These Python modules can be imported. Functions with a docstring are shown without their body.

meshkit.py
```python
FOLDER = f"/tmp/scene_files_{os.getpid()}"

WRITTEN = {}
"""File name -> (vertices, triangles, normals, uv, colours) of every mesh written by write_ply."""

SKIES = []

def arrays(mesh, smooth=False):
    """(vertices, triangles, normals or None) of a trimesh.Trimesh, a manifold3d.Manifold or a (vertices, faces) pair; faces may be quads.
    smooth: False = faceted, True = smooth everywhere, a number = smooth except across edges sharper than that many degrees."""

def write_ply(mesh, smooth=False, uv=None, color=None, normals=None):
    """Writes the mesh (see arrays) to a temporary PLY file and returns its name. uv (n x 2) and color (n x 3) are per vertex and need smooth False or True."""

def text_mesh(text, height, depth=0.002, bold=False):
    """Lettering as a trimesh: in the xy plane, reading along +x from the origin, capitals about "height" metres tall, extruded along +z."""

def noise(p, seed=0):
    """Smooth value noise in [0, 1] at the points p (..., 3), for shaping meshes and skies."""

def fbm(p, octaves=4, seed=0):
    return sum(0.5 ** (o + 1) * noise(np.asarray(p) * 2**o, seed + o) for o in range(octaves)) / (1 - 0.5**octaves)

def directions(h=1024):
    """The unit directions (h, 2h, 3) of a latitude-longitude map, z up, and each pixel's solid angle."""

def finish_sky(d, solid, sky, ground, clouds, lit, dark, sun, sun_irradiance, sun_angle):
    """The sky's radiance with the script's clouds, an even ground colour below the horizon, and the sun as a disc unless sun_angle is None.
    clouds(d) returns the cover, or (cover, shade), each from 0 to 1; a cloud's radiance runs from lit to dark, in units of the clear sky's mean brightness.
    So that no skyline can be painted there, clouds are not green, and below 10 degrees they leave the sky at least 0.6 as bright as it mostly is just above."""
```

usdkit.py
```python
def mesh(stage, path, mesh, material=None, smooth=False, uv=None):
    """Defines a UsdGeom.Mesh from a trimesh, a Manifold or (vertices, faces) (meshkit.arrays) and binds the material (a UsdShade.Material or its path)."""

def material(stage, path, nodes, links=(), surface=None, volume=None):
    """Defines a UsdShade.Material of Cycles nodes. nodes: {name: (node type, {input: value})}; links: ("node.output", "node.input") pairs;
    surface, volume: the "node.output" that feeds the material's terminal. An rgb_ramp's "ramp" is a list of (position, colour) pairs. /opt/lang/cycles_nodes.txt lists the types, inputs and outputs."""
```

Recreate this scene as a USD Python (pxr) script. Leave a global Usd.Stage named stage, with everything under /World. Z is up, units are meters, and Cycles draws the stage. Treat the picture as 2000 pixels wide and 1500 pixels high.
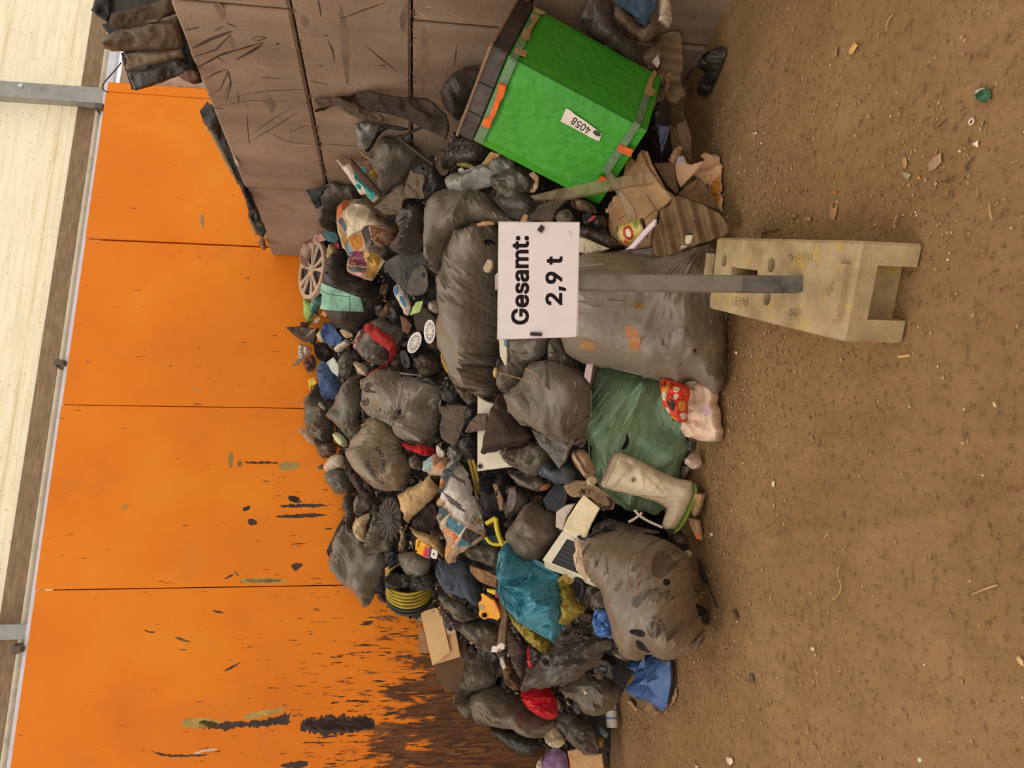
import math, random, re
import numpy as np, trimesh, manifold3d as m3, shapely
from shapely.geometry import Polygon, LineString
from scipy.spatial import Delaunay, cKDTree
from scipy.interpolate import LinearNDInterpolator
import usdkit, meshkit
from pxr import Usd, UsdGeom, UsdLux, UsdShade, Gf, Sdf, Vt

stage = Usd.Stage.CreateInMemory()
UsdGeom.SetStageUpAxis(stage, UsdGeom.Tokens.z)
UsdGeom.SetStageMetersPerUnit(stage, 1.0)
UsdGeom.Xform.Define(stage, '/World')
UsdGeom.Scope.Define(stage, '/World/Looks')

# ------------------------------------------------------------------ camera, sky, lights, exposure
FOC, PITCH, ROLL, CAMH = 1390.0, 0.1332, 0.0204, 1.225      # focal length in pixels of a 2000 x 1500 frame; the phone is held on its side
C0 = np.array([0, 0, CAMH])
FW = np.array([0, math.cos(PITCH), -math.sin(PITCH)]); _R = np.array([1., 0, 0]); _D = np.array([0, -math.sin(PITCH), -math.cos(PITCH)])
DN = math.cos(ROLL) * _D + math.sin(ROLL) * _R              # towards the picture's right = down in the place
RT = math.cos(ROLL) * _R - math.sin(ROLL) * _D              # towards the picture's top = right in the place
cam = UsdGeom.Camera.Define(stage, '/World/Camera')
cam.AddTransformOp().Set(Gf.Matrix4d(*DN, 0, *RT, 0, *(-FW), 0, *C0, 1))
cam.CreateHorizontalApertureAttr(36.0); cam.CreateVerticalApertureAttr(27.0)
cam.CreateFocalLengthAttr(36.0 * FOC / 2000); cam.CreateClippingRangeAttr(Gf.Vec2f(0.05, 200))
cam.CreateExposureAttr(0.52)
sky = UsdLux.DomeLight.Define(stage, '/World/sky_light'); sky.CreateIntensityAttr(0.26); sky.CreateColorAttr(Gf.Vec3f(1.0, 0.98, 0.95))
sun = UsdLux.DistantLight.Define(stage, '/World/hazy_sun'); sun.CreateIntensityAttr(1.95); sun.CreateAngleAttr(14.0); sun.CreateColorAttr(Gf.Vec3f(1.0, 0.985, 0.96))
_d = np.array([0.56, 0.38, -1.0]); _d /= np.linalg.norm(_d)   # direction the light travels: from above, behind and left of the camera
_z = -_d; _x = np.cross([0, 0, 1], _z); _x /= np.linalg.norm(_x); _y = np.cross(_z, _x)
sun.AddTransformOp().Set(Gf.Matrix4d(*_x, 0, *_y, 0, *_z, 0, 0, 0, 8, 1))

# ------------------------------------------------------------------ helpers: pixels and points
CROP = dict(A=(560,340,4.1675), B=(560,600,4.1675), C=(620,860,4.1675), D=(820,1160,4.412), E=(820,340,4.1675), F=(1080,260,5), G=(1340,420,4.1667),
            H=(840,640,4.1675), I=(1080,680,3.75), J=(900,940,4.1676), K=(1100,980,3.409), L=(580,0,3.75), M=(900,0,3.571), N=(0,0,2.5), O=(560,480,8.333),
            Q=(640,260,6.25), R=(560,640,6.25), S=(1360,0,3.125), T=(1360,660,3.125), W=(1200,1020,2.5), X=(0,0,1), Y=(0,1000,3), Z=(0,600,3),
            V=(700,820,9.375), U=(800,1040,25))
def P(s):                                                   # "A 10,20 30,40 E 5,6" : points read off enlarged views, as picture coordinates
    out, c = [], CROP['X']
    for w in s.split():
        if w in CROP: c = CROP[w]
        else:
            x, y = map(float, w.split(',')); out.append((c[0] + x / c[2], c[1] + y / c[2]))
    return np.array(out)
def px(s): return P(s) if isinstance(s, str) else np.atleast_2d(np.asarray(s, float))
def rays(q): q = np.atleast_2d(q); return FW + ((q[:, :1] - 1000) / FOC) * DN - ((q[:, 1:2] - 750) / FOC) * RT
def unit(v): v = np.asarray(v, float); return v / np.linalg.norm(v)
def onplane(q, p0, n): v = rays(q); return C0 + v * (np.dot(np.asarray(p0) - C0, n) / (v @ np.asarray(n)))[:, None]
def proj(Pw): v = np.atleast_2d(Pw) - C0; z = v @ FW; return np.c_[1000 + FOC * (v @ DN) / z, 750 - FOC * (v @ RT) / z]
YO, YC = 0.2450, 0.3022                                     # headings of the orange wall and of the concrete wall
WO0 = np.array([-2.355, 4.263, 0.0]); NO = np.array([-math.sin(YO), math.cos(YO), 0]); DO = np.array([math.cos(YO), math.sin(YO), 0])
UP = np.array([0, 0, 1.0])
def onw(q, off=0.0): return onplane(q, WO0 + NO * off, NO)
WC0 = onw([(540, 500)])[0] * [1, 1, 0]; NC = np.array([math.cos(YC), math.sin(YC), 0]); DC = np.array([math.sin(YC), -math.cos(YC), 0])
def onc(q, off=0.0): return onplane(q, WC0 + NC * off, NC)
ZTOP = 3.43
# ------------------------------------------------------------------ the heap's surface
_fx = np.array([-3.4, -2.6, -2.02, -1.62, -1.25, -1.05, -0.54, -0.19, 0.53, 0.9, 1.26, 1.6]); _fy = np.array([4.0, 4.1, 4.05, 3.65, 3.1, 2.88, 2.98, 2.76, 2.74, 2.85, 3.02, 3.1])
def yfoot(x): return np.interp(x, _fx, _fy)
def ywall(x): return WO0[1] + (np.asarray(x) - WO0[0]) * math.tan(YO)
_hp = np.array([(605, 500), (612, 620), (618, 750), (610, 850), (660, 950), (670, 1050), (700, 1150), (770, 1210), (860, 1260), (910, 1350), (980, 1430), (1080, 1490), (1140, 1560)], float)
_hw = onw(_hp); _o = np.argsort(_hw[:, 0]); _hx, _hz = _hw[_o, 0], np.maximum(_hw[_o, 2], .1)
def hwall(x): return np.interp(x, _hx, _hz)
def zheap(x, y):
    a, b = yfoot(x), ywall(x); t = np.clip((y - a) / (b - a), 0, 1)
    return hwall(x) * t ** np.interp(x, [0.3, 1.1], [0.7, 0.46])
def heap(q):                                                # where a sight line through the picture point first meets the heap, the ground or a wall
    v = rays(q)[0]; d = np.arange(1.2, 7, 0.004)[:, None]; p = C0 + v * d
    hit = (p[:, 2] < zheap(p[:, 0], p[:, 1])) | (p[:, 2] < 0) | ((p - WO0) @ NO > -0.04) | ((p - WC0) @ NC > -0.04)
    return p[np.argmax(hit)]

# ------------------------------------------------------------------ helpers: things and parts
USED, THINGS = {}, []
def numbered(base):
    n = USED.get(base, 0); USED[base] = n + 1
    return base if n == 0 else f'{base}_{n:03d}'
def keys(prim, label=None, cat=None, group=None, kind=None):
    for k, v in (('label', label), ('category', cat), ('group', group), ('kind', kind)):
        if v: prim.SetCustomDataByKey(k, v)
class Thing:
    def __init__(self, name, label=None, cat=None, group=None, kind=None): self.a = (name, label, cat, group, kind); self.parts = []; THINGS.append(self)
    def add(self, name, mesh, mat, smooth=35, label=None, parent=None, kind=None):
        if hasattr(mesh, 'to_mesh') or isinstance(mesh, tuple): v, f, _ = meshkit.arrays(mesh); mesh = (v, f)
        elif hasattr(mesh, 'vertices'): mesh = (np.array(mesh.vertices), np.array(mesh.faces))
        self.parts.append((name, mesh, mat, smooth, label, parent, kind)); return len(self.parts) - 1
    def flush(self):
        name, label, cat, group, kind = self.a
        if not self.parts: return
        V = np.vstack([p[1][0] for p in self.parts]); org = np.array([(V[:, 0].min() + V[:, 0].max()) / 2, (V[:, 1].min() + V[:, 1].max()) / 2, V[:, 2].min()])
        root = '/World/' + numbered(name)
        if len(self.parts) == 1:
            _, (v, f), mat, sm, _, _, _ = self.parts[0]; m = usdkit.mesh(stage, root, (v - org, f), mat, sm); m.AddTranslateOp().Set(Gf.Vec3d(*map(float, org))); keys(m.GetPrim(), label, cat, group, kind); return
        x = UsdGeom.Xform.Define(stage, root); x.AddTranslateOp().Set(Gf.Vec3d(*map(float, org))); keys(x.GetPrim(), label, cat, group, kind)
        paths, seen = [], {}
        for (n, (v, f), mat, sm, lb, par, kd) in self.parts:
            base = (root if par is None else paths[par]) + '/' + n; k = seen.get(base, 0); seen[base] = k + 1
            path = base if k == 0 else f'{base}_{k:03d}'; paths.append(path)
            keys(usdkit.mesh(stage, path, (v - org, f), mat, sm).GetPrim(), lb, kind=kd)
def keep_out(v):                                            # nothing goes through the ground or the walls
    v = v.copy(); v[:, 2] = np.maximum(v[:, 2], 0.004)
    d = (v - WO0) @ NO + 0.012; v -= np.outer(np.maximum(d, 0), NO)
    inside = (v[:, 2] < 2.2); d = (v - WC0) @ NC + 0.014; v -= np.outer(np.where(inside, np.maximum(d, 0), 0), NC)
    return v
def join(ms):
    vs, fs, k = [], [], 0
    for m in ms:
        v, f, _ = meshkit.arrays(m); vs.append(v); fs.append(f + k); k += len(v)
    return (np.vstack(vs), np.vstack(fs))
def tube(pts, r, sides=8, smooth_path=3, closed=False):
    p = np.asarray(pts, float)
    if smooth_path and len(p) > 2:
        from scipy.interpolate import CubicSpline
        s = np.r_[0, np.cumsum(np.linalg.norm(np.diff(p, axis=0), axis=1))]; p = CubicSpline(s, p)(np.linspace(0, s[-1], len(p) * smooth_path * 2))
    t = np.gradient(p, axis=0); t /= np.linalg.norm(t, axis=1, keepdims=True) + 1e-12
    a = np.cross(t, [0.31, 0.22, 0.92]); a /= np.linalg.norm(a, axis=1, keepdims=True) + 1e-12
    b, ang, n = np.cross(t, a), np.arange(sides) * 2 * np.pi / sides, len(p)
    rr = np.interp(np.linspace(0, 1, n), np.linspace(0, 1, np.size(r)), np.atleast_1d(r))
    v = (p[:, None] + rr[:, None, None] * (np.cos(ang)[None, :, None] * a[:, None] + np.sin(ang)[None, :, None] * b[:, None])).reshape(-1, 3)
    f = []
    for i in range(n - 1):
        for j in range(sides):
            k = (j + 1) % sides; f += [(i*sides+j, i*sides+k, (i+1)*sides+k), (i*sides+j, (i+1)*sides+k, (i+1)*sides+j)]
    v = np.vstack([v, p[:1], p[-1:]]); c0, c1 = len(v) - 2, len(v) - 1
    for j in range(sides): k = (j + 1) % sides; f += [(c0, k, j), (c1, (n-1)*sides+j, (n-1)*sides+k)]
    return v, np.array(f)
def lathe(prof, axis_p, axis_d, seg=32):                    # prof: (radius, distance along the axis)
    axis_d = unit(axis_d); a = unit(np.cross(axis_d, [0.3, 0.5, 0.81])); b = np.cross(axis_d, a); ang = np.arange(seg) * 2 * np.pi / seg
    v = np.vstack([np.asarray(axis_p) + axis_d * h + r * (np.cos(ang)[:, None] * a + np.sin(ang)[:, None] * b) for r, h in prof]); f = []
    for i in range(len(prof) - 1):
        for j in range(seg): k = (j + 1) % seg; f += [(i*seg+j, i*seg+k, (i+1)*seg+k), (i*seg+j, (i+1)*seg+k, (i+1)*seg+j)]
    return v, np.array(f)
def hexa(c, bevel=0.0):                                     # 8 corners -> solid with cut edges
    c = np.asarray(c, float)
    if bevel <= 0: return m3.Manifold.hull_points(c)
    ctr = c.mean(0); pts = []
    for p in c:
        for q in c:
            d = np.linalg.norm(q - p)
            if d > 1e-6: pass
        near = c[np.argsort(np.linalg.norm(c - p, axis=1))[1:4]]
        for a in near: pts.append(p + unit(a - p) * bevel)
    return m3.Manifold.hull_points(np.array(pts))
def box(p, ax, ay, az, lx, ly, lz, bevel=0.0):              # centred on p
    ax, ay, az = unit(ax), unit(ay), unit(az)
    if bevel <= 0: pts = [np.asarray(p) + sx*ax*lx/2 + sy*ay*ly/2 + sz*az*lz/2 for sx in (-1,1) for sy in (-1,1) for sz in (-1,1)]
    else:
        b = bevel; pts = []
        for sx in (-1,1):
            for sy in (-1,1):
                for sz in (-1,1):
                    for (bx, by, bz) in ((b,b,0),(b,0,b),(0,b,b)): pts.append(np.asarray(p) + sx*ax*(lx/2-bx) + sy*ay*(ly/2-by) + sz*az*(lz/2-bz))
    return m3.Manifold.hull_points(np.array(pts))

# ------------------------------------------------------------------ materials
def lin(c): c = np.asarray(c, float) / 255; return np.where(c <= .04045, c / 12.92, ((c + .055) / 1.055) ** 2.4)
MATS = {}
FOLDN = {'fm': ('mapping', {'rotation': (.4, .7, .5), 'scale': (16, 40, 26)}), 'fq0': ('noise_texture', {'scale': .5, 'detail': 1.0}), 'fv': ('vector_math', {'math_type': 'multiply_add', 'vector2': (1.6, 1.6, 1.6)}), 'fq': ('voronoi_texture', {'scale': 1.0, 'feature': 'f1', 'randomness': 1.0})}
FOLDL = [('t.object', 'fm.vector'), ('fm.vector', 'fq0.vector'), ('fq0.color', 'fv.vector1'), ('fm.vector', 'fv.vector3'), ('fv.vector', 'fq.vector')]
def M(kind, rgb, rough=None, **k):
    key = (kind, tuple(rgb), rough, tuple(sorted(k.items())))
    if key in MATS: return MATS[key]
    name = f'/World/Looks/{kind}_{len(MATS):03d}'; c = lin(rgb); g = lambda s, b=c: tuple(np.clip(np.asarray(b) * s, 0, 1))
    if kind == 'film' and 55 < max(rgb) < 130 and max(rgb) - min(rgb) < 50 and 'clear' not in k: c = lin(np.clip(np.asarray(rgb, float) * [1.14, 1.16, 1.19], 0, 255)); g = lambda s, b=c: tuple(np.clip(np.asarray(b) * s, 0, 1))
    if kind == 'film':                                      # thin plastic, dusty, creased
        r = rough or .42; dust = lin(k.get('dust', (152, 137, 118))); amt = k.get('amt', .30); bs = k.get('bump', .55)
        n = {'t': ('texture_coordinate', {}), 'n1': ('noise_texture', {'scale': 3.0, 'detail': 2.0, 'roughness': .5}), 'r1': ('rgb_ramp', {'ramp': [(.3, g(.9)), (.55, g(1.0)), (.75, g(1.1))]}),
             'n2': ('noise_texture', {'scale': 2.6, 'detail': 4.0, 'roughness': .6}), 'r2': ('rgb_ramp', {'ramp': [(.45, (0,0,0)), (.75, (amt,)*3)]}),
             'm': ('mix_color', {'b': tuple(dust)}), **FOLDN, 'n4': ('noise_texture', {'scale': 70.0, 'detail': 2.0, 'distortion': .8}), 'b1': ('bump', {'strength': bs * .55, 'distance': .012}), 'b2': ('bump', {'strength': .08, 'distance': .003}),
             'p': ('principled_bsdf', {'roughness': r, 'specular_ior_level': k.get('spec', .5)})}
        l = [('t.object', x + '.vector') for x in ('n1', 'n2', 'n4')] + FOLDL + [('n1.fac', 'r1.fac'), ('n2.fac', 'r2.fac'), ('r2.color', 'm.fac'), ('r1.color', 'm.a'), ('m.result', 'p.base_color'),
             ('fq.distance', 'b1.height'), ('n4.fac', 'b2.height'), ('b1.normal', 'b2.normal'), ('b2.normal', 'p.normal')]
        surf = 'p.BSDF'
        if k.get('trans'):
            n['tr'] = ('translucent_bsdf', {'color': g(1.0)}); n['mx'] = ('mix_closure', {'fac': k['trans']}); l += [('p.BSDF', 'mx.closure1'), ('tr.BSDF', 'mx.closure2')]; surf = 'mx.closure'
        if k.get('clear'):
            n['tp'] = ('transparent_bsdf', {'color': (.95, .93, .9)}); n['mc'] = ('mix_closure', {'fac': k['clear']}); l += [(surf, 'mc.closure1'), ('tp.BSDF', 'mc.closure2')]; surf = 'mc.closure'
    elif kind in ('cloth', 'card', 'solid', 'rough'):
        r = rough or {'cloth': .92, 'card': .85, 'solid': .45, 'rough': .9}[kind]; sc = k.get('scale', {'cloth': 220., 'card': 45., 'solid': 60., 'rough': 60.}[kind]); v = k.get('var', {'cloth': .2, 'card': .16, 'solid': .08, 'rough': .3}[kind])
        dirt = lin(k.get('dirt', (92, 70, 48))); amt = k.get('amt', .35)
        n = {'t': ('texture_coordinate', {}), 'n1': ('noise_texture', {'scale': 11.0, 'detail': 5.0, 'roughness': .65}), 'r1': ('rgb_ramp', {'ramp': [(.3, g(1 - 1.6 * v)), (.5, g(1.0)), (.72, g(1 + v))]}),
             'n2': ('noise_texture', {'scale': 6.0, 'detail': 7.0, 'roughness': .72}), 'r2': ('rgb_ramp', {'ramp': [(.5, (0,0,0)), (.75, (amt,)*3)]}), 'm': ('mix_color', {'b': tuple(dirt)}),
             'n3': ('noise_texture', {'scale': sc, 'detail': 3.0}), 'b1': ('bump', {'strength': k.get('bump', {'cloth': .5, 'card': .25, 'solid': .1, 'rough': .8}[kind]), 'distance': .004}),
             'p': ('principled_bsdf', {'roughness': r, 'metallic': k.get('metal', 0.0), 'sheen_weight': k.get('sheen', 0.0)})}
        l = [('t.object', x + '.vector') for x in ('n1', 'n2', 'n3')] + [('n1.fac', 'r1.fac'), ('n2.fac', 'r2.fac'), ('r2.color', 'm.fac'), ('r1.color', 'm.a'), ('m.result', 'p.base_color'), ('n3.fac', 'b1.height'), ('b1.normal', 'p.normal')]
        if kind == 'cloth':
            n.update(FOLDN); n['b0'] = ('bump', {'strength': .35, 'distance': .012}); l += FOLDL + [('fq.distance', 'b0.height'), ('b0.normal', 'b1.normal')]
        surf = 'p.BSDF'
    MATS[key] = usdkit.material(stage, name, n, l, surface=surf); return MATS[key]
BAG = lambda i=0: M('film', [(150,143,131), (139,133,122), (158,151,138), (131,125,115), (162,154,141)][i % 5])
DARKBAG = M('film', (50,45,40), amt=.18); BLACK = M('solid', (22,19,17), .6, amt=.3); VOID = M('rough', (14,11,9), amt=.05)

# ------------------------------------------------------------------ helpers: soft, creased bodies drawn by their outline at their own distance
class Frame:
    def __init__(self, c, at=0.05, n=None, tilt=None):
        c = np.asarray(c, float); q = c[None]
        tocam = -unit(rays(q)[0])
        if isinstance(at, tuple) and at[0] == 'g': self.o = onplane(q, (0, 0, at[1]), UP)[0]; self.n = UP.copy() if n is None else unit(n)
        elif isinstance(at, (int, float)): p = heap(q); self.o = p + tocam * at; self.n = unit(.58 * tocam + .42 * np.array([0.05, -.62, .78])) if n is None else unit(n)
        else: self.o = np.asarray(at, float); self.n = tocam if n is None else unit(n)
        if tilt is not None: self.n = unit(self.n + np.asarray(tilt, float))
        e = DN - self.n * np.dot(DN, self.n)
        if np.linalg.norm(e) < .2: e = RT - self.n * np.dot(RT, self.n)
        self.e1 = unit(e); self.e2 = np.cross(self.n, self.e1)
    def to2(self, q): p = onplane(q, self.o, self.n) - self.o; return np.c_[p @ self.e1, p @ self.e2]
    def w(self, uv, h): uv = np.atleast_2d(uv); return self.o + uv[:, :1] * self.e1 + uv[:, 1:2] * self.e2 + np.reshape(h, (-1, 1)) * self.n
def chaikin(p, k=2):
    for _ in range(k): q = np.roll(p, -1, 0); p = np.stack([.75*p + .25*q, .25*p + .75*q], 1).reshape(-1, 2)
    return p
def resample(p, step):
    q = np.vstack([p, p[:1]]); s = np.r_[0, np.cumsum(np.linalg.norm(np.diff(q, axis=0), axis=1))]; n = max(8, int(s[-1] / step)); t = np.arange(n) * s[-1] / n
    return np.c_[np.interp(t, s, q[:, 0]), np.interp(t, s, q[:, 1])]
def resample_keep(p, step):                                 # keeps the corners
    out = []
    for a, b in zip(p, np.roll(p, -1, 0)):
        k = max(1, int(round(np.linalg.norm(b - a) / step))); out += [a + (b - a) * i / k for i in range(k)]
    return np.array(out)
def nz(p, seed, sc): return meshkit.noise(np.c_[p / sc, np.full(len(p), 0.37 + seed * 7.13)], seed)
def ridged(p, seed, sc, octs=3):
    out, a = 0, 1.0
    for o in range(octs):
        th = 1.1 * o + seed; q = p @ np.array([[math.cos(th), -math.sin(th)], [math.sin(th), math.cos(th)]])
        out = out + a * (1 - np.abs(2 * nz(q, seed * 5 + o, sc / 1.9**o) - 1)) ** 1.6; a *= .52
    return out / 1.8
def tri_(x): return 1 - np.abs(2 * (x - np.floor(x + .5)))
def folds(p, seed, L, ang=None):                            # crumpled film: flat facets between sharp creases, in three sizes
    rng = np.random.default_rng(seed); out = np.zeros(len(p)); b0 = rng.uniform(0, np.pi) if ang is None else ang; st = 1.7 if ang is None else 2.8
    for k, (sp, am) in enumerate(((.32, .26), (.16, .40), (.085, .40))):
        th = b0 + rng.normal() * .45; c_, s_ = math.cos(th), math.sin(th); q = np.c_[p @ [c_, s_] / st, p @ [-s_, c_]] + (np.c_[nz(p, seed + 2, .5 * L), nz(p, seed + 3, .5 * L)] - .5) * .3 * L
        lo, hi = q.min(0) - sp * L, q.max(0) + sp * L; nx, ny = [max(3, int((hi[i] - lo[i]) / (sp * L))) for i in (0, 1)]; gx, gy = np.meshgrid(np.linspace(lo[0], hi[0], nx), np.linspace(lo[1], hi[1], ny))
        pts = np.c_[gx.ravel(), gy.ravel()] + rng.uniform(-.45, .45, (nx * ny, 2)) * sp * L; pts = np.vstack([pts, [[lo[0] - L, lo[1] - L], [hi[0] + L, lo[1] - L], [lo[0] - L, hi[1] + L], [hi[0] + L, hi[1] + L]]])
        v = LinearNDInterpolator(pts, rng.normal(size=len(pts)))(q); m = 1 if k == 0 else np.clip((nz(p, seed + 40 + k, .38 * L) - .34) * 3.5, .22, 1)
        out += am * sp * L * v * m
    return out
class Soft:
    def __init__(self, fr, outline, T=.1, Tb=None, edge=None, res=None, wr=.05, seed=1, smooth=1, jit=.03, cr=26, ang=None, ties=(), mid=None, wave=None, wsc=.13, grow=1.0):
        self.fr = fr; p = fr.to2(px(outline)); p = p.mean(0) + (p - p.mean(0)) * grow
        if Polygon(p).exterior.is_ccw is False: p = p[::-1]
        A = abs(Polygon(p).area); L = self.L = math.sqrt(A); res = res or float(np.clip(L / 78, .0026, .0066))
        rb = max(res, float(np.clip(.022 * L, .004, .009))) if (wr >= .03 and edge is None and cr) else res
        if smooth: p = resample(chaikin(p, smooth), rb)
        else: p = resample_keep(p, rb)
        if jit:
            nn = (np.c_[nz(p, seed + 3, .10 * L + .008), nz(p, seed + 4, .10 * L + .008)] - .5) * 2 * jit * L * 1.6 + (np.c_[nz(p, seed + 5, .035 * L + .004), nz(p, seed + 6, .035 * L + .004)] - .5) * jit * L; p = p + nn
        poly = Polygon(p)
        if not poly.is_valid:
            poly = poly.buffer(0); poly = max(getattr(poly, 'geoms', [poly]), key=lambda g: g.area); p = resample(np.array(poly.exterior.coords)[:-1], res)
        self.poly = poly; b = poly.bounds
        def grid(st, inset):
            gx, gy = np.meshgrid(np.arange(b[0], b[2], st), np.arange(b[1], b[3], st * .87)); gx = gx + (np.arange(gx.shape[0]) % 2)[:, None] * st / 2
            g = np.c_[gx.ravel(), gy.ravel()]; g = g + np.random.default_rng(seed).normal(size=g.shape) * st * .08
            ins = poly.buffer(-inset); return g[shapely.contains_xy(ins, g[:, 0], g[:, 1])] if not ins.is_empty else np.zeros((0, 2))
        if ties == () and cr and edge is None and wr >= .045:  # gathered where the outline comes to a point
            o0 = fr.to2(px(outline)); v1, v2 = np.roll(o0, 1, 0) - o0, np.roll(o0, -1, 0) - o0; ca = (v1 * v2).sum(1) / (np.linalg.norm(v1, axis=1) * np.linalg.norm(v2, axis=1) + 1e-9); ix = np.argsort(-ca)[:2]; ties = [(px(outline)[i], .8, 8) for i in ix]
        self.crump = bool(wr >= .03 and edge is None and cr); self.Q = lambda q: q
        if self.crump:                                      # long thin facets whose edges are the creases
            s = float(np.clip(.027 * L, .0042, .012)); st = 2.3 if ang is None else 3.2; th = np.random.default_rng(seed).uniform(0, np.pi) if ang is None else ang; c_, s_ = math.cos(th), math.sin(th)
            cen = p.mean(0); tq0 = [t0 for t0 in (fr.to2(px(ti[0]))[0] for ti in ties) if not poly.buffer(-.10 * L).contains(shapely.Point(t0))][:1]
            def Q(q):
                wq = q + (np.c_[nz(q, seed + 2, .5 * L), nz(q, seed + 3, .5 * L)] - .5) * .40 * L
                if tq0:                                     # the facets run towards the gathering point
                    d = wq - tq0[0]; e = unit(cen - tq0[0]); r = np.linalg.norm(d, axis=1); return np.c_[r / st, np.arctan2(d @ [-e[1], e[0]], d @ e) * .45 * L]
                return np.c_[wq @ [c_, s_] / st, wq @ [-s_, c_]]
            self.Q = Q; rng = np.random.default_rng(seed + 1); nc = int((b[2]-b[0]) * (b[3]-b[1]) / (s * s * st) * 16) + 200; cand = rng.uniform([b[0], b[1]], [b[2], b[3]], (nc, 2)); ins = poly.buffer(-.45 * s); cand = cand[shapely.contains_xy(ins, cand[:, 0], cand[:, 1])] if not ins.is_empty else cand[:0]
            if len(cand): _, ix = np.unique(np.floor(Q(cand) / s).astype(int), axis=0, return_index=True); cand = cand[np.sort(ix)]
            if len(cand) > 1:
                keep = np.ones(len(cand), bool); tr_ = cKDTree(cand)
                for i, j in tr_.query_pairs(s * .45): keep[j] = keep[j] and not keep[i]
                cand = cand[keep]
            gi = cand; gb = grid(res * 3, res * 1.6); nb = len(p)
        else: gi, gb = grid(res, res * .6), grid(res * 3, res * 1.6); nb = len(p)
        tree = cKDTree(resample(p, res / 3)); front = np.vstack([p, gi]); back = np.vstack([p, gb])
        def tri(q, Q=lambda x: x):
            t = Delaunay(Q(q)).simplices; c = q[t].mean(1); t = t[shapely.contains_xy(poly, c[:, 0], c[:, 1])]
            a, bb, cc = q[t[:, 0]], q[t[:, 1]], q[t[:, 2]]; s = (bb[:, 0]-a[:, 0])*(cc[:, 1]-a[:, 1]) - (bb[:, 1]-a[:, 1])*(cc[:, 0]-a[:, 0])
            el = np.max([np.linalg.norm(a - bb, axis=1), np.linalg.norm(bb - cc, axis=1), np.linalg.norm(cc - a, axis=1)], axis=0); ok = (np.abs(s) > 1e-12) & ~((t < nb).all(1) & (np.abs(s) / el < .25 * rb)); t, s = t[ok], s[ok]; t[s < 0] = t[s < 0][:, ::-1]; return t
        df, db = tree.query(front)[0], tree.query(back)[0]; df[:nb] = 0; db[:nb] = 0
        R = edge or max(df.max() * .8, 1e-4); pw = .5 if edge else .72; pf = lambda d: np.clip(1 - (1 - np.clip(d / R, 0, 1)) ** 2, 0, 1) ** pw
        Tb = T * .6 if Tb is None else Tb
        w = T * pf(df); env = np.clip(df / (.10 * L + 1e-6), 0, 1) if edge is None else np.clip(df / (edge * 1.5), 0, 1)
        if wr:
            q = front + (np.c_[nz(front, seed + 8, .35 * L), nz(front, seed + 9, .35 * L)] - .5) * .28 * L
            if ang is not None:
                r = np.array([[math.cos(ang), math.sin(ang)], [-math.sin(ang), math.cos(ang)]]); q = (q @ r.T) * [.4, 1.15]
            u = ridged(q, seed, wsc * L + .01, 2) - .45; c = folds(front, seed, L, ang) if cr else 0
            if self.crump: c = c + np.random.default_rng(seed + 9).normal(size=len(front)) * s * .42 * np.clip((nz(front, seed + 60, .35 * L) - .28) * 3, .15, 1)
            w = w + env * wr * L * (.15 if cr else .8) * u + env * np.clip(wr / .055, 0, 2.3) * 1.2 * c + env * (0 if edge else .22) * T * (nz(front, seed + 15, .38 * L) - .5) * 2
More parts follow.
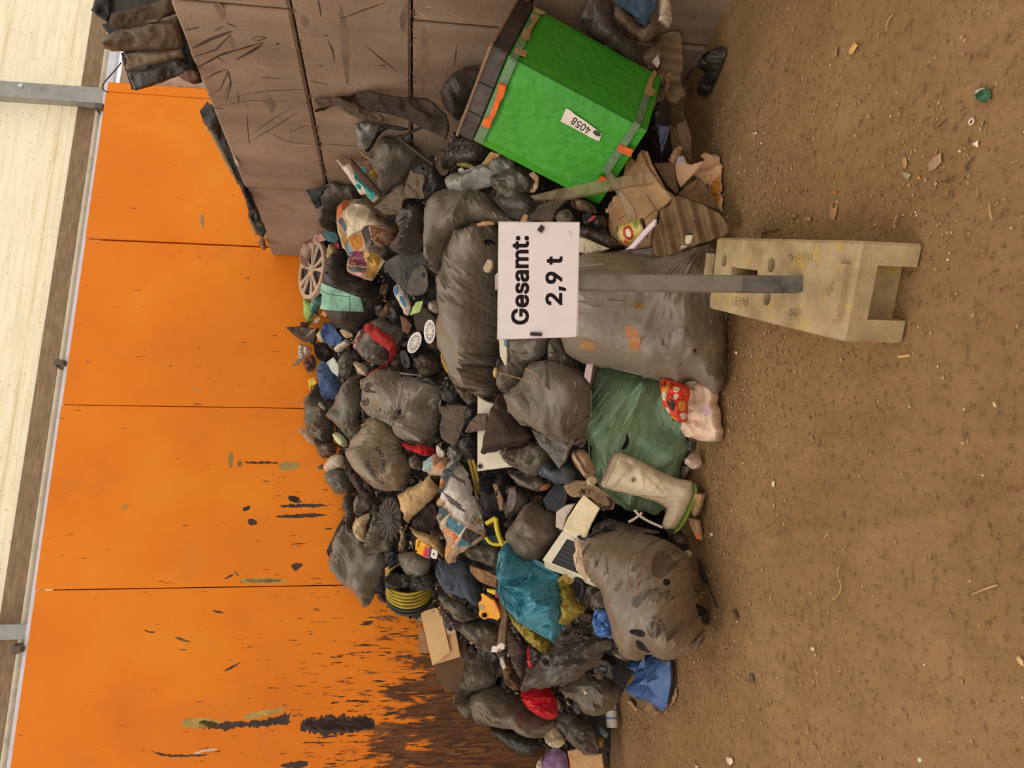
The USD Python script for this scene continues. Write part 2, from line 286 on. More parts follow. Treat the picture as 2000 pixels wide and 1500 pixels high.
        for ti in ties:
            tq = fr.to2(px(ti[0]))[0]; d = front - tq; rr = np.linalg.norm(d, axis=1) + 1e-6; th = np.arctan2(d[:, 1], d[:, 0]); k = (ti[2] if len(ti) > 2 else 9) * 2
            reach = (ti[1] if len(ti) > 1 else .5) * L; ph = th * k / (2 * np.pi) + .5 * (nz(d, seed + 21, .3 * L) - .5); amp = np.minimum(.40 * 2 * np.pi * rr / k, .06 * L)
            rg = np.random.default_rng(seed + 77); ga, gr = np.meshgrid(np.arange(-k // 2 - 2, k // 2 + 3), np.arange(-1, 6)); gp = np.c_[ga.ravel() + rg.uniform(-.4, .4, ga.size), gr.ravel() + rg.uniform(-.4, .4, ga.size)]
            ra = LinearNDInterpolator(gp, rg.normal(size=len(gp)))(np.c_[ph, np.clip(rr / (.55 * reach), 0, 4)]); ra = np.nan_to_num(ra)
            w = w + env * (wr / .055) * amp * ra * (1.35 if len(ti) > 2 and ti[2] >= 10 else .8) * np.exp(-(rr / reach) ** 2) - env * .14 * T * np.exp(-(rr / (.18 * reach)) ** 2)
        m_f = m_b = 0
        if mid is not None: m_f, m_b = mid(front, L), mid(back, L)
        if wave is not None:
            wl, am, th = wave; fn = lambda q: am * np.sin(2 * np.pi * (q @ [math.cos(th), math.sin(th)]) / wl); m_f = m_f + fn(front); m_b = m_b + fn(back)
        self.f2, self.h = front, w + m_f
        hb = -Tb * pf(db) + m_b
        hb = np.minimum(hb, np.min(self.h[:nb]) + 9) if False else hb
        V = np.vstack([fr.w(front, self.h), fr.w(back[nb:], hb[nb:])]); tf, tb = tri(front, self.Q), tri(back)
        tb = np.where(tb < nb, tb, tb - nb + len(front))[:, ::-1]
        self.mesh = (keep_out(V), np.vstack([tf, tb])); self._i = None
    def height(self, uv):
        if self._i is None: self._i = LinearNDInterpolator(self.f2, self.h) if not self.crump else LinearNDInterpolator(self.Q(self.f2), self.h)
        h = self._i(self.Q(uv)); bad = np.isnan(h)
        if bad.any(): h[bad] = self.h[cKDTree(self.f2).query(uv[bad])[1]]
        return h
    def on(self, q, lift=.0015): uv = self.fr.to2(px(q)); return self.fr.w(uv, self.height(uv) + lift)
    def decal(self, outline, smooth=2, jit=.0, lift=.0015, res=None, seed=5):
        p = self.fr.to2(px(outline)); p = chaikin(p, smooth) if smooth else p; L = math.sqrt(abs(Polygon(p).area)) + 1e-4; res = res or float(np.clip(L / 14, .002, .007)); p = resample(p, res) if smooth else resample_keep(p, res)
        if jit: p = p + (np.c_[nz(p, seed, .1 * L), nz(p, seed + 1, .1 * L)] - .5) * 2 * jit * L
        poly = Polygon(p).buffer(0); poly = poly.intersection(self.poly.buffer(-.001))
        if poly.is_empty: return None
        poly = max(getattr(poly, 'geoms', [poly]), key=lambda g: g.area); p = np.array(poly.exterior.coords)[:-1]; b = poly.bounds
        gx, gy = np.meshgrid(np.arange(b[0], b[2], res), np.arange(b[1], b[3], res)); g = np.c_[gx.ravel(), gy.ravel()]; ins = poly.buffer(-res * .5)
        g = g[shapely.contains_xy(ins, g[:, 0], g[:, 1])] if not ins.is_empty else g[:0]; q = np.vstack([p, g]); t = Delaunay(q).simplices; c = q[t].mean(1); t = t[shapely.contains_xy(poly, c[:, 0], c[:, 1])]
        a, bb, cc = q[t[:, 0]], q[t[:, 1]], q[t[:, 2]]; s = (bb[:, 0]-a[:, 0])*(cc[:, 1]-a[:, 1]) - (bb[:, 1]-a[:, 1])*(cc[:, 0]-a[:, 0]); t[s < 0] = t[s < 0][:, ::-1]
        return keep_out(self.fr.w(q, self.height(q) + lift)), t
    def text(self, s, start, direction, length, cap, bold=True, lift=.0018):
        return lettering(s, start, direction, length, cap, lambda q: self.on(q, lift), bold)
def lettering(s, start, direction, length, cap, surf, bold=True, size=3.0):
    m = meshkit.text_mesh(s, 1.0, .01, bold); v, f = np.array(m.vertices), np.array(m.faces); nrm = np.cross(v[f[:, 1]] - v[f[:, 0]], v[f[:, 2]] - v[f[:, 0]])[:, 2]; f = f[nrm > 1e-9]
    x0, x1 = v[:, 0].min(), v[:, 0].max(); d = unit(direction); u = np.array([d[1], -d[0]]); st = px(start)[0]
    q = st + np.outer((v[:, 0] - x0) / (x1 - x0) * length, d) + np.outer(v[:, 1] * cap, u); q3, f = trimesh.remesh.subdivide_to_size(np.c_[q, np.zeros(len(q))], f, size, max_iter=12)
    w = surf(q3[:, :2]); nn = np.cross(w[f[:, 1]] - w[f[:, 0]], w[f[:, 2]] - w[f[:, 0]]).sum(0)
    if np.dot(nn, C0 - w.mean(0)) < 0: f = f[:, ::-1]
    return w, f
SEED = [10]
def soft(name, label, cat, outline, mat, T=.1, at=.05, part='body', group=None, n=None, tilt=None, c=None, **k):
    SEED[0] += 1; q = px(outline); fr = Frame(q.mean(0) if c is None else px(c)[0], at, n, tilt); k.setdefault('seed', SEED[0]); s = Soft(fr, outline, T, **k)
    t = Thing(name, label, cat, group); t.s = s; t.add(part, s.mesh, mat, 38 if s.crump else 60); return t
def bag(label, outline, mat=None, T=.15, at=.06, wr=.055, name='rubbish_bag', cat='rubbish bag', group='rubbish bags in the heap', part='bag_film', **k):
    k.setdefault('grow', 1.05); return soft(name, label, cat, outline, mat or BAG(SEED[0]), T, at, part, group, wr=wr, **k)
def sheet(name, label, cat, outline, mat, T=.004, at=.08, wr=.03, part='sheet', **k):
    k.setdefault('edge', .004); k.setdefault('Tb', .004); k.setdefault('cr', 6); k.setdefault('smooth', 0); k.setdefault('jit', .004)
    bend = k.pop('bend', .05); sd = SEED[0]
    k.setdefault('mid', lambda p, L: bend * L * 2 * (nz(p, sd + 31, .7 * L) - .5)); k.setdefault('wsc', .3)
    w = wr; k['wr'] = 0
    m0 = k['mid']; k['mid'] = (lambda p, L: m0(p, L) + w * L * (ridged(p, sd, .3 * L + .01, 2) - .45) + min(.9, w / .05) * folds(p, sd + 3, L)) if w else m0
    return soft(name, label, cat, outline, mat, T, at, part, **k)
def dec(t, outline, mat, name='print', label=None, **k):
    m = t.s.decal(outline, **k)
    if m is not None: t.add(name, m, mat, False, label)
def ell(crop, cx, cy, a, b, rot=0, n=14):                   # an ellipse's outline in a crop's coordinates
    o = CROP[crop]; t = np.arange(n) * 2 * np.pi / n; r = math.radians(rot); x, y = a * np.cos(t), b * np.sin(t)
    return np.c_[o[0] + (cx + x * math.cos(r) - y * math.sin(r)) / o[2], o[1] + (cy + x * math.sin(r) + y * math.cos(r)) / o[2]]

# ------------------------------------------------------------------ the setting: ground
def ground_z(x, y):
    p = np.c_[x, y]; z = .010 * (meshkit.fbm(np.c_[p * 2.2, np.zeros(len(p))], 4, 3) - .5) + .007 * (meshkit.fbm(np.c_[p * 14, np.zeros(len(p))], 3, 9) - .5)
    for pts in (GR1, GR2, GR3):                             # ridges of loose dirt left by the loader's bucket
        d = np.min([seg_d(p, a, b) for a, b in zip(pts[:-1], pts[1:])], axis=0) + .03 * (nz(p, 5, .12) - .5); z = z + .012 * np.exp(-(d / .022) ** 2) * (.4 + nz(p, 7, .05))
    for pts in (GR4, GR5):                                  # shallow tyre drags
        d = np.min([seg_d(p, a, b) for a, b in zip(pts[:-1], pts[1:])], axis=0); z = z - .008 * np.exp(-(d / .05) ** 2) * (.5 + nz(p, 8, .2))
    return z - .004
def seg_d(p, a, b):
    t = np.clip(((p - a) @ (b - a)) / ((b - a) @ (b - a)), 0, 1); return np.linalg.norm(p - a - t[:, None] * (b - a), axis=1)
def gnd(q): return onplane(px(q), (0, 0, 0), UP)[:, :2]
GR1, GR2, GR3 = gnd('W 560,690 760,760 960,900 1120,920 1380,1080 1600,1190'), gnd('T 290,1240 560,1200 850,1170 1120,1150 1420,1090 1700,1030 1900,960'), gnd('T 640,690 1000,600 1300,560')
GR4, GR5 = gnd('S 1990,30 1720,190 1400,420 1000,760'), gnd('S 740,60 640,160 430,400')
gx, gy = np.meshgrid(np.r_[-6, -4.5, np.arange(-3.4, 2.4, .017), 3.2, 4.5], np.r_[-2.5, -1, 0, .5, np.arange(.8, 4.4, .017), 4.7, 5.2, 5.8])
gz = ground_z(gx.ravel(), gy.ravel()); ny, nx = gx.shape; idx = np.arange(nx * ny).reshape(ny, nx)
gf = np.vstack([np.c_[idx[:-1, :-1].ravel(), idx[:-1, 1:].ravel(), idx[1:, 1:].ravel()], np.c_[idx[:-1, :-1].ravel(), idx[1:, 1:].ravel(), idx[1:, :-1].ravel()]])
c = lambda *a: tuple(lin(a))
m_dirt = usdkit.material(stage, '/World/Looks/packed_dirt', {
    'g': ('geometry', {}), 'n1': ('noise_texture', {'scale': 1.6, 'detail': 6.0, 'roughness': .62}), 'r1': ('rgb_ramp', {'ramp': [(.3, c(134,101,63)), (.5, c(149,114,73)), (.7, c(163,127,85))]}),
    'n2': ('noise_texture', {'scale': 38.0, 'detail': 6.0, 'roughness': .75}), 'r2': ('rgb_ramp', {'ramp': [(.32, (.50,.47,.45)), (.47, (1,1,1)), (.62, (1.05,1.03,1.0)), (.75, (1.4,1.35,1.25))]}), 'm': ('mix_color', {'blend_type': 'multiply', 'fac': 1.0, 'use_clamp': False}),
    'mp': ('mapping', {'rotation': (0,0,.9), 'scale': (3.0, .5, 1)}), 'n4': ('noise_texture', {'scale': 6.0, 'detail': 5.0, 'roughness': .6}), 'r4': ('rgb_ramp', {'ramp': [(.35, (.93,.92,.91)), (.6, (1.04,1.03,1.03))]}), 'm2': ('mix_color', {'blend_type': 'multiply', 'fac': 1.0, 'use_clamp': False}),
    'n3': ('noise_texture', {'scale': 150.0, 'detail': 4.0, 'roughness': .7}), 'b': ('bump', {'strength': .55, 'distance': .006}), 'b2': ('bump', {'strength': .6, 'distance': .012}), 'p': ('principled_bsdf', {'roughness': .92, 'specular_ior_level': .25})},
    [('g.position', 'n1.vector'), ('g.position', 'n2.vector'), ('g.position', 'n3.vector'), ('g.position', 'mp.vector'), ('mp.vector', 'n4.vector'), ('n1.fac', 'r1.fac'), ('n2.fac', 'r2.fac'), ('r1.color', 'm.a'), ('r2.color', 'm.b'), ('n4.fac', 'r4.fac'), ('m.result', 'm2.a'), ('r4.color', 'm2.b'), ('m2.result', 'p.base_color'),
     ('n2.fac', 'b2.height'), ('n3.fac', 'b.height'), ('b2.normal', 'b.normal'), ('b.normal', 'p.normal')], surface='p.BSDF')
t = Thing('floor', 'packed brown dirt floor of the tipping bay with loose crumbs', None, None, 'structure'); t.add('floor', (np.c_[gx.ravel(), gy.ravel(), gz], gf), m_dirt, True)

# ------------------------------------------------------------------ the setting: orange steel wall
def m_orange(k):
    return usdkit.material(stage, f'/World/Looks/orange_paint_{k}', {
        'g': ('geometry', {}), 'sp': ('separate_xyz', {}),
        'n1': ('noise_texture', {'scale': 1.1, 'detail': 5.0, 'roughness': .6}), 'r1': ('rgb_ramp', {'ramp': [(.28, c(220,114,16)), (.5, c(232,125,16)), (.72, c(238,140,24))]}),
        'mps': ('mapping', {'scale': (15, 15, 3.6)}), 'ns': ('noise_texture', {'scale': 1.0, 'detail': 6.0, 'roughness': .66, 'distortion': .5}),       # scrapes running up and down
        'mpf': ('mapping', {'scale': (75, 75, 9)}), 'nf': ('noise_texture', {'scale': 1.0, 'detail': 3.0, 'roughness': .6}),
        'wx': ('map_range', {'from_min': .5, 'from_max': -2.1, 'clamp': True}), 'wz': ('map_range', {'from_min': 2.75, 'from_max': 1.0, 'clamp': True}),                       # worn most low down at the left
        'w': ('math', {'math_type': 'multiply'}), 'wp': ('math', {'math_type': 'power', 'value2': 1.35}), 'wk': ('math', {'math_type': 'multiply_add', 'value2': .56, 'value3': -.375}), 'a1': ('math', {'math_type': 'add'}), 's1': ('map_range', {'from_min': .49, 'from_max': .56, 'clamp': True}),
        'wk2': ('math', {'math_type': 'multiply_add', 'value2': .20, 'value3': -.20}), 'a2': ('math', {'math_type': 'add'}), 's2': ('map_range', {'from_min': .50, 'from_max': .53, 'clamp': True}),
        'n5': ('noise_texture', {'scale': 5.0, 'detail': 6.0, 'roughness': .7}), 'rr': ('rgb_ramp', {'ramp': [(.35, c(84,50,24)), (.55, c(112,68,34)), (.75, c(136,90,48))]}),
        'sc': ('noise_texture', {'scale': 2.6, 'detail': 6.0, 'roughness': .75}), 'rs': ('rgb_ramp', {'ramp': [(.56, (0,0,0)), (.74, (.25,.25,.25))]}),
        'mx0': ('mix_color', {'b': c(176,112,70)}), 'mx1': ('mix_color', {}), 'mx2': ('mix_color', {'b': c(74,44,22)}),
        'nb': ('noise_texture', {'scale': 3.0, 'detail': 4.0}), 'b': ('bump', {'strength': .10, 'distance': .02}), 'p': ('principled_bsdf', {'roughness': .55, 'specular_ior_level': .2})},
        [('g.position', x + '.vector') for x in ('sp', 'n1', 'mps', 'mpf', 'n5', 'sc', 'nb')] + [('mps.vector', 'ns.vector'), ('mpf.vector', 'nf.vector'), ('n1.fac', 'r1.fac'), ('sp.x', 'wx.value'), ('sp.z', 'wz.value'),
         ('wx.result', 'w.value1'), ('wz.result', 'w.value2'), ('w.value', 'wp.value1'), ('wp.value', 'wk.value1'), ('ns.fac', 'a1.value1'), ('wk.value', 'a1.value2'), ('a1.value', 's1.value'), ('wp.value', 'wk2.value1'), ('nf.fac', 'a2.value1'), ('wk2.value', 'a2.value2'), ('a2.value', 's2.value'),
         ('sc.fac', 'rs.fac'), ('r1.color', 'mx0.a'), ('rs.color', 'mx0.fac'), ('mx0.result', 'mx1.a'), ('n5.fac', 'rr.fac'), ('rr.color', 'mx1.b'), ('s1.result', 'mx1.fac'), ('mx1.result', 'mx2.a'), ('s2.result', 'mx2.fac'), ('mx2.result', 'p.base_color'), ('nb.fac', 'b.height'), ('b.normal', 'p.normal')], surface='p.BSDF')
MO = m_orange(0)
sv = lambda q: float((onw(px(q))[0] - WO0) @ DO)
seams = [sv('175,465') - 9, -3.6, sv('364,1148'), sv('364,794'), sv('337,474'), sv('310,186'), sv('214,160')][1:]
wall = Thing('wall_back', 'tall orange painted steel push wall, scraped and rusty low at the left', None, None, 'structure')
gaps = [.0025, .0025, .006, .002, .0]
for i in range(5):
    a, b = seams[i] + (gaps[i - 1] if i else 0), seams[i + 1] - gaps[i]; z1 = ZTOP + (.004 if i % 2 else 0)
    p = WO0 + DO * (a + b) / 2 + NO * .015 + UP * z1 / 2; wall.add('panel', box(p, DO, NO, UP, b - a, .03, z1, .002), MO, False)
wall.add('backing_frame', box(WO0 + DO * (seams[0] + seams[5]) / 2 + NO * .06 + UP * 1.7, DO, NO, UP, seams[5] - seams[0] - .1, .05, 3.3), M('solid', (40,30,24), .7), False, 'dark steel frame seen in the panel gaps')
def mark(outline, rgb, seed, jit=.10, kind='rough'):
    q = onw(px(outline)); u = np.c_[(q - WO0) @ DO, q[:, 2]]; p = resample(chaikin(u, 1), .006); L = math.sqrt(abs(Polygon(p).area)); p = p + (np.c_[nz(p, seed, .012), nz(p, seed + 1, .03)] - .5) * 2 * jit * L
    poly = Polygon(p).buffer(0); poly = max(getattr(poly, 'geoms', [poly]), key=lambda g: g.area); v, f = trimesh.creation.triangulate_polygon(poly, engine='earcut')
    w = WO0 + v[:, :1] * DO + v[:, 1:2] * UP - NO * .0006; nn = np.cross(w[f[:, 1]] - w[f[:, 0]], w[f[:, 2]] - w[f[:, 0]]).sum(0); wall.add('scrape_mark', (w, f if nn @ NO < 0 else f[:, ::-1]), M(kind, rgb, .75, amt=.5), False)
DK, YL = (66,42,26), (186,150,72)
for i, (o, col) in enumerate([('Y 1060,1215 1160,1205 1300,1225 1270,1265 1060,1270', YL), ('Y 1160,1215 1300,1235 1420,1225 1560,1215 1700,1170 1690,1215 1720,1245 1560,1255 1400,1270 1280,1275 1160,1265', DK), ('Y 1420,1190 1560,1160 1690,1140 1640,1175 1420,1225', YL),
    ('Y 1750,1225 1830,1215 1990,1225 2100,1205 2190,1225 2180,1265 2080,1290 1900,1310 1780,1285', DK), ('Y 1415,390 1530,385 1700,395 1660,415 1480,420 1415,415', YL), ('Y 1540,398 1600,398 1660,402 1600,414 1540,412', (122,116,104)), ('Y 1700,300 1790,300 1740,345 1720,345', DK), ('Y 1450,38 1500,45 1510,75 1460,80', DK),
    ('Z 1340,850 1368,850 1366,940 1340,940', (150,120,60)), ('Z 1390,898 1420,900 1416,936 1390,930', (128,104,52)), ('Z 1436,902 1630,906 1632,918 1436,916', DK), ('Z 1625,915 1755,905 1750,950 1640,958', (170,140,72)), ('Z 1680,1100 1740,1110 1775,1145 1720,1150', (96,62,38)),
    ('Z 1420,1175 1470,1160 1460,1190 1424,1196', DK), ('Y 1015,730 1050,735 1110,755 1115,765 1050,752', (90,72,40)), ('Y 840,685 870,700 915,700 905,708 860,706', DK), ('Y 1310,928 1400,880 1410,884 1330,934', DK), ('Y 1240,572 1310,585 1310,596 1260,590', DK), ('Y 1310,390 1365,362 1370,372 1320,395', DK), ('Y 1370,345 1392,350 1400,375 1380,372', (130,104,58)),
    ('Y 870,1395 940,1415 1050,1425 1220,1418 1210,1430 1050,1436 940,1428', DK), ('Y 1130,1412 1200,1390 1275,1386 1270,1396 1190,1404 1140,1424', (206,190,170)), ('Y 1640,1475 1800,1450 1800,1500 1650,1500', DK), ('Z 1155,470 1175,485 1150,495 1135,483', (170,140,96)), ('N 980,1048 998,1050 994,1112 982,1106', (150,130,92)), ('Z 700,1170 760,1150 740,1190 700,1172', (176,126,40)),
    ('X 700,1396 730,1405 728,1425 640,1428 590,1418 612,1400', DK), ('X 560,968 585,970 580,982 566,980', DK), ('X 470,1132 520,1128 560,1134 500,1140', (190,150,80)), ('X 545,985 640,984 640,990 548,992', DK), ('X 520,1010 600,1002 650,1006 590,1012', DK)]): mark(o, col, 40 + i)

# ------------------------------------------------------------------ the setting: concrete block wall on the right
m_conc = usdkit.material(stage, '/World/Looks/grubby_concrete', {
    't': ('texture_coordinate', {}), 'g': ('geometry', {}), 'n1': ('noise_texture', {'scale': 1.5, 'detail': 6.0, 'roughness': .62}), 'r1': ('rgb_ramp', {'ramp': [(.3, c(128,102,80)), (.5, c(147,120,96)), (.7, c(162,136,112))]}),
    'mp': ('mapping', {'rotation': (.5, .35, .2), 'scale': (2.2, 20, 34)}), 'n2': ('noise_texture', {'scale': 1.3, 'detail': 6.0, 'roughness': .65, 'distortion': .8}), 'r2': ('rgb_ramp', {'ramp': [(.60, (0,0,0)), (.70, (.5,.5,.5))]}), 'm1': ('mix_color', {'b': c(66,50,38)}),
    'mv': ('mapping', {'scale': (7, 7, .6)}), 'n5': ('noise_texture', {'scale': 1.0, 'detail': 4.0}), 'r5': ('rgb_ramp', {'ramp': [(.35, (.84,.82,.8)), (.6, (1.04,1.04,1.04))]}), 'm3': ('mix_color', {'blend_type': 'multiply', 'fac': 1.0, 'use_clamp': False}),
    'n3': ('noise_texture', {'scale': 60.0, 'detail': 5.0, 'roughness': .7}), 'b': ('bump', {'strength': .3, 'distance': .006}), 'p': ('principled_bsdf', {'roughness': .86, 'specular_ior_level': .3})},
    [('g.position', x + '.vector') for x in ('n1', 'mp', 'n3', 'mv')] + [('mp.vector', 'n2.vector'), ('mv.vector', 'n5.vector'), ('n1.fac', 'r1.fac'), ('n2.fac', 'r2.fac'), ('r1.color', 'm1.a'), ('r2.color', 'm1.fac'), ('n5.fac', 'r5.fac'), ('m1.result', 'm3.a'), ('r5.color', 'm3.b'), ('m3.result', 'p.base_color'), ('n3.fac', 'b.height'), ('b.normal', 'p.normal')], surface='p.BSDF')
cw = Thing('wall_right', 'grubby grey brown wall of large stacked concrete blocks', None, None, 'structure')
qc = lambda q: float((onc(px(q))[0] - WC0) @ DC); BL = 1.345
zs = [2.232, float(onc(px('602,180'))[0][2]), float(onc(px('804,100'))[0][2])]; zs += [zs[2] - .482, zs[2] - .964, -.03]
rowj = [qc('540,372'), qc('660,286'), qc('870,49'), qc('660,286'), qc('540,372')]
rng = np.random.default_rng(4)
for r in range(5):
    z1, z0 = zs[r], zs[r + 1]; js = [rowj[r] + BL * k for k in range(-3, 5)]; js = sorted([0.0] + [j for j in js if .06 < j < 4.2] + [4.2])
    for a, b in zip(js[:-1], js[1:]):
        pr = 0.0; p = WC0 + DC * (a + b) / 2 + NC * (.30 + pr) + UP * (z0 + z1) / 2
        cw.add('block', box(p, DC, NC, UP, b - a - .010, .60, z1 - z0 - .009, .012), m_conc, False)
cw.add('joint_fill', box(WC0 + DC * 2.1 + NC * .33 + UP * 1.08, DC, NC, UP, 4.1, .56, 2.16), M('rough', (58,42,30)), False, 'dark crumbling joint fill')
# chipped, smeared mortar along the bed joints
for r, (zz, a, b) in enumerate([(zs[1], .1, 2.6), (zs[2], .5, 2.6)]):
    ms = []
    for k in range(120):
        q = rng.uniform(a, b); s = rng.uniform(.002, .007); p = WC0 + DC * q + UP * (zz + rng.choice([-1, 1]) * rng.uniform(.003, .010)) - NC * .001
        ms.append(box(p, DC, NC, UP, s * 2, .012, s * .5, .001))
    cw.add('joint_crumb', join(ms), M('rough', (150,124,98)), False, 'pale crumbs along the joint', kind='stuff')

# scratches gouged into the block faces by the loader
CROP['c'] = (300, 0, 2.115)
def scratch(pts, w, rgb=(74,55,42)):
    q = onc(P(pts), -.0007); n = max(6, len(q) * 4); s_ = np.r_[0, np.cumsum(np.linalg.norm(np.diff(q, axis=0), axis=1))]; t_ = np.linspace(0, s_[-1], n); q = np.stack([np.interp(t_, s_, q[:, i]) for i in range(3)], 1)
    d = np.gradient(q, axis=0); d /= np.linalg.norm(d, axis=1, keepdims=True); b = np.cross(d, NC); hw = (w * np.sin(np.linspace(.12, np.pi - .05, n)) ** .6 * (.6 + .8 * meshkit.noise(q * 60, 4)))[:, None]; v = np.vstack([q - b * hw, q + b * hw]); i = np.arange(n - 1); f = np.vstack([np.c_[i, i + 1, i + n + 1], np.c_[i, i + n + 1, i + n]])
    nn = np.cross(v[f[:, 1]] - v[f[:, 0]], v[f[:, 2]] - v[f[:, 0]]).sum(0); cw.add('scratch', (v, f if nn @ NC < 0 else f[:, ::-1]), M('rough', rgb, .9, amt=.4), False)
for pts, w in (('c 160,200 240,160 325,128', .012), ('c 165,235 260,205 320,140', .006), ('c 180,280 280,225 385,195 450,175', .008), ('c 340,248 400,215 440,190 455,172', .010), ('c 400,160 430,170 465,155 440,150 405,158', .004), ('c 210,330 260,300 310,285', .005), ('c 225,395 275,370 310,290 318,340 290,400', .004), ('c 300,300 322,340 300,420', .004), ('c 240,445 290,450', .006), ('c 440,320 530,325', .004), ('c 395,585 500,525 600,460', .004), ('c 400,560 480,500 580,440', .003),
    ('c 470,545 540,580 650,600', .004), ('c 555,550 600,530 630,520', .004), ('c 385,470 390,540 395,600', .004), ('c 700,145 720,150', .006), ('c 720,165 740,210 748,260', .006), ('c 875,188 930,235 1010,300', .006), ('c 770,80 860,45 960,10', .005), ('c 1240,275 1248,230 1252,180', .004), ('c 640,335 720,350', .004), ('c 680,0 688,40 692,70', .006), ('c 345,380 352,400 350,430', .004), ('c 130,125 190,112', .006), ('c 250,130 285,108', .004), ('c 300,95 345,112', .005), ('c 930,270 960,272', .006), ('c 680,270 700,272', .008), ('c 505,185 520,178', .006), ('c 255,230 300,262', .003), ('c 330,400 460,375 640,370', .003), ('c 260,440 400,415 560,420', .0025)): scratch(pts, w * .62)
for pts, w in (('c 262,10 275,40 288,80', .024), ('c 310,140 320,170 330,205', .018), ('c 770,20 785,120 800,350', .024), ('c 455,380 480,430 490,470', .03), ('c 1040,20 1030,80 1028,140', .02), ('c 1115,110 1118,240 1112,380', .022), ('c 620,60 625,110', .02)): scratch(pts, w * .7, (124,99,78))
for pts in ('c 410,250 440,275 475,288', 'c 500,495 525,500', 'c 620,510 650,512', 'c 1120,28 1155,32', 'c 1095,50 1130,80', 'c 570,598 660,602'): scratch(pts, .003, (184,158,130))
# ------------------------------------------------------------------ the setting: cladding above the orange wall
zoff = lambda x, off: float(onw([(x, 790)], off)[0][2])
SL, SR = -3.8, 6.0
def band(name, x0, x1, off, th, mat, label, smooth=False, s0=SL, s1=SR):
    z0, z1 = zoff(x1, off), zoff(x0, off); t = Thing(name, label, None, None, 'structure'); t.add(name, box(WO0 + DO * (s0 + s1) / 2 + NO * (off + th / 2) + UP * (z0 + z1) / 2, DO, NO, UP, s1 - s0, th, z1 - z0), mat, smooth); return t
m_clad = usdkit.material(stage, '/World/Looks/translucent_sheet', {'g': ('geometry', {}), 'mp': ('mapping', {'scale': (1.5, 1.5, 40)}), 'n': ('noise_texture', {'scale': 2.0, 'detail': 5.0, 'roughness': .6}), 'r': ('rgb_ramp', {'ramp': [(.3, c(240,230,206)), (.55, c(250,242,222)), (.75, c(254,248,232))]}),
    'n2': ('noise_texture', {'scale': 70.0, 'detail': 2.0}), 'r2': ('rgb_ramp', {'ramp': [(.66, (1,1,1)), (.72, (.62,.58,.5))]}), 'm': ('mix_color', {'blend_type': 'multiply', 'fac': 1.0}),
    'd': ('diffuse_bsdf', {}), 'tr': ('translucent_bsdf', {}), 'mx': ('mix_closure', {'fac': .62})}, [('g.position', 'mp.vector'), ('mp.vector', 'n.vector'), ('g.position', 'n2.vector'), ('n.fac', 'r.fac'), ('n2.fac', 'r2.fac'), ('r.color', 'm.a'), ('r2.color', 'm.b'), ('m.result', 'd.color'), ('m.result', 'tr.color'), ('d.BSDF', 'mx.closure1'), ('tr.BSDF', 'mx.closure2')], surface='mx.closure')
band('trim_1', 114.5, 131, .05, .05, M('solid', (206,202,208), .5, amt=.1), 'thin pale lavender flashing along the top of the orange wall')
z = zoff(109, .16); t = Thing('trim_2', 'grey cream pipe rail running above the orange wall', None, None, 'structure'); r_ = (zoff(103.5, .16) - zoff(114.8, .16)) / 2
v, f = lathe([(0, 0), (r_, 0), (r_ * 1.02, 5), (r_, 9.8), (0, 9.8)], WO0 + DO * SL + NO * .16 + UP * z, DO, 20); t.add('trim_2', (v, f), M('solid', (196,180,152), .55, amt=.5), 40)
band('trim_3', 63, 105, .22, .05, usdkit.material(stage, '/World/Looks/dusty_band', {'g': ('geometry', {}), 'mp': ('mapping', {'scale': (5, 5, 30)}), 'n': ('noise_texture', {'scale': 2.0, 'detail': 7.0, 'roughness': .7}), 'r': ('rgb_ramp', {'ramp': [(.3, c(112,86,58)), (.55, c(140,112,80)), (.7, c(158,132,100)), (.85, c(214,196,166))]}), 'd': ('principled_bsdf', {'roughness': .8})}, [('g.position', 'mp.vector'), ('mp.vector', 'n.vector'), ('n.fac', 'r.fac'), ('r.color', 'd.base_color')], surface='d.BSDF'), 'dusty brown plinth band below the pale cladding')
uw = Thing('wall_upper', 'pale cream translucent cladding sheets above the orange wall', None, None, 'structure')
edges = [63.5, 50, 30, 0, -120, -420]; offs = [.25, .262, .25, .262, .25]
for i in range(5):
    z0, z1 = zoff(edges[i], .25), zoff(edges[i + 1], .25); uw.add('panel', box(WO0 + DO * (SL + SR) / 2 + NO * (offs[i] + .003) + UP * (z0 + z1 + .006) / 2, DO, NO, UP, SR - SL, .006, z1 - z0 + .006), m_clad, False)
# galvanised posts and brackets in front of the cladding
m_galv = M('solid', (150,146,136), .42, metal=.35, var=.14, amt=.25)
def post(pts, w, label):
    q = onw(px(pts), .10); s = float((q.mean(0) - WO0) @ DO); b = WO0 + DO * s + NO * .115; h = 6.2
    t = Thing('steel_post', label, 'post'); cz = UP * (h / 2)
    t.add('web', box(b + cz + NO * .0, DO, NO, UP, w, .012, h), m_galv, False)
    for sg in (-1, 1): t.add('flange', box(b + cz + DO * sg * (w / 2 - .006) + NO * .03, DO, NO, UP, .012, .06, h), m_galv, False)
    t.add('bolt', lathe([(0, 0), (.014, 0), (.014, .01), (0, .012)], b + UP * (ZTOP + .62) + DO * (w * .25) - NO * .006, -NO, 12), M('solid', (214,208,196), .4), 30)
post('100,178', .125, 'galvanised steel post at the top near the torn rubber curtain')
post('60,1234', .085, 'galvanised steel post at the far left end of the cladding')
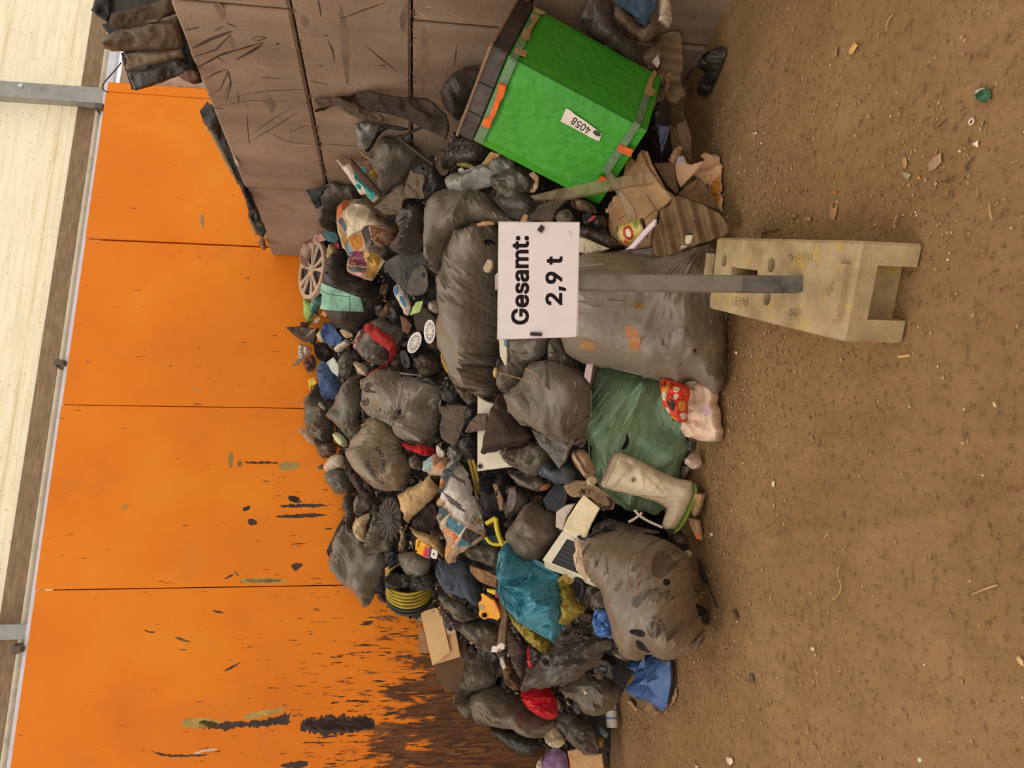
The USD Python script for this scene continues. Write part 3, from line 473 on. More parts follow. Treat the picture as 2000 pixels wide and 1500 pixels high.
for q, lab in (('200,216', 'small dark bracket beside the galvanised post nearest the concrete wall'), ('124,712', 'small dark bracket above the middle of the orange wall'), ('42,1266', 'small dark bracket beside the far left steel post')):
    p = onw(px(q), .07)[0]; t = Thing('wall_bracket', lab, 'bracket'); t.add('arm', box(p, DO, NO, UP, .035, .13, .055, .004), M('solid', (92,78,62), .6), False); t.add('plate', box(p + UP * .02, DO, NO, UP, .06, .10, .008, .001), M('solid', (110,94,76), .6), False)

# ------------------------------------------------------------------ the heap's own mass of dark fines, and litter
def inset(x): x = np.asarray(x, float); return .18 + .36 * np.exp(-((x + .33) / .36) ** 4) + .02 / (1 + np.exp((x + .95) / .06)) + .22 / (1 + np.exp(-(x - .85) / .06))
xs = np.r_[np.arange(-3.0, 1.75, .022)]; ts = np.linspace(0, 1, 110)
HX, HT = np.meshgrid(xs, ts); HX, HT = HX.ravel(), HT.ravel(); a, b = yfoot(HX), ywall(HX) - .03; ins = inset(HX); HY = a + ins + (b - a - ins) * HT
HZ = zheap(HX, HY); pp = np.c_[HX, HY, HZ]; bump = (meshkit.fbm(pp * 5.5, 4, 2) - .5) * .20 + (meshkit.fbm(pp * 22, 3, 6) - .5) * .05
HZ = np.maximum(zheap(HX, a + (b - a) * HT) - .085 + bump * np.clip(HT * 6, 0, 1) - .05 * (HT < .001), -.03); pp = np.c_[HX, HY, HZ]
d = (pp - WC0) @ NC + .01; pp -= np.outer(np.maximum(d, 0), NC)
idx = np.arange(len(HX)).reshape(len(ts), len(xs)); hf = np.vstack([np.c_[idx[:-1, :-1].ravel(), idx[:-1, 1:].ravel(), idx[1:, 1:].ravel()], np.c_[idx[:-1, :-1].ravel(), idx[1:, 1:].ravel(), idx[1:, :-1].ravel()]])
wall2 = Thing('trim_4', 'pinkish brown wall pier beyond the right end of the orange wall', None, None, 'structure'); wall2.add('pier', box(WO0 + DO * (seams[5] + .9) + NO * .04 + UP * 1.68, DO, NO, UP, 1.79, .06, 3.36, .004), M('rough', (172,136,108)), False)
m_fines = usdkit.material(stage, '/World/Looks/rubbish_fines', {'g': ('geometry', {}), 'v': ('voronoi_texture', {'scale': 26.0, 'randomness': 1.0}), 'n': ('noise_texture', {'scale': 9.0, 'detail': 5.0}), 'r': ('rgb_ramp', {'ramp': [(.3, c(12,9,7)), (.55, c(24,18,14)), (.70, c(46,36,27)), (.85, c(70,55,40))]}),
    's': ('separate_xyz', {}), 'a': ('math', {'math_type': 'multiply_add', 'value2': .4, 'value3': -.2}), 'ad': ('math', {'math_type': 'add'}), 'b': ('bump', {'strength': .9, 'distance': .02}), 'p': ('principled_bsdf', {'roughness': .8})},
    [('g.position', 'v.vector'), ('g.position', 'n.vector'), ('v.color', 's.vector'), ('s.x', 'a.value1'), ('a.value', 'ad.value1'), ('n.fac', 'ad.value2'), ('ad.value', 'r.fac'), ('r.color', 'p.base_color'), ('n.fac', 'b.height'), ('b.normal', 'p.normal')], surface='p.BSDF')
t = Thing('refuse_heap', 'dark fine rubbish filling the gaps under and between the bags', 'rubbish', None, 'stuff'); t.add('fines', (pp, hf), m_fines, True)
# uncountable scraps over the heap: crumpled bits of every size
BALL = trimesh.creation.icosphere(1, 1.0); BALLV, BALLF = np.array(BALL.vertices), np.array(BALL.faces)
TETV = np.array([[-1,-.6,0],[1,-.5,.1],[.9,.6,.3],[-.8,.7,0],[0,0,.35],[-.1,.1,-.3]]); TETF = np.array([[0,1,4],[1,2,4],[2,3,4],[3,0,4],[1,0,5],[2,1,5],[3,2,5],[0,3,5]])
def scraps(label, n, mat, seed, smin, smax, flat=None, name='litter', cat='litter'):
    r = np.random.default_rng(seed); vs, fs, k, tv = [], [], 0, 0
    if flat is not None: V0 = [BALLV * r.uniform(.62, 1.15, (len(BALLV), 1)) * [1, .75, flat] for j in range(9)]
    while k < n:
        x, tt = r.uniform(-2.3, 1.3), r.uniform(.03, .97); y = yfoot(x) + inset(x) - .1 + (ywall(x) - yfoot(x) - inset(x) + .1) * tt; p = np.array([x, y, zheap(x, y) - .05 + r.uniform(-.03, .03)])
        if (p - WC0) @ NC > -.06 or (p - WO0) @ NO > -.06: continue
        s = r.uniform(smin, smax); g = (TETV * (1 + .3 * r.normal(size=(6, 1))) if flat is None else V0[k % 9]) * s; R_ = trimesh.transformations.random_rotation_matrix(r.random(3))[:3, :3]
        vs.append(g @ R_.T + p); fs.append((TETF if flat is None else BALLF) + tv); tv += len(g); k += 1
    t = Thing(name, label, cat, None, 'stuff'); t.add(name, (keep_out(np.vstack(vs)), np.vstack(fs)), mat, False)
scraps('tiny dark brown scraps strewn through the heap', 2600, M('card', (58,45,35)), 1, .005, .018); scraps('tiny tan and cardboard coloured scraps strewn through the heap', 420, M('card', (140,104,66)), 2, .006, .02); scraps('tiny pale paper scraps strewn through the heap', 220, M('card', (196,178,152)), 3, .005, .016)
scraps('crumpled grey plastic scraps lodged in the gaps between the bags', 240, M('film', (58,52,45)), 4, .015, .045, .5); scraps('crumpled dark plastic scraps lodged in the gaps between the bags', 240, DARKBAG, 5, .02, .06, .6); scraps('crumpled cream paper wads lodged in the gaps between the bags', 110, M('card', (206,184,152)), 6, .008, .02, .55)
scraps('crumpled brown cardboard bits lodged in the gaps between the bags', 150, M('card', (140,102,66)), 7, .01, .028, .35); scraps('crumpled brown rags lodged in the gaps between the bags', 200, M('cloth', (88,66,48)), 8, .02, .05, .6)
def crumbs(label, n, rgb, seed, smin, smax, flat=.6, kind='rough', name='ground_chips', cat='chips', long=1.0, near=.55):
    r = np.random.default_rng(seed); vs, fs, k = [], [], 0; cen = gnd('T 520,250 1000,120 S 480,1250 1300,1180 1500,1000 700,700 W 1000,900'); 
    while k < n:
        if r.random() < near: x = r.uniform(-2.0, 1.2); y = yfoot(x) - abs(r.normal()) * .28 + .05
        elif r.random() < .5: cc = cen[r.integers(len(cen))]; x, y = cc + r.normal(size=2) * .16
        else: x, y = r.uniform(-1.9, 1.4), r.uniform(1.0, 3.2)
        s = r.uniform(smin, smax) * (.55 + .15 * y); th = r.uniform(0, 6.28); z = float(ground_z(np.array([x]), np.array([y]))[0]) if False else .001
        g = np.array([[-1,-.7,0],[1,-.5,0],[.8,.8,0],[-.7,.6,0],[-.5,-.3,1],[.5,-.2,.8],[.3,.5,.9]]) * [s * long, s, s * flat] * (1 + .25 * r.normal(size=(7, 1))); c_, s_ = math.cos(th), math.sin(th)
        g = g @ np.array([[c_, s_, 0], [-s_, c_, 0], [0, 0, 1]]) + [x, y, z]; vs.append(g); fs.append(np.array([[0,1,5],[0,5,4],[1,2,6],[1,6,5],[2,3,6],[3,0,4],[3,4,6],[4,5,6]]) + 7 * k); k += 1
    t = Thing(name, label, cat, None, 'stuff'); t.add(name, (np.vstack(vs), np.vstack(fs)), M(kind, rgb), False)
crumbs('dark crumbs of dirt scattered over the floor', 1500, (96,70,45), 11, .0015, .0042)
crumbs('mid brown crumbs of dirt scattered over the floor', 1500, (140,104,66), 12, .0015, .006)
crumbs('pale chips scattered over the dirt floor', 420, (214,190,156), 13, .0018, .005, .5)
crumbs('tan chips gathered on the floor around the fence foot and in the dirt ridges', 900, (176,138,94), 15, .002, .007, .4, near=.12)
crumbs('tan splinters scattered over the dirt floor', 380, (172,132,84), 14, .0015, .003, .5, long=6.0)

# ------------------------------------------------------------------ more helpers for stiff things
def plate(outline, p0, n, th, smooth=0, z0=0.0, holes=()):  # a flat piece lying in the plane (p0, n), th thick towards n
    n = unit(n); a = unit(np.cross(n, [0.2, 0.31, 0.93])); b = np.cross(n, a)
    def to2(o): d = onplane(px(o), p0, n) - p0; q = np.c_[d @ a, d @ b]; return chaikin(q, smooth) if smooth else q
    poly = Polygon(to2(outline), [to2(h) for h in holes]).buffer(0); poly = max(getattr(poly, 'geoms', [poly]), key=lambda g: g.area)
    m = trimesh.creation.extrude_polygon(poly, th, engine='earcut'); v = np.array(m.vertices); return (np.asarray(p0) + v[:, :1] * a + v[:, 1:2] * b + (v[:, 2:] + z0) * n, np.array(m.faces))
def put2d(poly, o, e1, e2, n, th, z0=0.0):
    ms = [trimesh.creation.extrude_polygon(g, th, engine='earcut') for g in getattr(poly, 'geoms', [poly])]; m = trimesh.util.concatenate(ms); v = np.array(m.vertices)
    return (np.asarray(o) + v[:, :1] * e1 + v[:, 1:2] * e2 + (v[:, 2:] + z0) * n, np.array(m.faces))
def drape(host, outline, T=.006, lift=.003, **k):           # a cloth lying on another body's surface, with its own thickness
    f = host.s.decal(outline, lift=lift + T, **k); b = host.s.decal(outline, lift=lift, **k); n = len(f[0]); e = np.vstack([f[1][:, [0, 1]], f[1][:, [1, 2]], f[1][:, [2, 0]]])
    es = np.sort(e, 1); _, inv, cnt = np.unique(es, axis=0, return_inverse=True, return_counts=True); bd = e[cnt[inv.ravel()] == 1]
    side = np.vstack([np.c_[bd[:, 0], bd[:, 0] + n, bd[:, 1]], np.c_[bd[:, 1], bd[:, 0] + n, bd[:, 1] + n]]); return np.vstack([f[0], b[0]]), np.vstack([f[1], b[1][:, ::-1] + n, side])
def at_heap(q, lift): q = px(q); return heap(q) - unit(rays(q)[0]) * lift
def line3(pts, lift): return np.array([at_heap(q[None], lift) for q in px(pts)])
def flatline(pts, p0, n): return onplane(px(pts), p0, n)

# ------------------------------------------------------------------ weight sign on its post, and the fence foot
zt = .168; FR, NR, NL, FL = (np.array(a + (0,)) for a in ((.5405, 2.4356), (.3634, 1.5927), (.1236, 1.6616), (.293, 2.4955)))
pb = onplane(px('1560,556'), (0, 0, zt), UP)[0]; YP = pb[1]; nf = np.array([0, -1.0, 0])
m_foot = usdkit.material(stage, '/World/Looks/cast_concrete', {'t': ('texture_coordinate', {}), 'n': ('noise_texture', {'scale': 7.0, 'detail': 6.0, 'roughness': .7}), 'r': ('rgb_ramp', {'ramp': [(.3, c(138,114,78)), (.5, c(168,142,101)), (.7, c(190,166,124))]}),
    'n2': ('noise_texture', {'scale': 9.0, 'detail': 9.0, 'roughness': .8}), 'r2': ('rgb_ramp', {'ramp': [(.55, (0,0,0)), (.64, (.85,.85,.85))]}), 'm': ('mix_color', {'b': c(196,158,36)}), 'n3': ('noise_texture', {'scale': 130.0, 'detail': 4.0}), 'b': ('bump', {'strength': .45, 'distance': .004}), 'p': ('principled_bsdf', {'roughness': .88})},
    [('t.object', x + '.vector') for x in ('n', 'n2', 'n3')] + [('n.fac', 'r.fac'), ('n2.fac', 'r2.fac'), ('r.color', 'm.a'), ('r2.color', 'm.fac'), ('m.result', 'p.base_color'), ('n3.fac', 'b.height'), ('b.normal', 'p.normal')], surface='p.BSDF')
axl = unit((NR + NL) / 2 - (FR + FL) / 2); axw = unit(NL - NR)
def foot_pt(u, v, z): a = FR + (NR - FR) * u; b = FL + (NL - FL) * u; return a + (b - a) * v + UP * z
bev = .008
base = m3.Manifold.hull_points(np.array([foot_pt(u, v, z) for (u0, v0) in ((0,0),(1,0),(1,1),(0,1)) for (du, dv, dz) in ((1,0,0),(0,1,0),(0,0,1)) for z0 in (0, zt) for (u, v, z) in [(abs(u0 - (.009 if du == 0 else 0)), abs(v0 - (.03 if dv == 0 else 0)), abs(z0 - (bev if dz == 0 else 0)) if z0 else (bev if dz == 0 else 0))]]))
notch = m3.Manifold.hull_points(np.array([foot_pt(u, v, z) for u in (.925, 1.2) for v in (.23, .77) for z in (-.1, .112)]))
notch2 = m3.Manifold.hull_points(np.array([foot_pt(u, v, z) for u in (-.2, .07) for v in (.25, .75) for z in (-.1, .10)]))
base = base - notch - notch2
def top_px(q): return onplane(px(q), (0, 0, zt), UP)[0]
for q, rr in (('G 310,372', .0205), ('G 692,408', .0225), ('G 658,676', .0225)):
    base = base - m3.Manifold.cylinder(.16, rr, rr, 24).translate([float(v) for v in top_px(q) - UP * .12])
base = base - m3.Manifold.hull_points(np.array([p + UP * z for p in onplane(P('G 368,422 582,452 580,512 364,498'), (0, 0, zt), UP) for z in (-.13, .02)]))
base = base - m3.Manifold.hull_points(np.array([p + UP * z for p in onplane(P('G 866,500 936,508 932,560 870,552'), (0, 0, zt), UP) for z in (-.10, .02)]))
t = Thing('fence_foot', 'weathered concrete fence foot with yellow lichen holding the sign post', 'fence foot'); t.add('block', base, m_foot, 30)
for o in ('G 1288,395 1356,400 1280,850 1222,838', 'G 205,310 238,316 214,498 182,494'): t.add('raised_lip', plate(o, np.array([0, 0, zt - .004]), UP, .019), m_foot, False)
emb = lambda s, st, d, ln, cap: t.add('raised_lettering', embossed(s, st, d, ln, cap), m_foot, False)
def embossed(s, start, d, length, cap):
    m = meshkit.text_mesh(s, 1.0, .01, True); v = np.array(m.vertices); d = unit(d); u = np.array([d[1], -d[0]]); x0, x1 = v[:, 0].min(), v[:, 0].max()
    q = px(start)[0] + np.outer((v[:, 0] - x0) / (x1 - x0) * length, d) + np.outer(v[:, 1] * cap, u); w = onplane(q, (0, 0, zt), UP); w[:, 2] += v[:, 2] / .01 * .006 - .0005; f = np.array(m.faces)
    nn = np.cross(w[f[:, 1]] - w[f[:, 0]], w[f[:, 2]] - w[f[:, 0]]); ctr = w.mean(0); return w, (f if trimesh.Trimesh(w, f, process=False).volume > 0 else f[:, ::-1])
emb('HERAS', 'G 1028,318', (-1, -.03), 44, 13); emb('HERAS', 'G 372,738', (1, .05), 33, 15); emb('2020', 'G 842,824', (1, .06), 22, 13)
t.add('maker_emblem', join([lathe([(.0165, 0), (.0165, .003), (.0195, .003), (.0195, 0)], top_px('G 1180,610') - UP * .0005, UP, 24)] + [box(top_px('G 1180,610') + axl * k + UP * .001, axw, axl, UP, .022 - abs(k) * 1.2, .004, .004) for k in (-.009, 0, .009)]), m_foot, False)
sg = Thing('weight_sign', 'white weight notice reading Gesamt: 2,9 t on a galvanised post', 'sign')
ptop = onplane(px('976,550'), pb, nf)[0]; pax = unit(ptop - pb); sx = unit(np.cross(pax, [0, 1, 0])); pw = .0435
sg.add('post', box((pb - pax * .07 + ptop) / 2, sx, np.cross(sx, pax), pax, pw, pw, np.linalg.norm(ptop - pb) + .07, .003), M('solid', (134,124,110), .5, metal=.3, var=.22, amt=.5), False, 'galvanised square post')
sg.add('dirt_sleeve', box(pb + pax * .075, sx, np.cross(sx, pax), pax, pw + .001, pw + .001, .21, .003), M('rough', (96,88,79), .75, var=.6, dirt=(150,140,128), amt=.9), False, 'grimy lower end of the post')
sg.add('post_cap', box(onplane(px('972.5,550'), pb, nf)[0], sx, np.cross(sx, pax), pax, pw * .95, pw * .95, .012, .002), M('solid', (168,160,148), .4), False)
ps = pb + np.array([0, -pw / 2 - .012, 0]); ns = unit([.02, -1, 0])
sg.add('lamination', plate('E 640,388 1300,392 1282,1318 1210,1330 628,1348', ps, ns, .004, z0=-.001), M('solid', (214,196,176), .25, amt=.15), False, 'clear laminated border')
sg.add('backing_board', plate('E 650,395 1290,397 1265,1322 634,1342', ps, ns, .010, z0=-.011), M('solid', (150,132,112), .6), False)
sg.add('paper', plate('E 645,400 1297,401 1268,1325 640,1340', ps, ns, .0012, z0=.003), M('solid', (236,220,214), .5, var=.03, amt=.06), False)
pt = ps + ns * .0047; srf = lambda q: onplane(q, pt, ns); ink = M('solid', (40,22,18), .6, amt=.0)
sg.add('lettering', join([lettering('Gesamt:', P('E 880,1222') + [[a, b]], (0, -1), 172, 31, srf) for a in (-.5, .5) for b in (-.6, .6)]), ink, False, 'dark word Gesamt:'); sg.add('lettering', join([lettering('2,9 t', P('E 1154,1064') + [[a, b]], (.0, -1), 94, 30, srf) for a in (-.5, .5) for b in (-.6, .6)]), ink, False, 'dark figure 2,9 t')
sg.add('fixing_clip', plate('E 985,414 1014,440 990,480 954,456', pt, ns, .006), M('solid', (46,30,24), .5), False); sg.add('fixing_clip', plate('E 900,1287 992,1293 990,1320 896,1314', pt, ns, .006), M('solid', (46,30,24), .5), False)
sg.add('tape_scrap', plate('E 1208,470 1222,455 1240,500 1226,512', pt, ns, .0004), M('solid', (214,200,190), .3), False)

# ------------------------------------------------------------------ the green box
from scipy.spatial.transform import Rotation
RB = Rotation.from_rotvec([1.6672733, 3.07336549, -0.31168502]).as_matrix(); SB = .80
OB = C0 + (np.array([1.49378799, 3.21728124, .84009376]) - C0) * SB; BW = np.array([.50641677, .48258279, .72472361]) * SB
bp = lambda x, y, z: OB + RB @ (np.array([x, y, z]) * BW); bx_, by_, bz_ = RB.T
m_green = M('film', (58,152,30), .5, dust=(78,120,40), amt=.25, bump=.6); m_greend = m_green
gb = Thing('storage_box', 'bright green fabric collapsible box lying upside down beside the concrete wall', 'box')
def face(o, u, v, nrm, amp, seed, k=64):
    s = np.linspace(0, 1, k); U_, V_ = [g.ravel() for g in np.meshgrid(s, s)]; e = np.clip(np.minimum(np.minimum(U_, 1 - U_), np.minimum(V_, 1 - V_)) * 9, 0, 1); q = np.c_[U_ * np.linalg.norm(u), V_ * np.linalg.norm(v)]
    h = e * amp * (ridged(q @ np.array([[.8, -.6], [.6, .8]]) * [.5, 1.4], seed, .13) - .3) + e * amp * .9; w = o + U_[:, None] * u + V_[:, None] * v + h[:, None] * nrm; i = np.arange(k * k).reshape(k, k)
    f = np.vstack([np.c_[i[:-1, :-1].ravel(), i[:-1, 1:].ravel(), i[1:, 1:].ravel()], np.c_[i[:-1, :-1].ravel(), i[1:, 1:].ravel(), i[1:, :-1].ravel()]]); nn = np.cross(w[f[:, 1]] - w[f[:, 0]], w[f[:, 2]] - w[f[:, 0]]).sum(0); return w, (f if nn @ nrm > 0 else f[:, ::-1])
o = bp(0,0,0); ux, uy, uz = bp(1,0,0) - o, bp(0,1,0) - o, bp(0,0,1) - o; nx_, ny_, nz_ = unit(ux), unit(uy), unit(uz); orient = lambda w, d: w
Fb = -ny_ if (-ny_) @ (C0 - o) > 0 else ny_; Fd = -nx_
gb.add('side_panel', face(o, ux, uz, -ny_, .011, 3), m_green, True, 'bright side facing the camera'); gb.add('side_panel', face(o, uy, uz, -nx_, .004, 4), m_greend, True)
gb.add('side_panel', face(o + uy, ux, uz, ny_, .006, 5, 24), m_greend, True); gb.add('side_panel', face(o + ux, uy, uz, nx_, .006, 6, 24), m_greend, True); gb.add('side_panel', face(o + uz, ux, uy, nz_, .003, 7, 24), m_greend, True)
m_blk = M('film', (52,42,35), .5, amt=.4); gb.add('base_pad', box(o + (ux + uy) / 2 - nz_ * .036, nx_, ny_, nz_, BW[0] + .012, BW[1] + .012, .068, .006), m_blk, False, 'dark padded base with a pale edge')
for k in (.36, .70): gb.add('base_seam', box(o + ux * k - ny_ * .0065 - nz_ * .036, nx_, ny_, nz_, .004, .004, .066), M('rough', (34,27,22)), False)
rim = [o + ux * -.02 + uy * -.02 - nz_ * .071, o + ux * 1.02 + uy * -.02 - nz_ * .071, o + ux * 1.02 + uy * 1.02 - nz_ * .071, o + ux * -.02 + uy * 1.02 - nz_ * .071]
gb.add('base_piping', join([tube([rim[i], rim[(i + 1) % 4]], .007, 8, 0) for i in range(4)]), M('cloth', (140,108,82)), 40)
corner = [tube([o + uz * a, o + uz * (a + .98)], .0035, 6, 0) for a in (.01,)]; gb.add('corner_piping', join(corner), M('cloth', (44,104,30)), 40)
pf_, pd_ = o - ny_ * .018, o - nx_ * .009
ws = M('cloth', (104,132,92), .6, amt=.35)
for q in ('M 342,404 388,438 155,1003 92,972', 'M 1255,868 1212,846 985,1175 1012,1215 1040,1200'): gb.add('webbing_strap', plate(q, pf_, -ny_, .004), ws, False)
for q in ('M 512,62 558,92 388,436 342,402', 'M 1326,650 1276,648 1212,846 1254,868'): gb.add('webbing_strap', plate(q, pd_, -nx_, .004), ws, False)
m_or, m_bg = M('cloth', (228,102,30), .7, amt=.15), M('cloth', (170,132,84), .8)
gb.add('handle', plate('M 267,575 322,590 305,660 278,702 247,790 228,825 205,885 150,866 163,820 196,812 226,742 257,655', pf_ - ny_ * .004, -ny_, .012), m_or, False, 'orange web handle'); gb.add('loop_tab', plate('M 1108,1004 1206,1042 1188,1090 1086,1042', pf_ - ny_ * .004, -ny_, .007), m_or, False, 'orange loop'); gb.add('loop_tab', plate('M 975,1224 1022,1240 1000,1262 950,1262', pf_ - ny_ * .004, -ny_, .007), m_or, False, 'orange loop')
for q in ('M 512,58 594,96 574,104 508,74', 'M 376,345 456,365 452,400 384,378', 'M 1290,600 1352,640 1338,672 1276,650'): gb.add('loop_tab', plate(q, pd_ - nx_ * .004, -nx_, .006), m_bg, False, 'beige loop')
gb.add('handle', plate('M 485,112 542,128 528,158 500,196 484,226 474,284 418,276 430,228 462,214 486,172 500,146', pd_ - nx_ * .004, -nx_, .011), m_bg, False, 'beige web handle'); gb.add('handle', plate('M 1305,560 1340,500 1360,520 1330,580 1322,620 1290,610', pd_ - nx_ * .004, -nx_, .011), m_bg, False, 'grubby beige web handle')
pl = o - ny_ * .021; lab = plate('M 735,755 760,765 800,800 860,838 930,890 985,932 965,985 900,955 830,915 695,845', pl, -ny_, .0012)
gb.add('label', lab, M('solid', (226,208,190), .6, amt=.2), False, 'torn white label'); pl2 = pl - ny_ * .0017
gb.add('label_number', lettering('4058', 'M 912,898', (-.83, -.56), 41, 14, lambda q: onplane(q, pl2, -ny_), True), ink, False); gb.add('label_emblem', plate(ell('M', 950, 930, 30, 17, 30), pl2, -ny_, .0006), M('solid', (30,66,26), .6), False, 'dark green half round emblem')
for i, (q, r_) in enumerate(((('M 760,370'), .004), (('M 1005,450'), .004), (('M 1130,460'), .003))): gb.add('fleck', lathe([(0, 0), (r_, 0), (0, .002)], onplane(px(q), pd_, -nx_)[0], -nx_, 6), M('rough', (150,130,90)), False)

# ------------------------------------------------------------------ the rubbish, thing by thing (first the pieces along the concrete wall)
cl = lambda rgb, r=None, **k: M('cloth', rgb, r, **k); cd = lambda rgb, r=None, **k: M('card', rgb, r, **k); fm = lambda rgb, r=None, **k: M('film', rgb, r, **k)
rub = M('film', (54,41,30), .75, amt=.4, bump=.5, spec=.25, dust=(110,88,66)); rub2 = M('film', (74,57,41), .75, amt=.4, bump=.4, spec=.25, dust=(120,96,70))
sheet('rubber_sheet', 'long torn dark rubber sheet leaning against the concrete wall above the bent rod', 'rubber sheet', 'L 112,705 180,690 300,688 400,662 560,675 700,700 850,715 960,720 1050,770 1090,860 1110,960 1090,1025 990,965 870,912 760,860 640,830 560,812 480,790 400,752 300,700 220,720', rub, .012, .10, wr=.05, bend=.09, smooth=0, tilt=(0,0,.3))
sheet('rubber_sheet', 'folded lower flap of dark rubber beneath the long torn sheet at the concrete wall', 'rubber sheet', 'L 112,712 220,722 300,705 400,755 480,792 560,815 640,850 630,890 560,892 440,862 370,830 300,776 250,772 185,792 150,778', rub2, .008, .06, wr=.05, bend=.06, smooth=1)
bag('dusty bag with a pale smooth face under the bent metal rod', 'Q 530,330 560,220 600,140 680,60 780,15 900,30 1010,140 1110,260 1075,335 1000,430 960,560 820,650 700,742 660,690 700,600 640,520 600,440 540,400', fm((98,84,68)), .13, .05, .05, ang=1.9)
bag('small crumpled bag hanging at the left end of the dark rubber sheet', 'L 440,885 560,892 610,905 590,970 545,1045 500,1110 455,1070 440,980', None, .05, .06, .09)
sheet('black_rag', 'black folded rag between the small crumpled bag and the dusty bag under the rod', 'rag', 'L 560,960 620,900 720,920 840,945 760,960 640,935 560,1060 520,1130 500,1090', BLACK, .02, .07, bend=.08, smooth=1)
t = Thing('bent_rod', 'thin bent rusty metal rod with a ring end sticking out of the heap', 'metal rod'); rd = M('solid', (58,44,34), .55, metal=.3, amt=.6)
pz = onplane(P('L 1025,880 745,1010 1000,1205'), at_heap(P('L 850,1010'), .20), unit([0, -1, .25])); t.add('rod', tube([pz[0], pz[1]], .0075, 8, 0), rd, 40); t.add('rod', tube([pz[1], pz[2]], .0085, 8, 0), rd, 40); t.add('collar', tube([pz[1] - unit(pz[0] - pz[1]) * .012, pz[1] + unit(pz[0] - pz[1]) * .018], .012, 10, 0), rd, 40)
rc = onplane(P('L 1012,848'), pz[0], unit([0, -1, .25]))[0]; t.add('ring', tube([rc + .02 * (math.cos(a) * DN * 1.5 + math.sin(a) * RT) for a in np.linspace(0, 6.28, 14)], .005, 6, 2), rd, 40)
bag('black glossy bag wedged between the concrete wall and the green box', 'L 1060,705 1110,600 1170,515 1230,505 1330,508 1345,560 1300,680 1240,770 1190,890 1140,850 1085,780', fm((58,50,42), amt=.3), .10, .10, .09, cr=24)
lea = M('film', (92,70,48), .6, dust=(120,94,62), amt=.5, bump=.35)
sheet('rubber_flap', 'curled brown rubber flap folded over below the rod', 'rubber flap', 'Q 1000,470 1030,440 1080,488 1190,490 1205,600 1165,680 1195,770 1180,812 1060,800 960,798 920,862 935,700 975,560', lea, .008, .20, bend=.16, smooth=1)
sheet('rubber_flap', 'brown stained rubber flap hanging beside the cartoon printed cloth', 'rubber flap', 'Q 550,900 640,830 700,772 940,612 935,800 905,1000 760,1000 690,990 620,935', lea, .008, .18, bend=.14, smooth=0)
sheet('rubber_flap', 'narrow upright grey brown rubber flap right of the rod end', 'rubber flap', 'Q 1330,240 1420,195 1480,300 1500,420 1480,512 1400,532 1350,470 1310,390', rub2, .008, .12, bend=.12, smooth=1)
bag('dark loose bag in the hollow behind the brown rubber flaps', 'Q 1000,470 1200,360 1350,420 1460,560 1450,700 1300,790 1180,830 1190,640 1120,500', DARKBAG, .06, .03, .09)
bag('loose twisted bag end below the green box', 'L 1095,1290 1200,1268 1330,1225 1480,1150 1580,1185 1600,1300 1450,1345 1300,1400 1150,1425 1090,1345', None, .05, .13, .10, ang=.3)
bag('grey bag squeezed under the left edge of the green box', 'L 1130,990 1200,960 1330,1010 1440,1090 1400,1200 1320,1215 1180,1180 1100,1270 1030,1210 1100,1080', fm((74,62,52)), .06, .05, .08)
sheet('cardboard_scrap', 'tan cardboard corner poking out beneath the green box', 'cardboard', 'L 1335,1232 1375,1170 1420,1108 1495,1130 1470,1172 1400,1202', cd((196,150,92)), .005, .12)
sheet('food_packet', 'small yellow green packet beside the tan cardboard corner', 'packet', 'L 1168,1195 1240,1188 1325,1222 1300,1242 1180,1218', fm((140,118,40)), .01, .12, bend=.1); sheet('paper_scrap', 'small white crumpled paper beside the yellow green packet', 'paper', 'L 1180,1238 1215,1222 1235,1250 1220,1272 1185,1265', cd((214,204,186)), .012, .12, bend=.2)
t = soft('torn_carton', 'torn white and turquoise carton standing near the concrete wall', 'carton', 'Q 110,342 150,308 225,392 290,358 340,440 400,540 480,640 600,722 640,790 570,852 500,800 470,740 410,762 340,660 230,500 140,370', cd((214,192,170)), .03, .17, 'carton', smooth=0, wr=.04, edge=.02, jit=.006)
for q in ('Q 340,470 400,560 480,650 560,690 620,770 560,840 500,800 490,700 420,620 360,560', 'Q 350,640 400,625 440,660 410,700 350,690'): dec(t, q, fm((52,150,140), amt=.2), 'print_patch', smooth=1)
dec(t, 'Q 115,345 150,312 222,392 215,440 150,372', cd((222,186,176)), 'flap_print', smooth=0)
sheet('wood_strip', 'thin dark brown wooden strip lying along the turquoise carton', 'wood strip', 'Q 268,312 298,318 480,520 665,738 665,775 600,725 440,560 310,392', M('rough', (74,50,32)), .012, .20, wr=0, bend=0)
soft('fruit_peel', 'yellow round crumpled peel beside the turquoise carton', 'peel', ell('Q', 565, 487, 50, 66), M('film', (186,140,36), .5, amt=.4), .035, .12, wr=.12)
sheet('plastic_film', 'curl of pale tan film at the edge of the dusty bag', 'film scrap', 'Q 395,205 420,210 470,270 530,300 520,330 460,300 415,260', fm((146,120,84)), .008, .10, bend=.2); sheet('dry_leaf', 'orange brown dry leaf beside the yellow peel', 'leaf', 'Q 440,320 500,342 535,430 505,440 450,380', cd((128,78,46)), .004, .11, bend=.2); sheet('paper_scrap', 'brown crumpled paper below the yellow peel', 'paper', 'Q 600,520 660,535 712,580 705,640 640,690 605,610', cd((150,114,84)), .01, .11, wr=.1, bend=.2)
sheet('printed_card', 'small teal printed card behind the wooden strip', 'card', 'Q 400,395 460,402 480,460 450,505 410,460', cd((70,116,108)), .004, .13)
bag('dusty bag topping the heap against the concrete wall', 'A 205,210 330,100 440,45 560,60 625,170 560,240 450,220 400,330 390,445 345,472 300,430 270,400 300,300 250,275', fm((84,72,60)), .12, .06, .06)
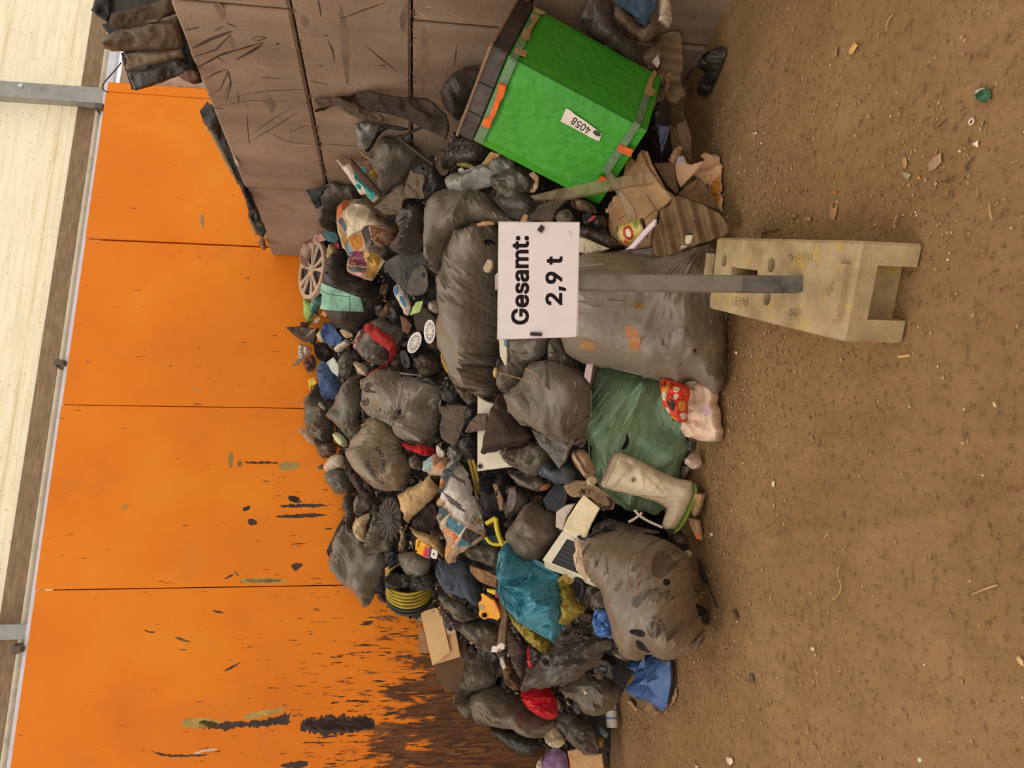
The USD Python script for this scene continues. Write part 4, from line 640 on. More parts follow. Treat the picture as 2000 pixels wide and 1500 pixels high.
sheet('black_film', 'pointed black plastic film at the highest bag by the concrete wall', 'film scrap', 'A 160,130 240,118 330,100 290,172 262,195 290,255 240,282 200,210', BLACK, .01, .10, bend=.15)
bag('dark bag under the cream lined cartoon cloth', 'A 870,360 1000,250 1110,262 1145,370 1135,560 1085,622 1010,645 960,660 820,600 900,520 945,480', fm((70,60,50)), .08, .05, .09, ang=1.5)
# cartoon patched cloth
t = soft('patchwork_cloth', 'crumpled patchwork cloth with colourful printed squares and cream lining', 'cloth', 'A 398,335 430,250 480,215 600,210 700,230 760,300 880,360 950,500 800,592 772,602 770,720 722,880 640,862 520,822 482,760 500,680 525,690 445,570 408,450', cl((186,150,112), .8), .10, .17, 'cloth', wr=.07, smooth=1)
for q, c_ in (('A 430,260 500,222 560,260 520,330 430,370', (206,106,54)), ('A 440,380 500,370 520,450 470,470', (84,92,104)), ('A 420,400 440,480 500,520 470,560 420,470', (206,176,110)), ('A 480,560 530,600 540,680 480,640', (128,160,170)), ('A 545,540 660,500 665,560 590,630 560,610', (190,116,42)), ('A 500,640 560,626 665,640 660,750 520,740', (124,52,74)),
    ('A 500,755 660,768 655,800 560,800', (88,88,92)), ('A 520,805 660,806 640,858 530,822', (206,112,112)), ('A 680,645 765,660 760,740 690,760', (214,160,60)), ('A 675,765 760,750 735,830 680,850', (190,140,66)), ('A 670,480 770,450 780,560 690,640', (52,48,50)), ('A 690,570 760,560 765,640 690,638', (150,132,120)), ('A 790,450 940,500 800,588 780,540', (122,70,36)), ('A 560,215 680,228 700,250 590,250', (150,150,140)), ('A 540,800 640,812 620,840', (198,196,190)), ('A 690,690 720,680 715,740', (110,92,96))):
    dec(t, q, cl(c_, .8), 'print_patch', smooth=0)
t.add('print_letters', t.s.text('LIBAI', 'A 575,590', (.9, -.42), 20, 7), cl((222,190,60)), False)
drape_l = drape(t, 'A 565,275 620,262 700,262 780,368 900,400 872,450 760,442 620,500 512,552 500,500 590,432 555,362', .012, .006, smooth=1); t.add('lining', drape_l, cl((214,192,158), .95), 50, 'cream corduroy lining')
for k, x in enumerate(range(0, 5)): dec(t, f'A {690+x*9},{285+x*18} {696+x*9},{283+x*18} {880+x*5},{392+x*12} {872+x*5},{396+x*12}', cl((120,98,72)), 'lining_rib', lift=.020, smooth=0)
# middle: the two long bags behind the sign
bag('big taupe bag behind the sign nearest the green box, standing above the long bag', 'E 80,330 130,200 200,140 330,130 460,88 560,150 650,260 790,380 700,420 560,420 430,430 330,480 240,640 215,760 175,835 125,760 90,550', fm((106,92,75)), .16, .09, .055, ties=[('E 470,110', 1.0, 10)], ang=1.6)
lb = bag('longest taupe bag of the heap, running behind the left half of the sign', 'E 225,660 330,480 430,425 640,405 668,650 668,900 655,1350 H 560,100 562,300 545,470 450,552 370,542 200,392 110,170 75,90 E 172,1290 190,1050 205,880', fm((112,97,79)), .24, .10, .042, ang=2.4, cr=26, part='bag_film')
dec(lb, 'E 660,600 640,560 600,580 620,640', VOID, 'tear', smooth=1); dec(lb, ell('E', 190, 1285, 14, 22), VOID, 'hole'); dec(lb, ell('E', 217, 1367, 7, 8), VOID, 'hole')
sheet('yellow_lining', 'mustard yellow cloth showing along the lower edge of the longest bag', 'cloth', 'H 88,200 105,160 150,215 215,375 330,470 395,552 340,545 200,432 95,310', cl((196,148,66)), .012, .07, bend=.08, smooth=1)
sheet('bottle_scrap', 'beige broken plastic piece lying on the longest bag beside the sign', 'plastic piece', 'E 516,770 545,720 562,688 612,700 602,785 560,812 530,800', M('solid', (176,150,116), .4), .02, .30, bend=.1, smooth=1); sheet('wood_chip', 'pale splintered wood between the two bags above the sign', 'wood chip', 'E 460,402 530,380 600,384 612,412 540,420 470,428', M('rough', (186,138,84)), .01, .28, wr=.05)
sheet('wood_chip', 'small upright wood splinter above the top edge of the sign', 'wood chip', 'E 812,392 850,322 886,330 872,392', M('rough', (170,128,84)), .008, .20)
sheet('rubber_mat', 'dark flat car mat lying between the cartoon cloth and the big taupe bag', 'car mat', 'A 770,720 900,655 1010,640 1140,602 1165,880 1140,985 1000,992 900,890 850,850', M('film', (48,40,33), .55, amt=.4), .014, .05, wr=.02, bend=.04, smooth=1)
t = sheet('rubber_mat', 'brown black mat corner with a dark hole beside the blue white packet', 'car mat', 'A 972,950 1000,850 1060,750 1140,732 1165,880 1152,955 1100,992 990,988', M('film', (72,60,46), .6, amt=.4), .012, .10, wr=.015, bend=.03, smooth=1); dec(t, ell('A', 1122, 820, 11, 17), VOID, 'hole')
db = bag('dark brown tightly stuffed bag under the mint green cloth', 'O 640,280 750,210 880,120 960,110 1000,300 970,400 1080,500 1300,570 1450,560 1560,700 1700,850 1400,1200 1200,1350 1100,1392 950,1322 850,1290 720,1150 650,1000 612,700 640,500', fm((56,48,42), amt=.22), .17, .10, .045, ties=[('O 1640,760', 1.0, 9)], ang=.5)
dec(db, 'O 720,440 800,460 830,500 760,480', VOID, 'tear', smooth=1)
t = Thing('mint_cloth', 'mint green trouser leg laid across the dark stuffed bag', 'cloth'); t.add('cloth', drape(db, 'O 640,602 900,700 1280,832 1420,880 1390,1092 1100,1092 850,1070 680,1030 632,950 615,750', .010, .006, smooth=0), cl((146,188,160), amt=.3), 50)
for q in ('O 645,735 840,800 1000,838 1272,868 1272,876 1000,846 838,808 645,743', 'O 1280,836 1288,838 1246,1088 1238,1088'): m = db.s.decal(P(q), lift=.0195, smooth=0); t.add('seam', m, cl((66,78,64)), False)
# hubcap
hc = np.array(P('O 466,405')[0]); ho = at_heap(hc[None], .16); tc = -unit(rays(hc)[0]); mi = -.98 * DN + .2 * RT; mi = unit(mi - tc * (mi @ tc)); hn = unit(math.cos(math.radians(67)) * tc + math.sin(math.radians(67)) * mi)
ho = ho + hn * .02; HR = 57.5 / FOC * float((ho - C0) @ FW); he1 = unit(np.cross(hn, tc)); he2 = np.cross(hn, he1)
t = Thing('hubcap', 'silver beige wheel hubcap with curved spokes on top of the heap', 'hubcap'); circ = shapely.Point(0, 0).buffer; ringp = circ(HR, 40).difference(circ(HR * .86, 40)); sp = []
for k in range(5):
    for dlt, bw in ((-.30, .23), (.30, -.23)):
        a = k * 2 * math.pi / 5 + dlt * .5; rs = np.linspace(.14, .9, 10); an = a + bw * (rs - .2) + dlt * .9 * rs; hw = .035 + .075 * rs ** 2
        sp.append(Polygon(np.r_[np.c_[rs * np.cos(an - hw / np.maximum(rs, .3)), rs * np.sin(an - hw / np.maximum(rs, .3))], np.c_[rs * np.cos(an + hw / np.maximum(rs, .3)), rs * np.sin(an + hw / np.maximum(rs, .3))][::-1]] * HR).buffer(0))
hub = shapely.union_all([ringp, circ(HR * .2, 30)] + sp); mh = M('solid', (196,172,146), .45, metal=.15, amt=.3)
t.add('spoke_ring', put2d(hub, ho, he1, he2, hn, .012), mh, False); t.add('back_disc', put2d(circ(HR * .93, 36), ho, he1, he2, hn, .008, -.017), M('solid', (58,48,40), .6), False); t.add('rim_wall', put2d(circ(HR, 40).difference(circ(HR * .955, 40)), ho, he1, he2, hn, .018, -.017), mh, False); t.add('centre_cap', put2d(circ(HR * .13, 24).difference(circ(HR * .09, 24)), ho, he1, he2, hn, .006, .012), M('solid', (214,190,160), .4), False)
soft('film_bag', 'pale pinkish translucent bag behind the hubcap', 'plastic bag', 'A 105,620 150,560 200,532 300,528 330,560 240,610 190,690 160,800 122,742', M('film', (214,176,154), .35, trans=.35, amt=.2, dust=(190,160,130)), .06, .05, 'film', wr=.08); sheet('film_scrap', 'small pink film scrap above the pale translucent bag', 'film scrap', 'A 232,492 288,482 330,540 262,552 205,545', fm((222,164,150), trans=.3), .008, .05, bend=.15)
soft('foam_chunk', 'yellowish crumbly foam chunk right of the hubcap', 'foam', 'A 332,620 350,560 400,582 418,620 408,668 370,722 332,690', M('rough', (190,158,112), amt=.4), .05, .10, 'foam', wr=.14, cr=0)
sheet('pink_scrap', 'crumpled crimson scrap above the yellowish foam', 'rag', 'A 388,560 420,545 446,580 432,612 400,592', cl((156,58,76)), .02, .10, bend=.2, smooth=1); sheet('teal_cloth', 'teal fabric scrap between the concrete wall and the hubcap', 'cloth', 'A 300,465 392,460 432,512 422,562 350,560 308,520', cl((74,118,116)), .012, .07, bend=.1, smooth=1)
t = soft('net_cloth', 'light green ribbed cloth hanging below the hubcap', 'cloth', 'O 258,830 310,790 345,850 400,960 432,1090 430,1272 340,1272 300,1182 262,1092 290,960', cl((168,190,106), scale=60.), .035, .07, 'cloth', wr=.10, ang=1.35)
soft('teal_rag', 'pale teal knotted rag left of the mint trouser leg', 'rag', 'O 390,930 480,830 560,770 612,850 600,930 520,990 502,1050 530,1142 440,1112 402,1000', cl((110,160,146)), .05, .09, 'rag', wr=.14)
sheet('orange_scrap', 'orange speckled wrapper under the pale teal rag', 'wrapper', 'O 600,920 660,1000 692,1100 655,1190 600,1132 545,1150 620,1020', fm((206,138,90)), .012, .08, bend=.15, smooth=1); sheet('paper_scrap', 'pale pink paper below the pale teal rag', 'paper', 'O 440,1200 520,1150 560,1190 500,1270 440,1280', cd((218,176,146)), .006, .07, bend=.15)
# upper left: bags of clothing, wrapper etc.
t = sheet('gift_bag', 'pointed dark brown paper bag sticking out in front of the orange wall', 'paper bag', 'B 3,165 60,158 110,150 200,170 262,172 245,250 222,305 130,275 60,222', cd((82,62,44), amt=.3), .03, .08, bend=.06, wr=.03); dec(t, 'B 150,262 222,188 262,172 220,205', cd((196,160,120)), 'pale_edge', smooth=0); dec(t, 'B 178,280 205,285 198,302 172,296', cd((150,130,112)), 'price_tag', smooth=0)
soft('red_bundle', 'dark maroon knotted scrap tucked in the pointed paper bag', 'rag', 'B 105,150 118,115 165,125 200,140 165,160 140,188 112,168', cl((92,48,44)), .03, .10, 'rag', wr=.12)
t = sheet('sweet_wrapper', 'brown wrapper with white script lettering by the orange wall', 'wrapper', 'B 108,292 200,330 206,360 135,430 92,468 32,482 90,430 95,350', cd((128,100,76)), .006, .09, bend=.04, wr=.02); t.add('wrapper_letters', t.s.text('Gms', 'B 128,412', (-.12, -.99), 24, 8), cd((236,224,204)), False); t.add('wrapper_letters', t.s.text('ufe', 'B 165,380', (-.1, -.99), 14, 5), cd((236,224,204)), False); dec(t, 'B 165,325 200,334 200,352 175,350', cd((170,44,40)), 'red_patch', smooth=1)
t = soft('pouch', 'small brown pouch with a dark red patch against the orange wall', 'pouch', 'B 140,420 210,380 236,420 240,500 190,542 150,512', fm((84,62,50)), .04, .07, 'pouch', wr=.06); dec(t, 'B 160,440 215,440 210,472 165,468', cl((122,44,46)), 'red_patch', smooth=1)
soft('fur_scrap', 'black brown matted hair lying beside the blue jeans scraps', 'hair', 'B 225,295 300,280 345,320 402,380 350,470 285,452 230,400', cl((42,31,24), scale=90., bump=1.0), .05, .12, 'hair', wr=.16, cr=26)
sheet('denim_scrap', 'blue denim scrap folded above the cream cup', 'denim', 'B 275,195 325,100 420,190 490,270 388,330 340,300 300,290', cl((72,92,130)), .015, .10, bend=.1, wr=.05, smooth=1); soft('denim_trousers', 'worn blue jeans hanging down beside the orange wall', 'jeans', 'B 240,460 300,432 362,500 422,600 462,690 430,752 370,740 290,762 268,640', cl((80,98,132)), .05, .11, 'denim', wr=.10, ang=.2)
sheet('foam_scrap', 'beige crumbly foam sheet behind the denim scrap', 'foam', 'B 245,222 300,172 362,270 362,312 405,350 340,330 270,290', cd((206,178,132)), .012, .09, wr=.06, smooth=0); sheet('cardboard_scrap', 'torn cream cardboard right of the denim scrap', 'cardboard', 'B 430,190 470,165 530,200 545,240 500,255 460,240', cd((196,158,116)), .008, .08, bend=.12)
soft('plastic_cup', 'cream plastic cup lying below the denim scrap', 'cup', 'B 388,330 440,290 492,260 512,275 526,302 470,342 420,372 400,358', M('solid', (206,186,158), .45), .045, .14, 'cup', wr=0, smooth=1); sheet('pale_film', 'pale mint plastic sheet between the jeans and the olive bag', 'film scrap', 'B 322,450 385,402 432,480 422,570 370,532', M('film', (200,200,178), .4), .006, .12, bend=.08)
bag('narrow olive bag right of the blue jeans', 'B 420,420 500,342 540,392 522,540 470,592 430,542', fm((86,78,60)), .05, .08, .08, ang=1.4)
soft('pink_cloth', 'pale pink striped cloth strip beside the red shawl', 'cloth', 'B 540,300 560,240 590,190 630,170 642,210 602,262 582,350 545,342', cl((190,140,126)), .03, .11, 'cloth', wr=.08, ang=1.4)
gbg = bag('grey wrinkled bag framed by the red shawl', 'B 600,285 640,210 700,120 760,98 860,140 945,160 955,262 900,310 870,440 740,472 655,430 590,360', fm((98,88,74)), .11, .07, .07, ang=2.3)
soft('red_shawl', 'red curved shawl wrapped round the grey wrinkled bag', 'shawl', 'B 640,135 690,118 780,198 850,238 895,310 882,400 800,490 720,542 645,602 628,572 740,490 828,430 842,362 762,310 660,222 622,192', cl((168,38,32), amt=.25), .035, .25, 'shawl', wr=.05, ang=.9)
soft('fur_scrap', 'black fluffy fur scrap above the cream knotted rag', 'fur', 'B 528,372 560,340 640,382 664,430 600,452 548,432', cl((34,26,21), bump=1.0), .04, .13, 'fur', wr=.15, cr=24); soft('knotted_rag', 'cream knotted rag touching the red shawl end', 'rag', 'B 548,432 600,452 672,490 652,562 600,552 560,522', cl((206,180,146)), .05, .14, 'rag', wr=.16)
# footprint bag
fb = bag('taupe bag printed with brown bare footprints', 'B 640,600 760,520 880,528 955,572 1080,602 1256,575 1235,680 1226,800 1216,900 1202,1112 1100,1115 950,1082 885,1022 862,932 780,892 690,890 632,802 634,700', fm((118,104,86)), .17, .12, .045, ties=[('B 985,850', .7, 10), ('B 890,1010', .6, 8)], part='bag_film')
BR = fm((54,42,33), .42, amt=.15)
for q in ('B 640,770 650,745 690,760 720,740 738,752 735,790 705,808 660,805', 'B 705,690 722,640 760,620 800,625 812,650 780,668 790,690 835,700 815,712 770,700 730,705'): dec(fb, q, BR, 'foot_print', smooth=1)
for (x, y, r) in ((690,672,13), (686,645,10), (694,622,8), (708,606,7), (726,596,6), (634,720,6), (632,735,6), (634,790,6), (640,805,5), (812,838,14)): dec(fb, ell('B', x, y, r, r), BR, 'toe_print', smooth=0)
dec(fb, 'B 980,840 1005,828 1015,860 1000,885 982,870', VOID, 'tear', smooth=1)
pbg = bag('round taupe bag printed with a paw and two lines of capitals', 'B 650,905 740,895 830,910 872,962 892,1030 945,1062 935,1150 1000,1250 1010,1350 960,1440 900,1488 780,1488 690,1430 600,1340 530,1200 530,1112 620,1040 645,962', fm((124,107,84), dust=(176,136,84), amt=.45), .19, .13, .045, ties=[('B 930,1150', 1.1, 11)], part='bag_film')
pbg.add('print_letters', pbg.s.text('SPAT FÜR EI', 'V 455,520', (.42, .9), 52, 7), fm((40,33,26)), False); pbg.add('print_letters', pbg.s.text('FUSSABDRUCK', 'V 352,770', (.58, .81), 53, 6), fm((44,36,28)), False)
for q in ('V 250,1020 275,1008 330,1050 400,1120 395,1150 330,1140 270,1100', 'V 215,1085 240,1080 290,1150 285,1185 240,1150'): dec(pbg, q, BR, 'paw_print', smooth=1)
for (x, y, r) in ((318,998,12), (355,1022,15), (398,1052,19), (445,1106,26), (285,988,6)): dec(pbg, ell('V', x, y, r, r), BR, 'toe_print', smooth=0)
bag('creased bag between the blue jeans and the footprint bag', 'R 500,1050 560,965 640,850 700,700 790,612 862,600 892,780 918,970 860,1110 952,1260 900,1340 800,1420 760,1330 690,1240 640,1182 560,1122', fm((102,90,74)), .11, .07, .055, ang=1.9)
bag('brown edged bag touching the orange wall below the blue jeans', 'R 240,880 300,800 400,662 435,880 545,870 575,960 520,1050 580,1150 560,1280 565,1392 480,1402 300,1342 250,1182 238,1000', fm((88,75,60)), .11, .06, .075, cr=24)
t = sheet('food_packet', 'yellow and red food packet peeking out by the orange wall', 'packet', 'R 258,640 340,590 385,620 372,680 312,722 290,785 275,740', fm((222,172,44), amt=.1), .008, .04, bend=.08); dec(t, 'R 330,605 380,622 360,660', cd((206,66,36)), 'red_patch', smooth=0)
soft('clear_film', 'wispy white translucent film against the orange wall', 'plastic film', 'R 140,1242 190,1210 262,1262 300,1342 385,1412 300,1422 240,1382 212,1312', M('film', (226,210,192), .3, trans=.4, clear=.25, amt=.1), .03, .04, 'film', wr=.12)
soft('knit_sleeve', 'dark brown knitted sleeve winding between the bags', 'sleeve', 'C 222,100 262,120 290,220 340,290 405,420 452,430 500,470 522,600 580,722 560,762 500,712 462,582 440,472 380,470 302,382 232,252', cl((78,62,52), scale=130., bump=1.0), .05, .14, 'knit', wr=.05)
bag('small brown bag low against the orange wall above the pale container', 'B 225,1058 300,1090 400,1108 412,1162 312,1246 272,1192', fm((92,70,54)), .06, .06, .09); soft('plastic_container', 'pale cream plastic container between two bags at the orange wall', 'container', 'B 298,1302 340,1240 380,1200 470,1190 478,1292 400,1330 330,1352', M('solid', (208,184,156), .5, amt=.3), .07, .07, 'container', wr=.01, edge=.06); sheet('dark_scrap', 'grey torn scrap sticking out against the orange wall', 'rag', 'C 0,218 30,195 50,205 40,235 10,235', cl((88,78,72)), .01, .05, bend=.15)
bag('folded grey bag beside the knitted sleeve at the orange wall', 'C 68,290 100,242 240,228 255,310 305,380 302,432 150,438 130,382 82,352', fm((94,84,68)), .08, .08, .07, ang=0.0)
soft('crumpled_paper', 'pale green crumpled paper between two taupe bags', 'paper', 'R 560,1290 600,1278 642,1282 742,1382 742,1462 660,1442 602,1402', cd((206,204,156)), .04, .11, 'paper', wr=.16); soft('crumpled_paper', 'small cream crumpled tissue on the brown edged bag', 'paper', 'R 380,920 410,905 440,930 472,985 462,1005 410,975', cd((196,172,136)), .025, .20, 'paper', wr=.16)
# left of centre
soft('finned_wheel', 'dark brown finned plastic wheel half hidden under the knitted sleeve', 'wheel', ell('C', 600, 640, 108, 195, 8), M('solid', (60,48,39), .6, amt=.5), .03, .05, 'disc', wr=0, edge=.02, jit=0); w_ = THINGS[-1]
for k in range(16):
    a = k * 2 * math.pi / 16; x0, y0, x1, y1 = 600 + 22 * math.cos(a), 640 + 38 * math.sin(a), 600 + 96 * math.cos(a + .25), 640 + 176 * math.sin(a + .25); w_.add('fin', tube(w_.s.on(P(f'C {x0},{y0} {(x0+x1)/2+6*math.sin(a)},{(y0+y1)/2} {x1},{y1}'), .002), [.007, .012], 6, 2), M('solid', (86,70,56), .6, amt=.5), 40)
w_.add('hub', lathe([(0, -.01), (.03, -.01), (.028, .014), (0, .018)], w_.s.on(P('C 600,640'), .002)[0], w_.s.fr.n, 16), M('solid', (78,62,50), .6), 30)
bag('large smooth grey bag tapering to a point in front of the orange wall', 'C 130,830 215,680 300,760 385,850 400,905 555,910 545,1000 520,1080 480,1172 412,1384 300,1232 180,1110 128,1042', fm((110,98,81)), .10, .13, .05, smooth=1, ties=[('C 420,960', .5, 8)])
sheet('black_film', 'black plastic edge behind the pointed grey bag at the orange wall', 'film scrap', 'C 78,900 150,742 215,610 228,690 145,830 140,1040 122,1000', BLACK, .01, .07, bend=.05); bag('brown bag under the knitted sleeve next to the orange wall', 'C 215,605 222,470 242,440 300,450 315,560 292,690 330,760 270,740', fm((86,68,53)), .07, .07, .08)
soft('cream_rag', 'cream crumpled rag on top of the pointed grey bag', 'rag', 'C 280,690 330,622 432,588 422,642 392,702 402,802 380,842 310,782', cl((206,174,132)), .06, .19, 'rag', wr=.15, smooth=1); bag('grey fan folded bag right of the cream crumpled rag', 'C 390,880 430,700 480,560 525,660 565,760 612,862 550,902 430,922', fm((98,86,71)), .07, .14, .09, ties=[('C 395,880', 1.2, 12)])
bag('small grey bag above the cream crumpled rag', 'C 295,500 330,440 420,460 440,520 380,590 330,615 300,560', fm((112,98,82)), .05, .09, .10)
soft('twisted_rag', 'cream twisted rag beside the finned wheel', 'rag', 'C 662,700 690,690 712,760 722,860 700,912 672,880 685,800', cl((190,160,128)), .04, .12, 'rag', wr=.16); soft('black_cloth', 'crumpled charcoal cloth below the pointed grey bag', 'cloth', 'C 518,1150 572,1090 560,960 620,908 682,980 692,1090 652,1162 602,1232 560,1272 528,1222', cl((44,44,46)), .05, .10, 'cloth', wr=.13)
bag('stone grey rounded bag below the beige felt hat', 'C 658,940 740,908 830,908 912,960 902,1080 852,1122 760,1112 700,1052', fm((106,94,78)), .08, .11, .07, smooth=1); sheet('cardboard_scrap', 'tan scrap under the charcoal cloth by the ribbed hose', 'cardboard', 'C 545,1040 580,1020 608,1100 585,1130 555,1110', cd((176,134,92)), .006, .17)
# ribbed hose
hq = P('C 745,1100')[0]; hp = at_heap(hq[None], .14); tcam = -unit(rays(hq)[0]); hax = unit(math.cos(math.radians(57)) * tcam + math.sin(math.radians(57)) * (RT - .02 * DN)); hr = 46 / FOC * float((hp - C0) @ FW); hp = hp - hax * .02
t = Thing('ribbed_hose', 'black corrugated drain hose with yellow worn ribs', 'drain hose'); hl = .17; prof = [(hr * .86, .0)]
for k in range(7): z_ = -k * hl / 7; prof += [(hr * .90, z_), (hr * .86, z_ - hl / 14), (hr * .90, z_ - hl / 7 + .002)]
prof += [(hr * .5, -hl), (0, -hl)]; t.add('hose_wall', lathe(prof, hp, hax, 40), M('solid', (30,25,21), .5, amt=.4), 40); t.add('inner_wall', lathe([(hr * .86, 0), (hr * .8, -.002), (hr * .78, -hl * .9), (0, -hl * .92)], hp, hax, 40), VOID, 40)
yr = M('rough', (186,158,44), .6, amt=.6, dirt=(40,32,24))
for k in range(7):
    z_ = -k * hl / 7; t.add('rib', lathe([(hr * .88, z_ + .004), (hr * .965, z_ + .004), (hr, z_), (hr * .965, z_ - .006), (hr * .88, z_ - .006)], hp, hax, 40), yr if k < 5 else M('solid', (66,58,44), .5), 40)
t.add('mouth_rim', lathe([(hr * .84, 0), (hr * .84, .006), (hr * .9, .006), (hr * .9, 0)], hp, hax, 40), M('solid', (40,34,28), .5), 40)
# beige cap, printed bag, yellow tube frame
t = soft('felt_hat', 'beige felt hat with striped knitted cuff', 'hat', 'C 650,450 690,420 800,362 900,300 945,232 1005,240 995,340 985,420 880,540 762,640 742,692 700,602 668,520', cl((196,158,106), scale=300.), .08, .15, 'felt', wr=.02, smooth=1); dec(t, 'C 800,440 820,430 815,480 800,505 795,470', cl((150,118,76)), 'stain', smooth=1)
for k in range(3): dec(t, f'C {948+k*16},{236+k*3} {956+k*16},{236+k*3} {962+k*14},{300+k*8} {990+k*4},{352+k*14} {984+k*4},{358+k*14} {952+k*14},{304+k*8}', cl((62,44,34)), 'cuff_stripe', smooth=1)
soft('brown_lining', 'dark brown fleece lining under the beige felt hat', 'lining', 'C 752,680 830,562 962,478 985,640 905,762 830,742', cl((58,40,31)), .04, .11, 'fleece', wr=.05, smooth=1); soft('felt_slipper', 'beige felt slipper sole below the felt hat', 'slipper', 'C 752,700 830,742 885,762 972,780 1052,930 1042,958 1015,952 940,862 850,832 782,762', cl((186,146,96)), .05, .12, 'felt', wr=.03, smooth=1)
t = sheet('snack_packet', 'yellow to violet striped snack packet', 'packet', 'U 300,360 420,270 640,300 680,480 900,600 1060,680 1000,1320 640,1160 330,1000 380,860 270,860', cd((232,166,34), amt=.05), .006, .16, bend=.03, wr=0)
for q, c_ in (('U 640,860 760,880 700,1150 600,1120', (232,120,34)), ('U 760,680 880,700 830,1200 690,1150 740,900', (216,56,52)), ('U 880,760 960,780 900,1240 820,1200', (176,70,110)), ('U 960,700 1058,700 1000,1315 900,1250', (116,84,132))): dec(t, q, cd(c_, amt=.05), 'colour_band', smooth=0)
t.add('packet_letters', t.s.text('PAOLA', 'U 480,720', (.2, -.98), 17, 4), cd((52,36,16)), False); t.add('packet_letters', t.s.text('S', 'U 700,620', (.5, -.4), 8, 7), cd((246,232,222)), False)
t = sheet('hang_tag', 'white plastic hang tag beside the striped packet', 'tag', 'U 1080,770 1220,800 1380,880 1400,1000 1340,1300 1160,1290 1030,1190', M('solid', (226,212,194), .5), .004, .165, wr=0, bend=.01); dec(t, 'U 1175,1000 1240,1010 1215,1115 1150,1105', VOID, 'slot', smooth=0)
t = soft('printed_cushion', 'comic printed cushion cover with a big white care label', 'cushion cover', 'C 868,150 960,118 1110,138 1150,190 1235,262 1255,340 1335,560 1382,752 1370,792 1290,852 1200,902 1060,992 1042,872 980,692 985,560 1000,400 1000,300 940,282 870,242', cl((186,150,118), .8), .09, .18, 'cover', wr=.04, smooth=0, ang=.9)
for q, c_ in (('C 880,160 950,130 980,200 920,260 880,240', (150,170,166)), ('C 980,130 1050,130 1080,200 1010,260 980,210', (196,134,92)), ('C 1010,520 1100,560 1130,590 1040,660 1000,640', (62,82,84)), ('C 1140,600 1250,690 1200,760 1100,690', (74,112,120)), ('C 1070,680 1190,775 1140,850 1020,760', (200,106,50)), ('C 1060,700 1130,720 1150,760 1100,770', (222,170,120)), ('C 1000,700 1040,680 1100,800 1050,860', (96,62,64)), ('C 1255,700 1350,770 1260,840 1210,790', (60,48,44)), ('C 1200,790 1280,850 1160,860', (70,110,124)), ('C 1040,860 1130,860 1080,940 1060,980', (206,140,76)), ('C 990,480 1010,470 1020,500 1000,520', (214,160,50)), ('C 1030,780 1080,770 1060,800', (40,36,40)), ('C 1190,640 1240,680 1200,690', (190,200,196))): dec(t, q, cl(c_, .8), 'print_patch', smooth=0)
for q in ('C 1130,590 1140,596 1040,720 1032,712', 'C 1255,690 1264,697 1130,868 1120,860'): dec(t, q, cl((224,206,180)), 'white_piping', smooth=0)
lbq = drape(t, 'C 1100,232 1182,210 1232,262 1302,482 1342,602 1382,742 1330,722 1152,582 1012,432 1032,382', .004, .006, smooth=0); t.add('care_label', lbq, cl((212,198,182), .8, amt=.2), 40, 'white printed care label')
for k in range(9):
    x0, y0, x1, y1 = ((1128 + k * 6, 262 + k * 14, 1220 + k * 8, 330 + k * 14) if k < 3 else (1075 + (k-3) * 6, 420 + (k-3) * 13, 1240 + (k-3) * 10 - (30 if k % 3 else 0), 532 + (k-3) * 13 - (20 if k % 3 else 0))); m = t.s.decal(P(f'C {x0},{y0} {x1},{y1} {x1-2},{y1+4} {x0-2},{y0+4}'), lift=.0125, smooth=0, res=.004)
    if m is not None: t.add('print_line', m, cl((70,58,52)), False)
m = t.s.decal(ell('C', 1325, 640, 26, 20, 30), lift=.0125); t.add('label_emblem', m, cl((186,160,50)), False)
soft('printed_bundle', 'twisted blue and orange printed cloth end above the white care label', 'cloth', 'C 985,425 1005,300 1060,205 1112,138 1152,190 1095,250 1045,362 1005,440', cl((122,130,132), .8), .04, .25, 'cloth', wr=.12); t = THINGS[-1]; dec(t, 'C 1000,330 1050,300 1030,380 1000,400', cl((206,132,56)), 'print_patch'); dec(t, 'C 1070,180 1110,150 1120,190 1080,240', cl((212,206,196)), 'print_patch')
soft('red_cloth', 'bright red cloth squeezed below the footprint bag', 'cloth', 'B 932,1090 985,1108 1040,1130 1130,1110 1212,1170 1192,1202 1140,1212 1060,1190 960,1142', cl((198,34,32), amt=.1), .05, .14, 'cloth', wr=.14, smooth=1); soft('grey_rosette', 'grey frilled plastic rosette under the bright red cloth', 'plastic', 'B 998,1230 1030,1205 1060,1198 1105,1260 1092,1330 1032,1312 1000,1270', fm((108,96,84)), .05, .13, 'film', wr=.18, cr=28)
sheet('white_scrap', 'small white knotted scrap right of the bright red cloth', 'rag', 'B 1215,1160 1235,1105 1260,1150 1300,1180 1280,1230 1240,1215', cl((206,186,160)), .02, .15, bend=.2, smooth=1)
t = Thing('tubular_frame', 'bright yellow plastic handle frame standing out of the heap', 'handle'); yl = M('solid', (206,176,30), .4, amt=.15); lf = .14
pz_ = onplane(P('J 205,345 285,298 262,330 310,440 362,548 208,455 250,505 330,512 385,488'), at_heap(P('J 300,420'), lf), unit([0, -1, .3]))
t.add('tube', tube(pz_[0:2], .0115, 12, 0), yl, 40); t.add('tube', tube(pz_[[1, 3, 4]] , .0125, 12, 3), yl, 40); t.add('loop', tube(pz_[5:9], .0085, 12, 3), yl, 40)
t = Thing('yellow_tubes', 'pair of dull yellow tubes in the gap left of the white board', 'tube'); 
for q in ('C 1232,150 1262,260 1298,440', 'C 1262,140 1292,250 1322,425'): t.add('tube', tube(line3(q, .03), .010, 10, 2), M('solid', (164,130,48), .5, amt=.5), 40)
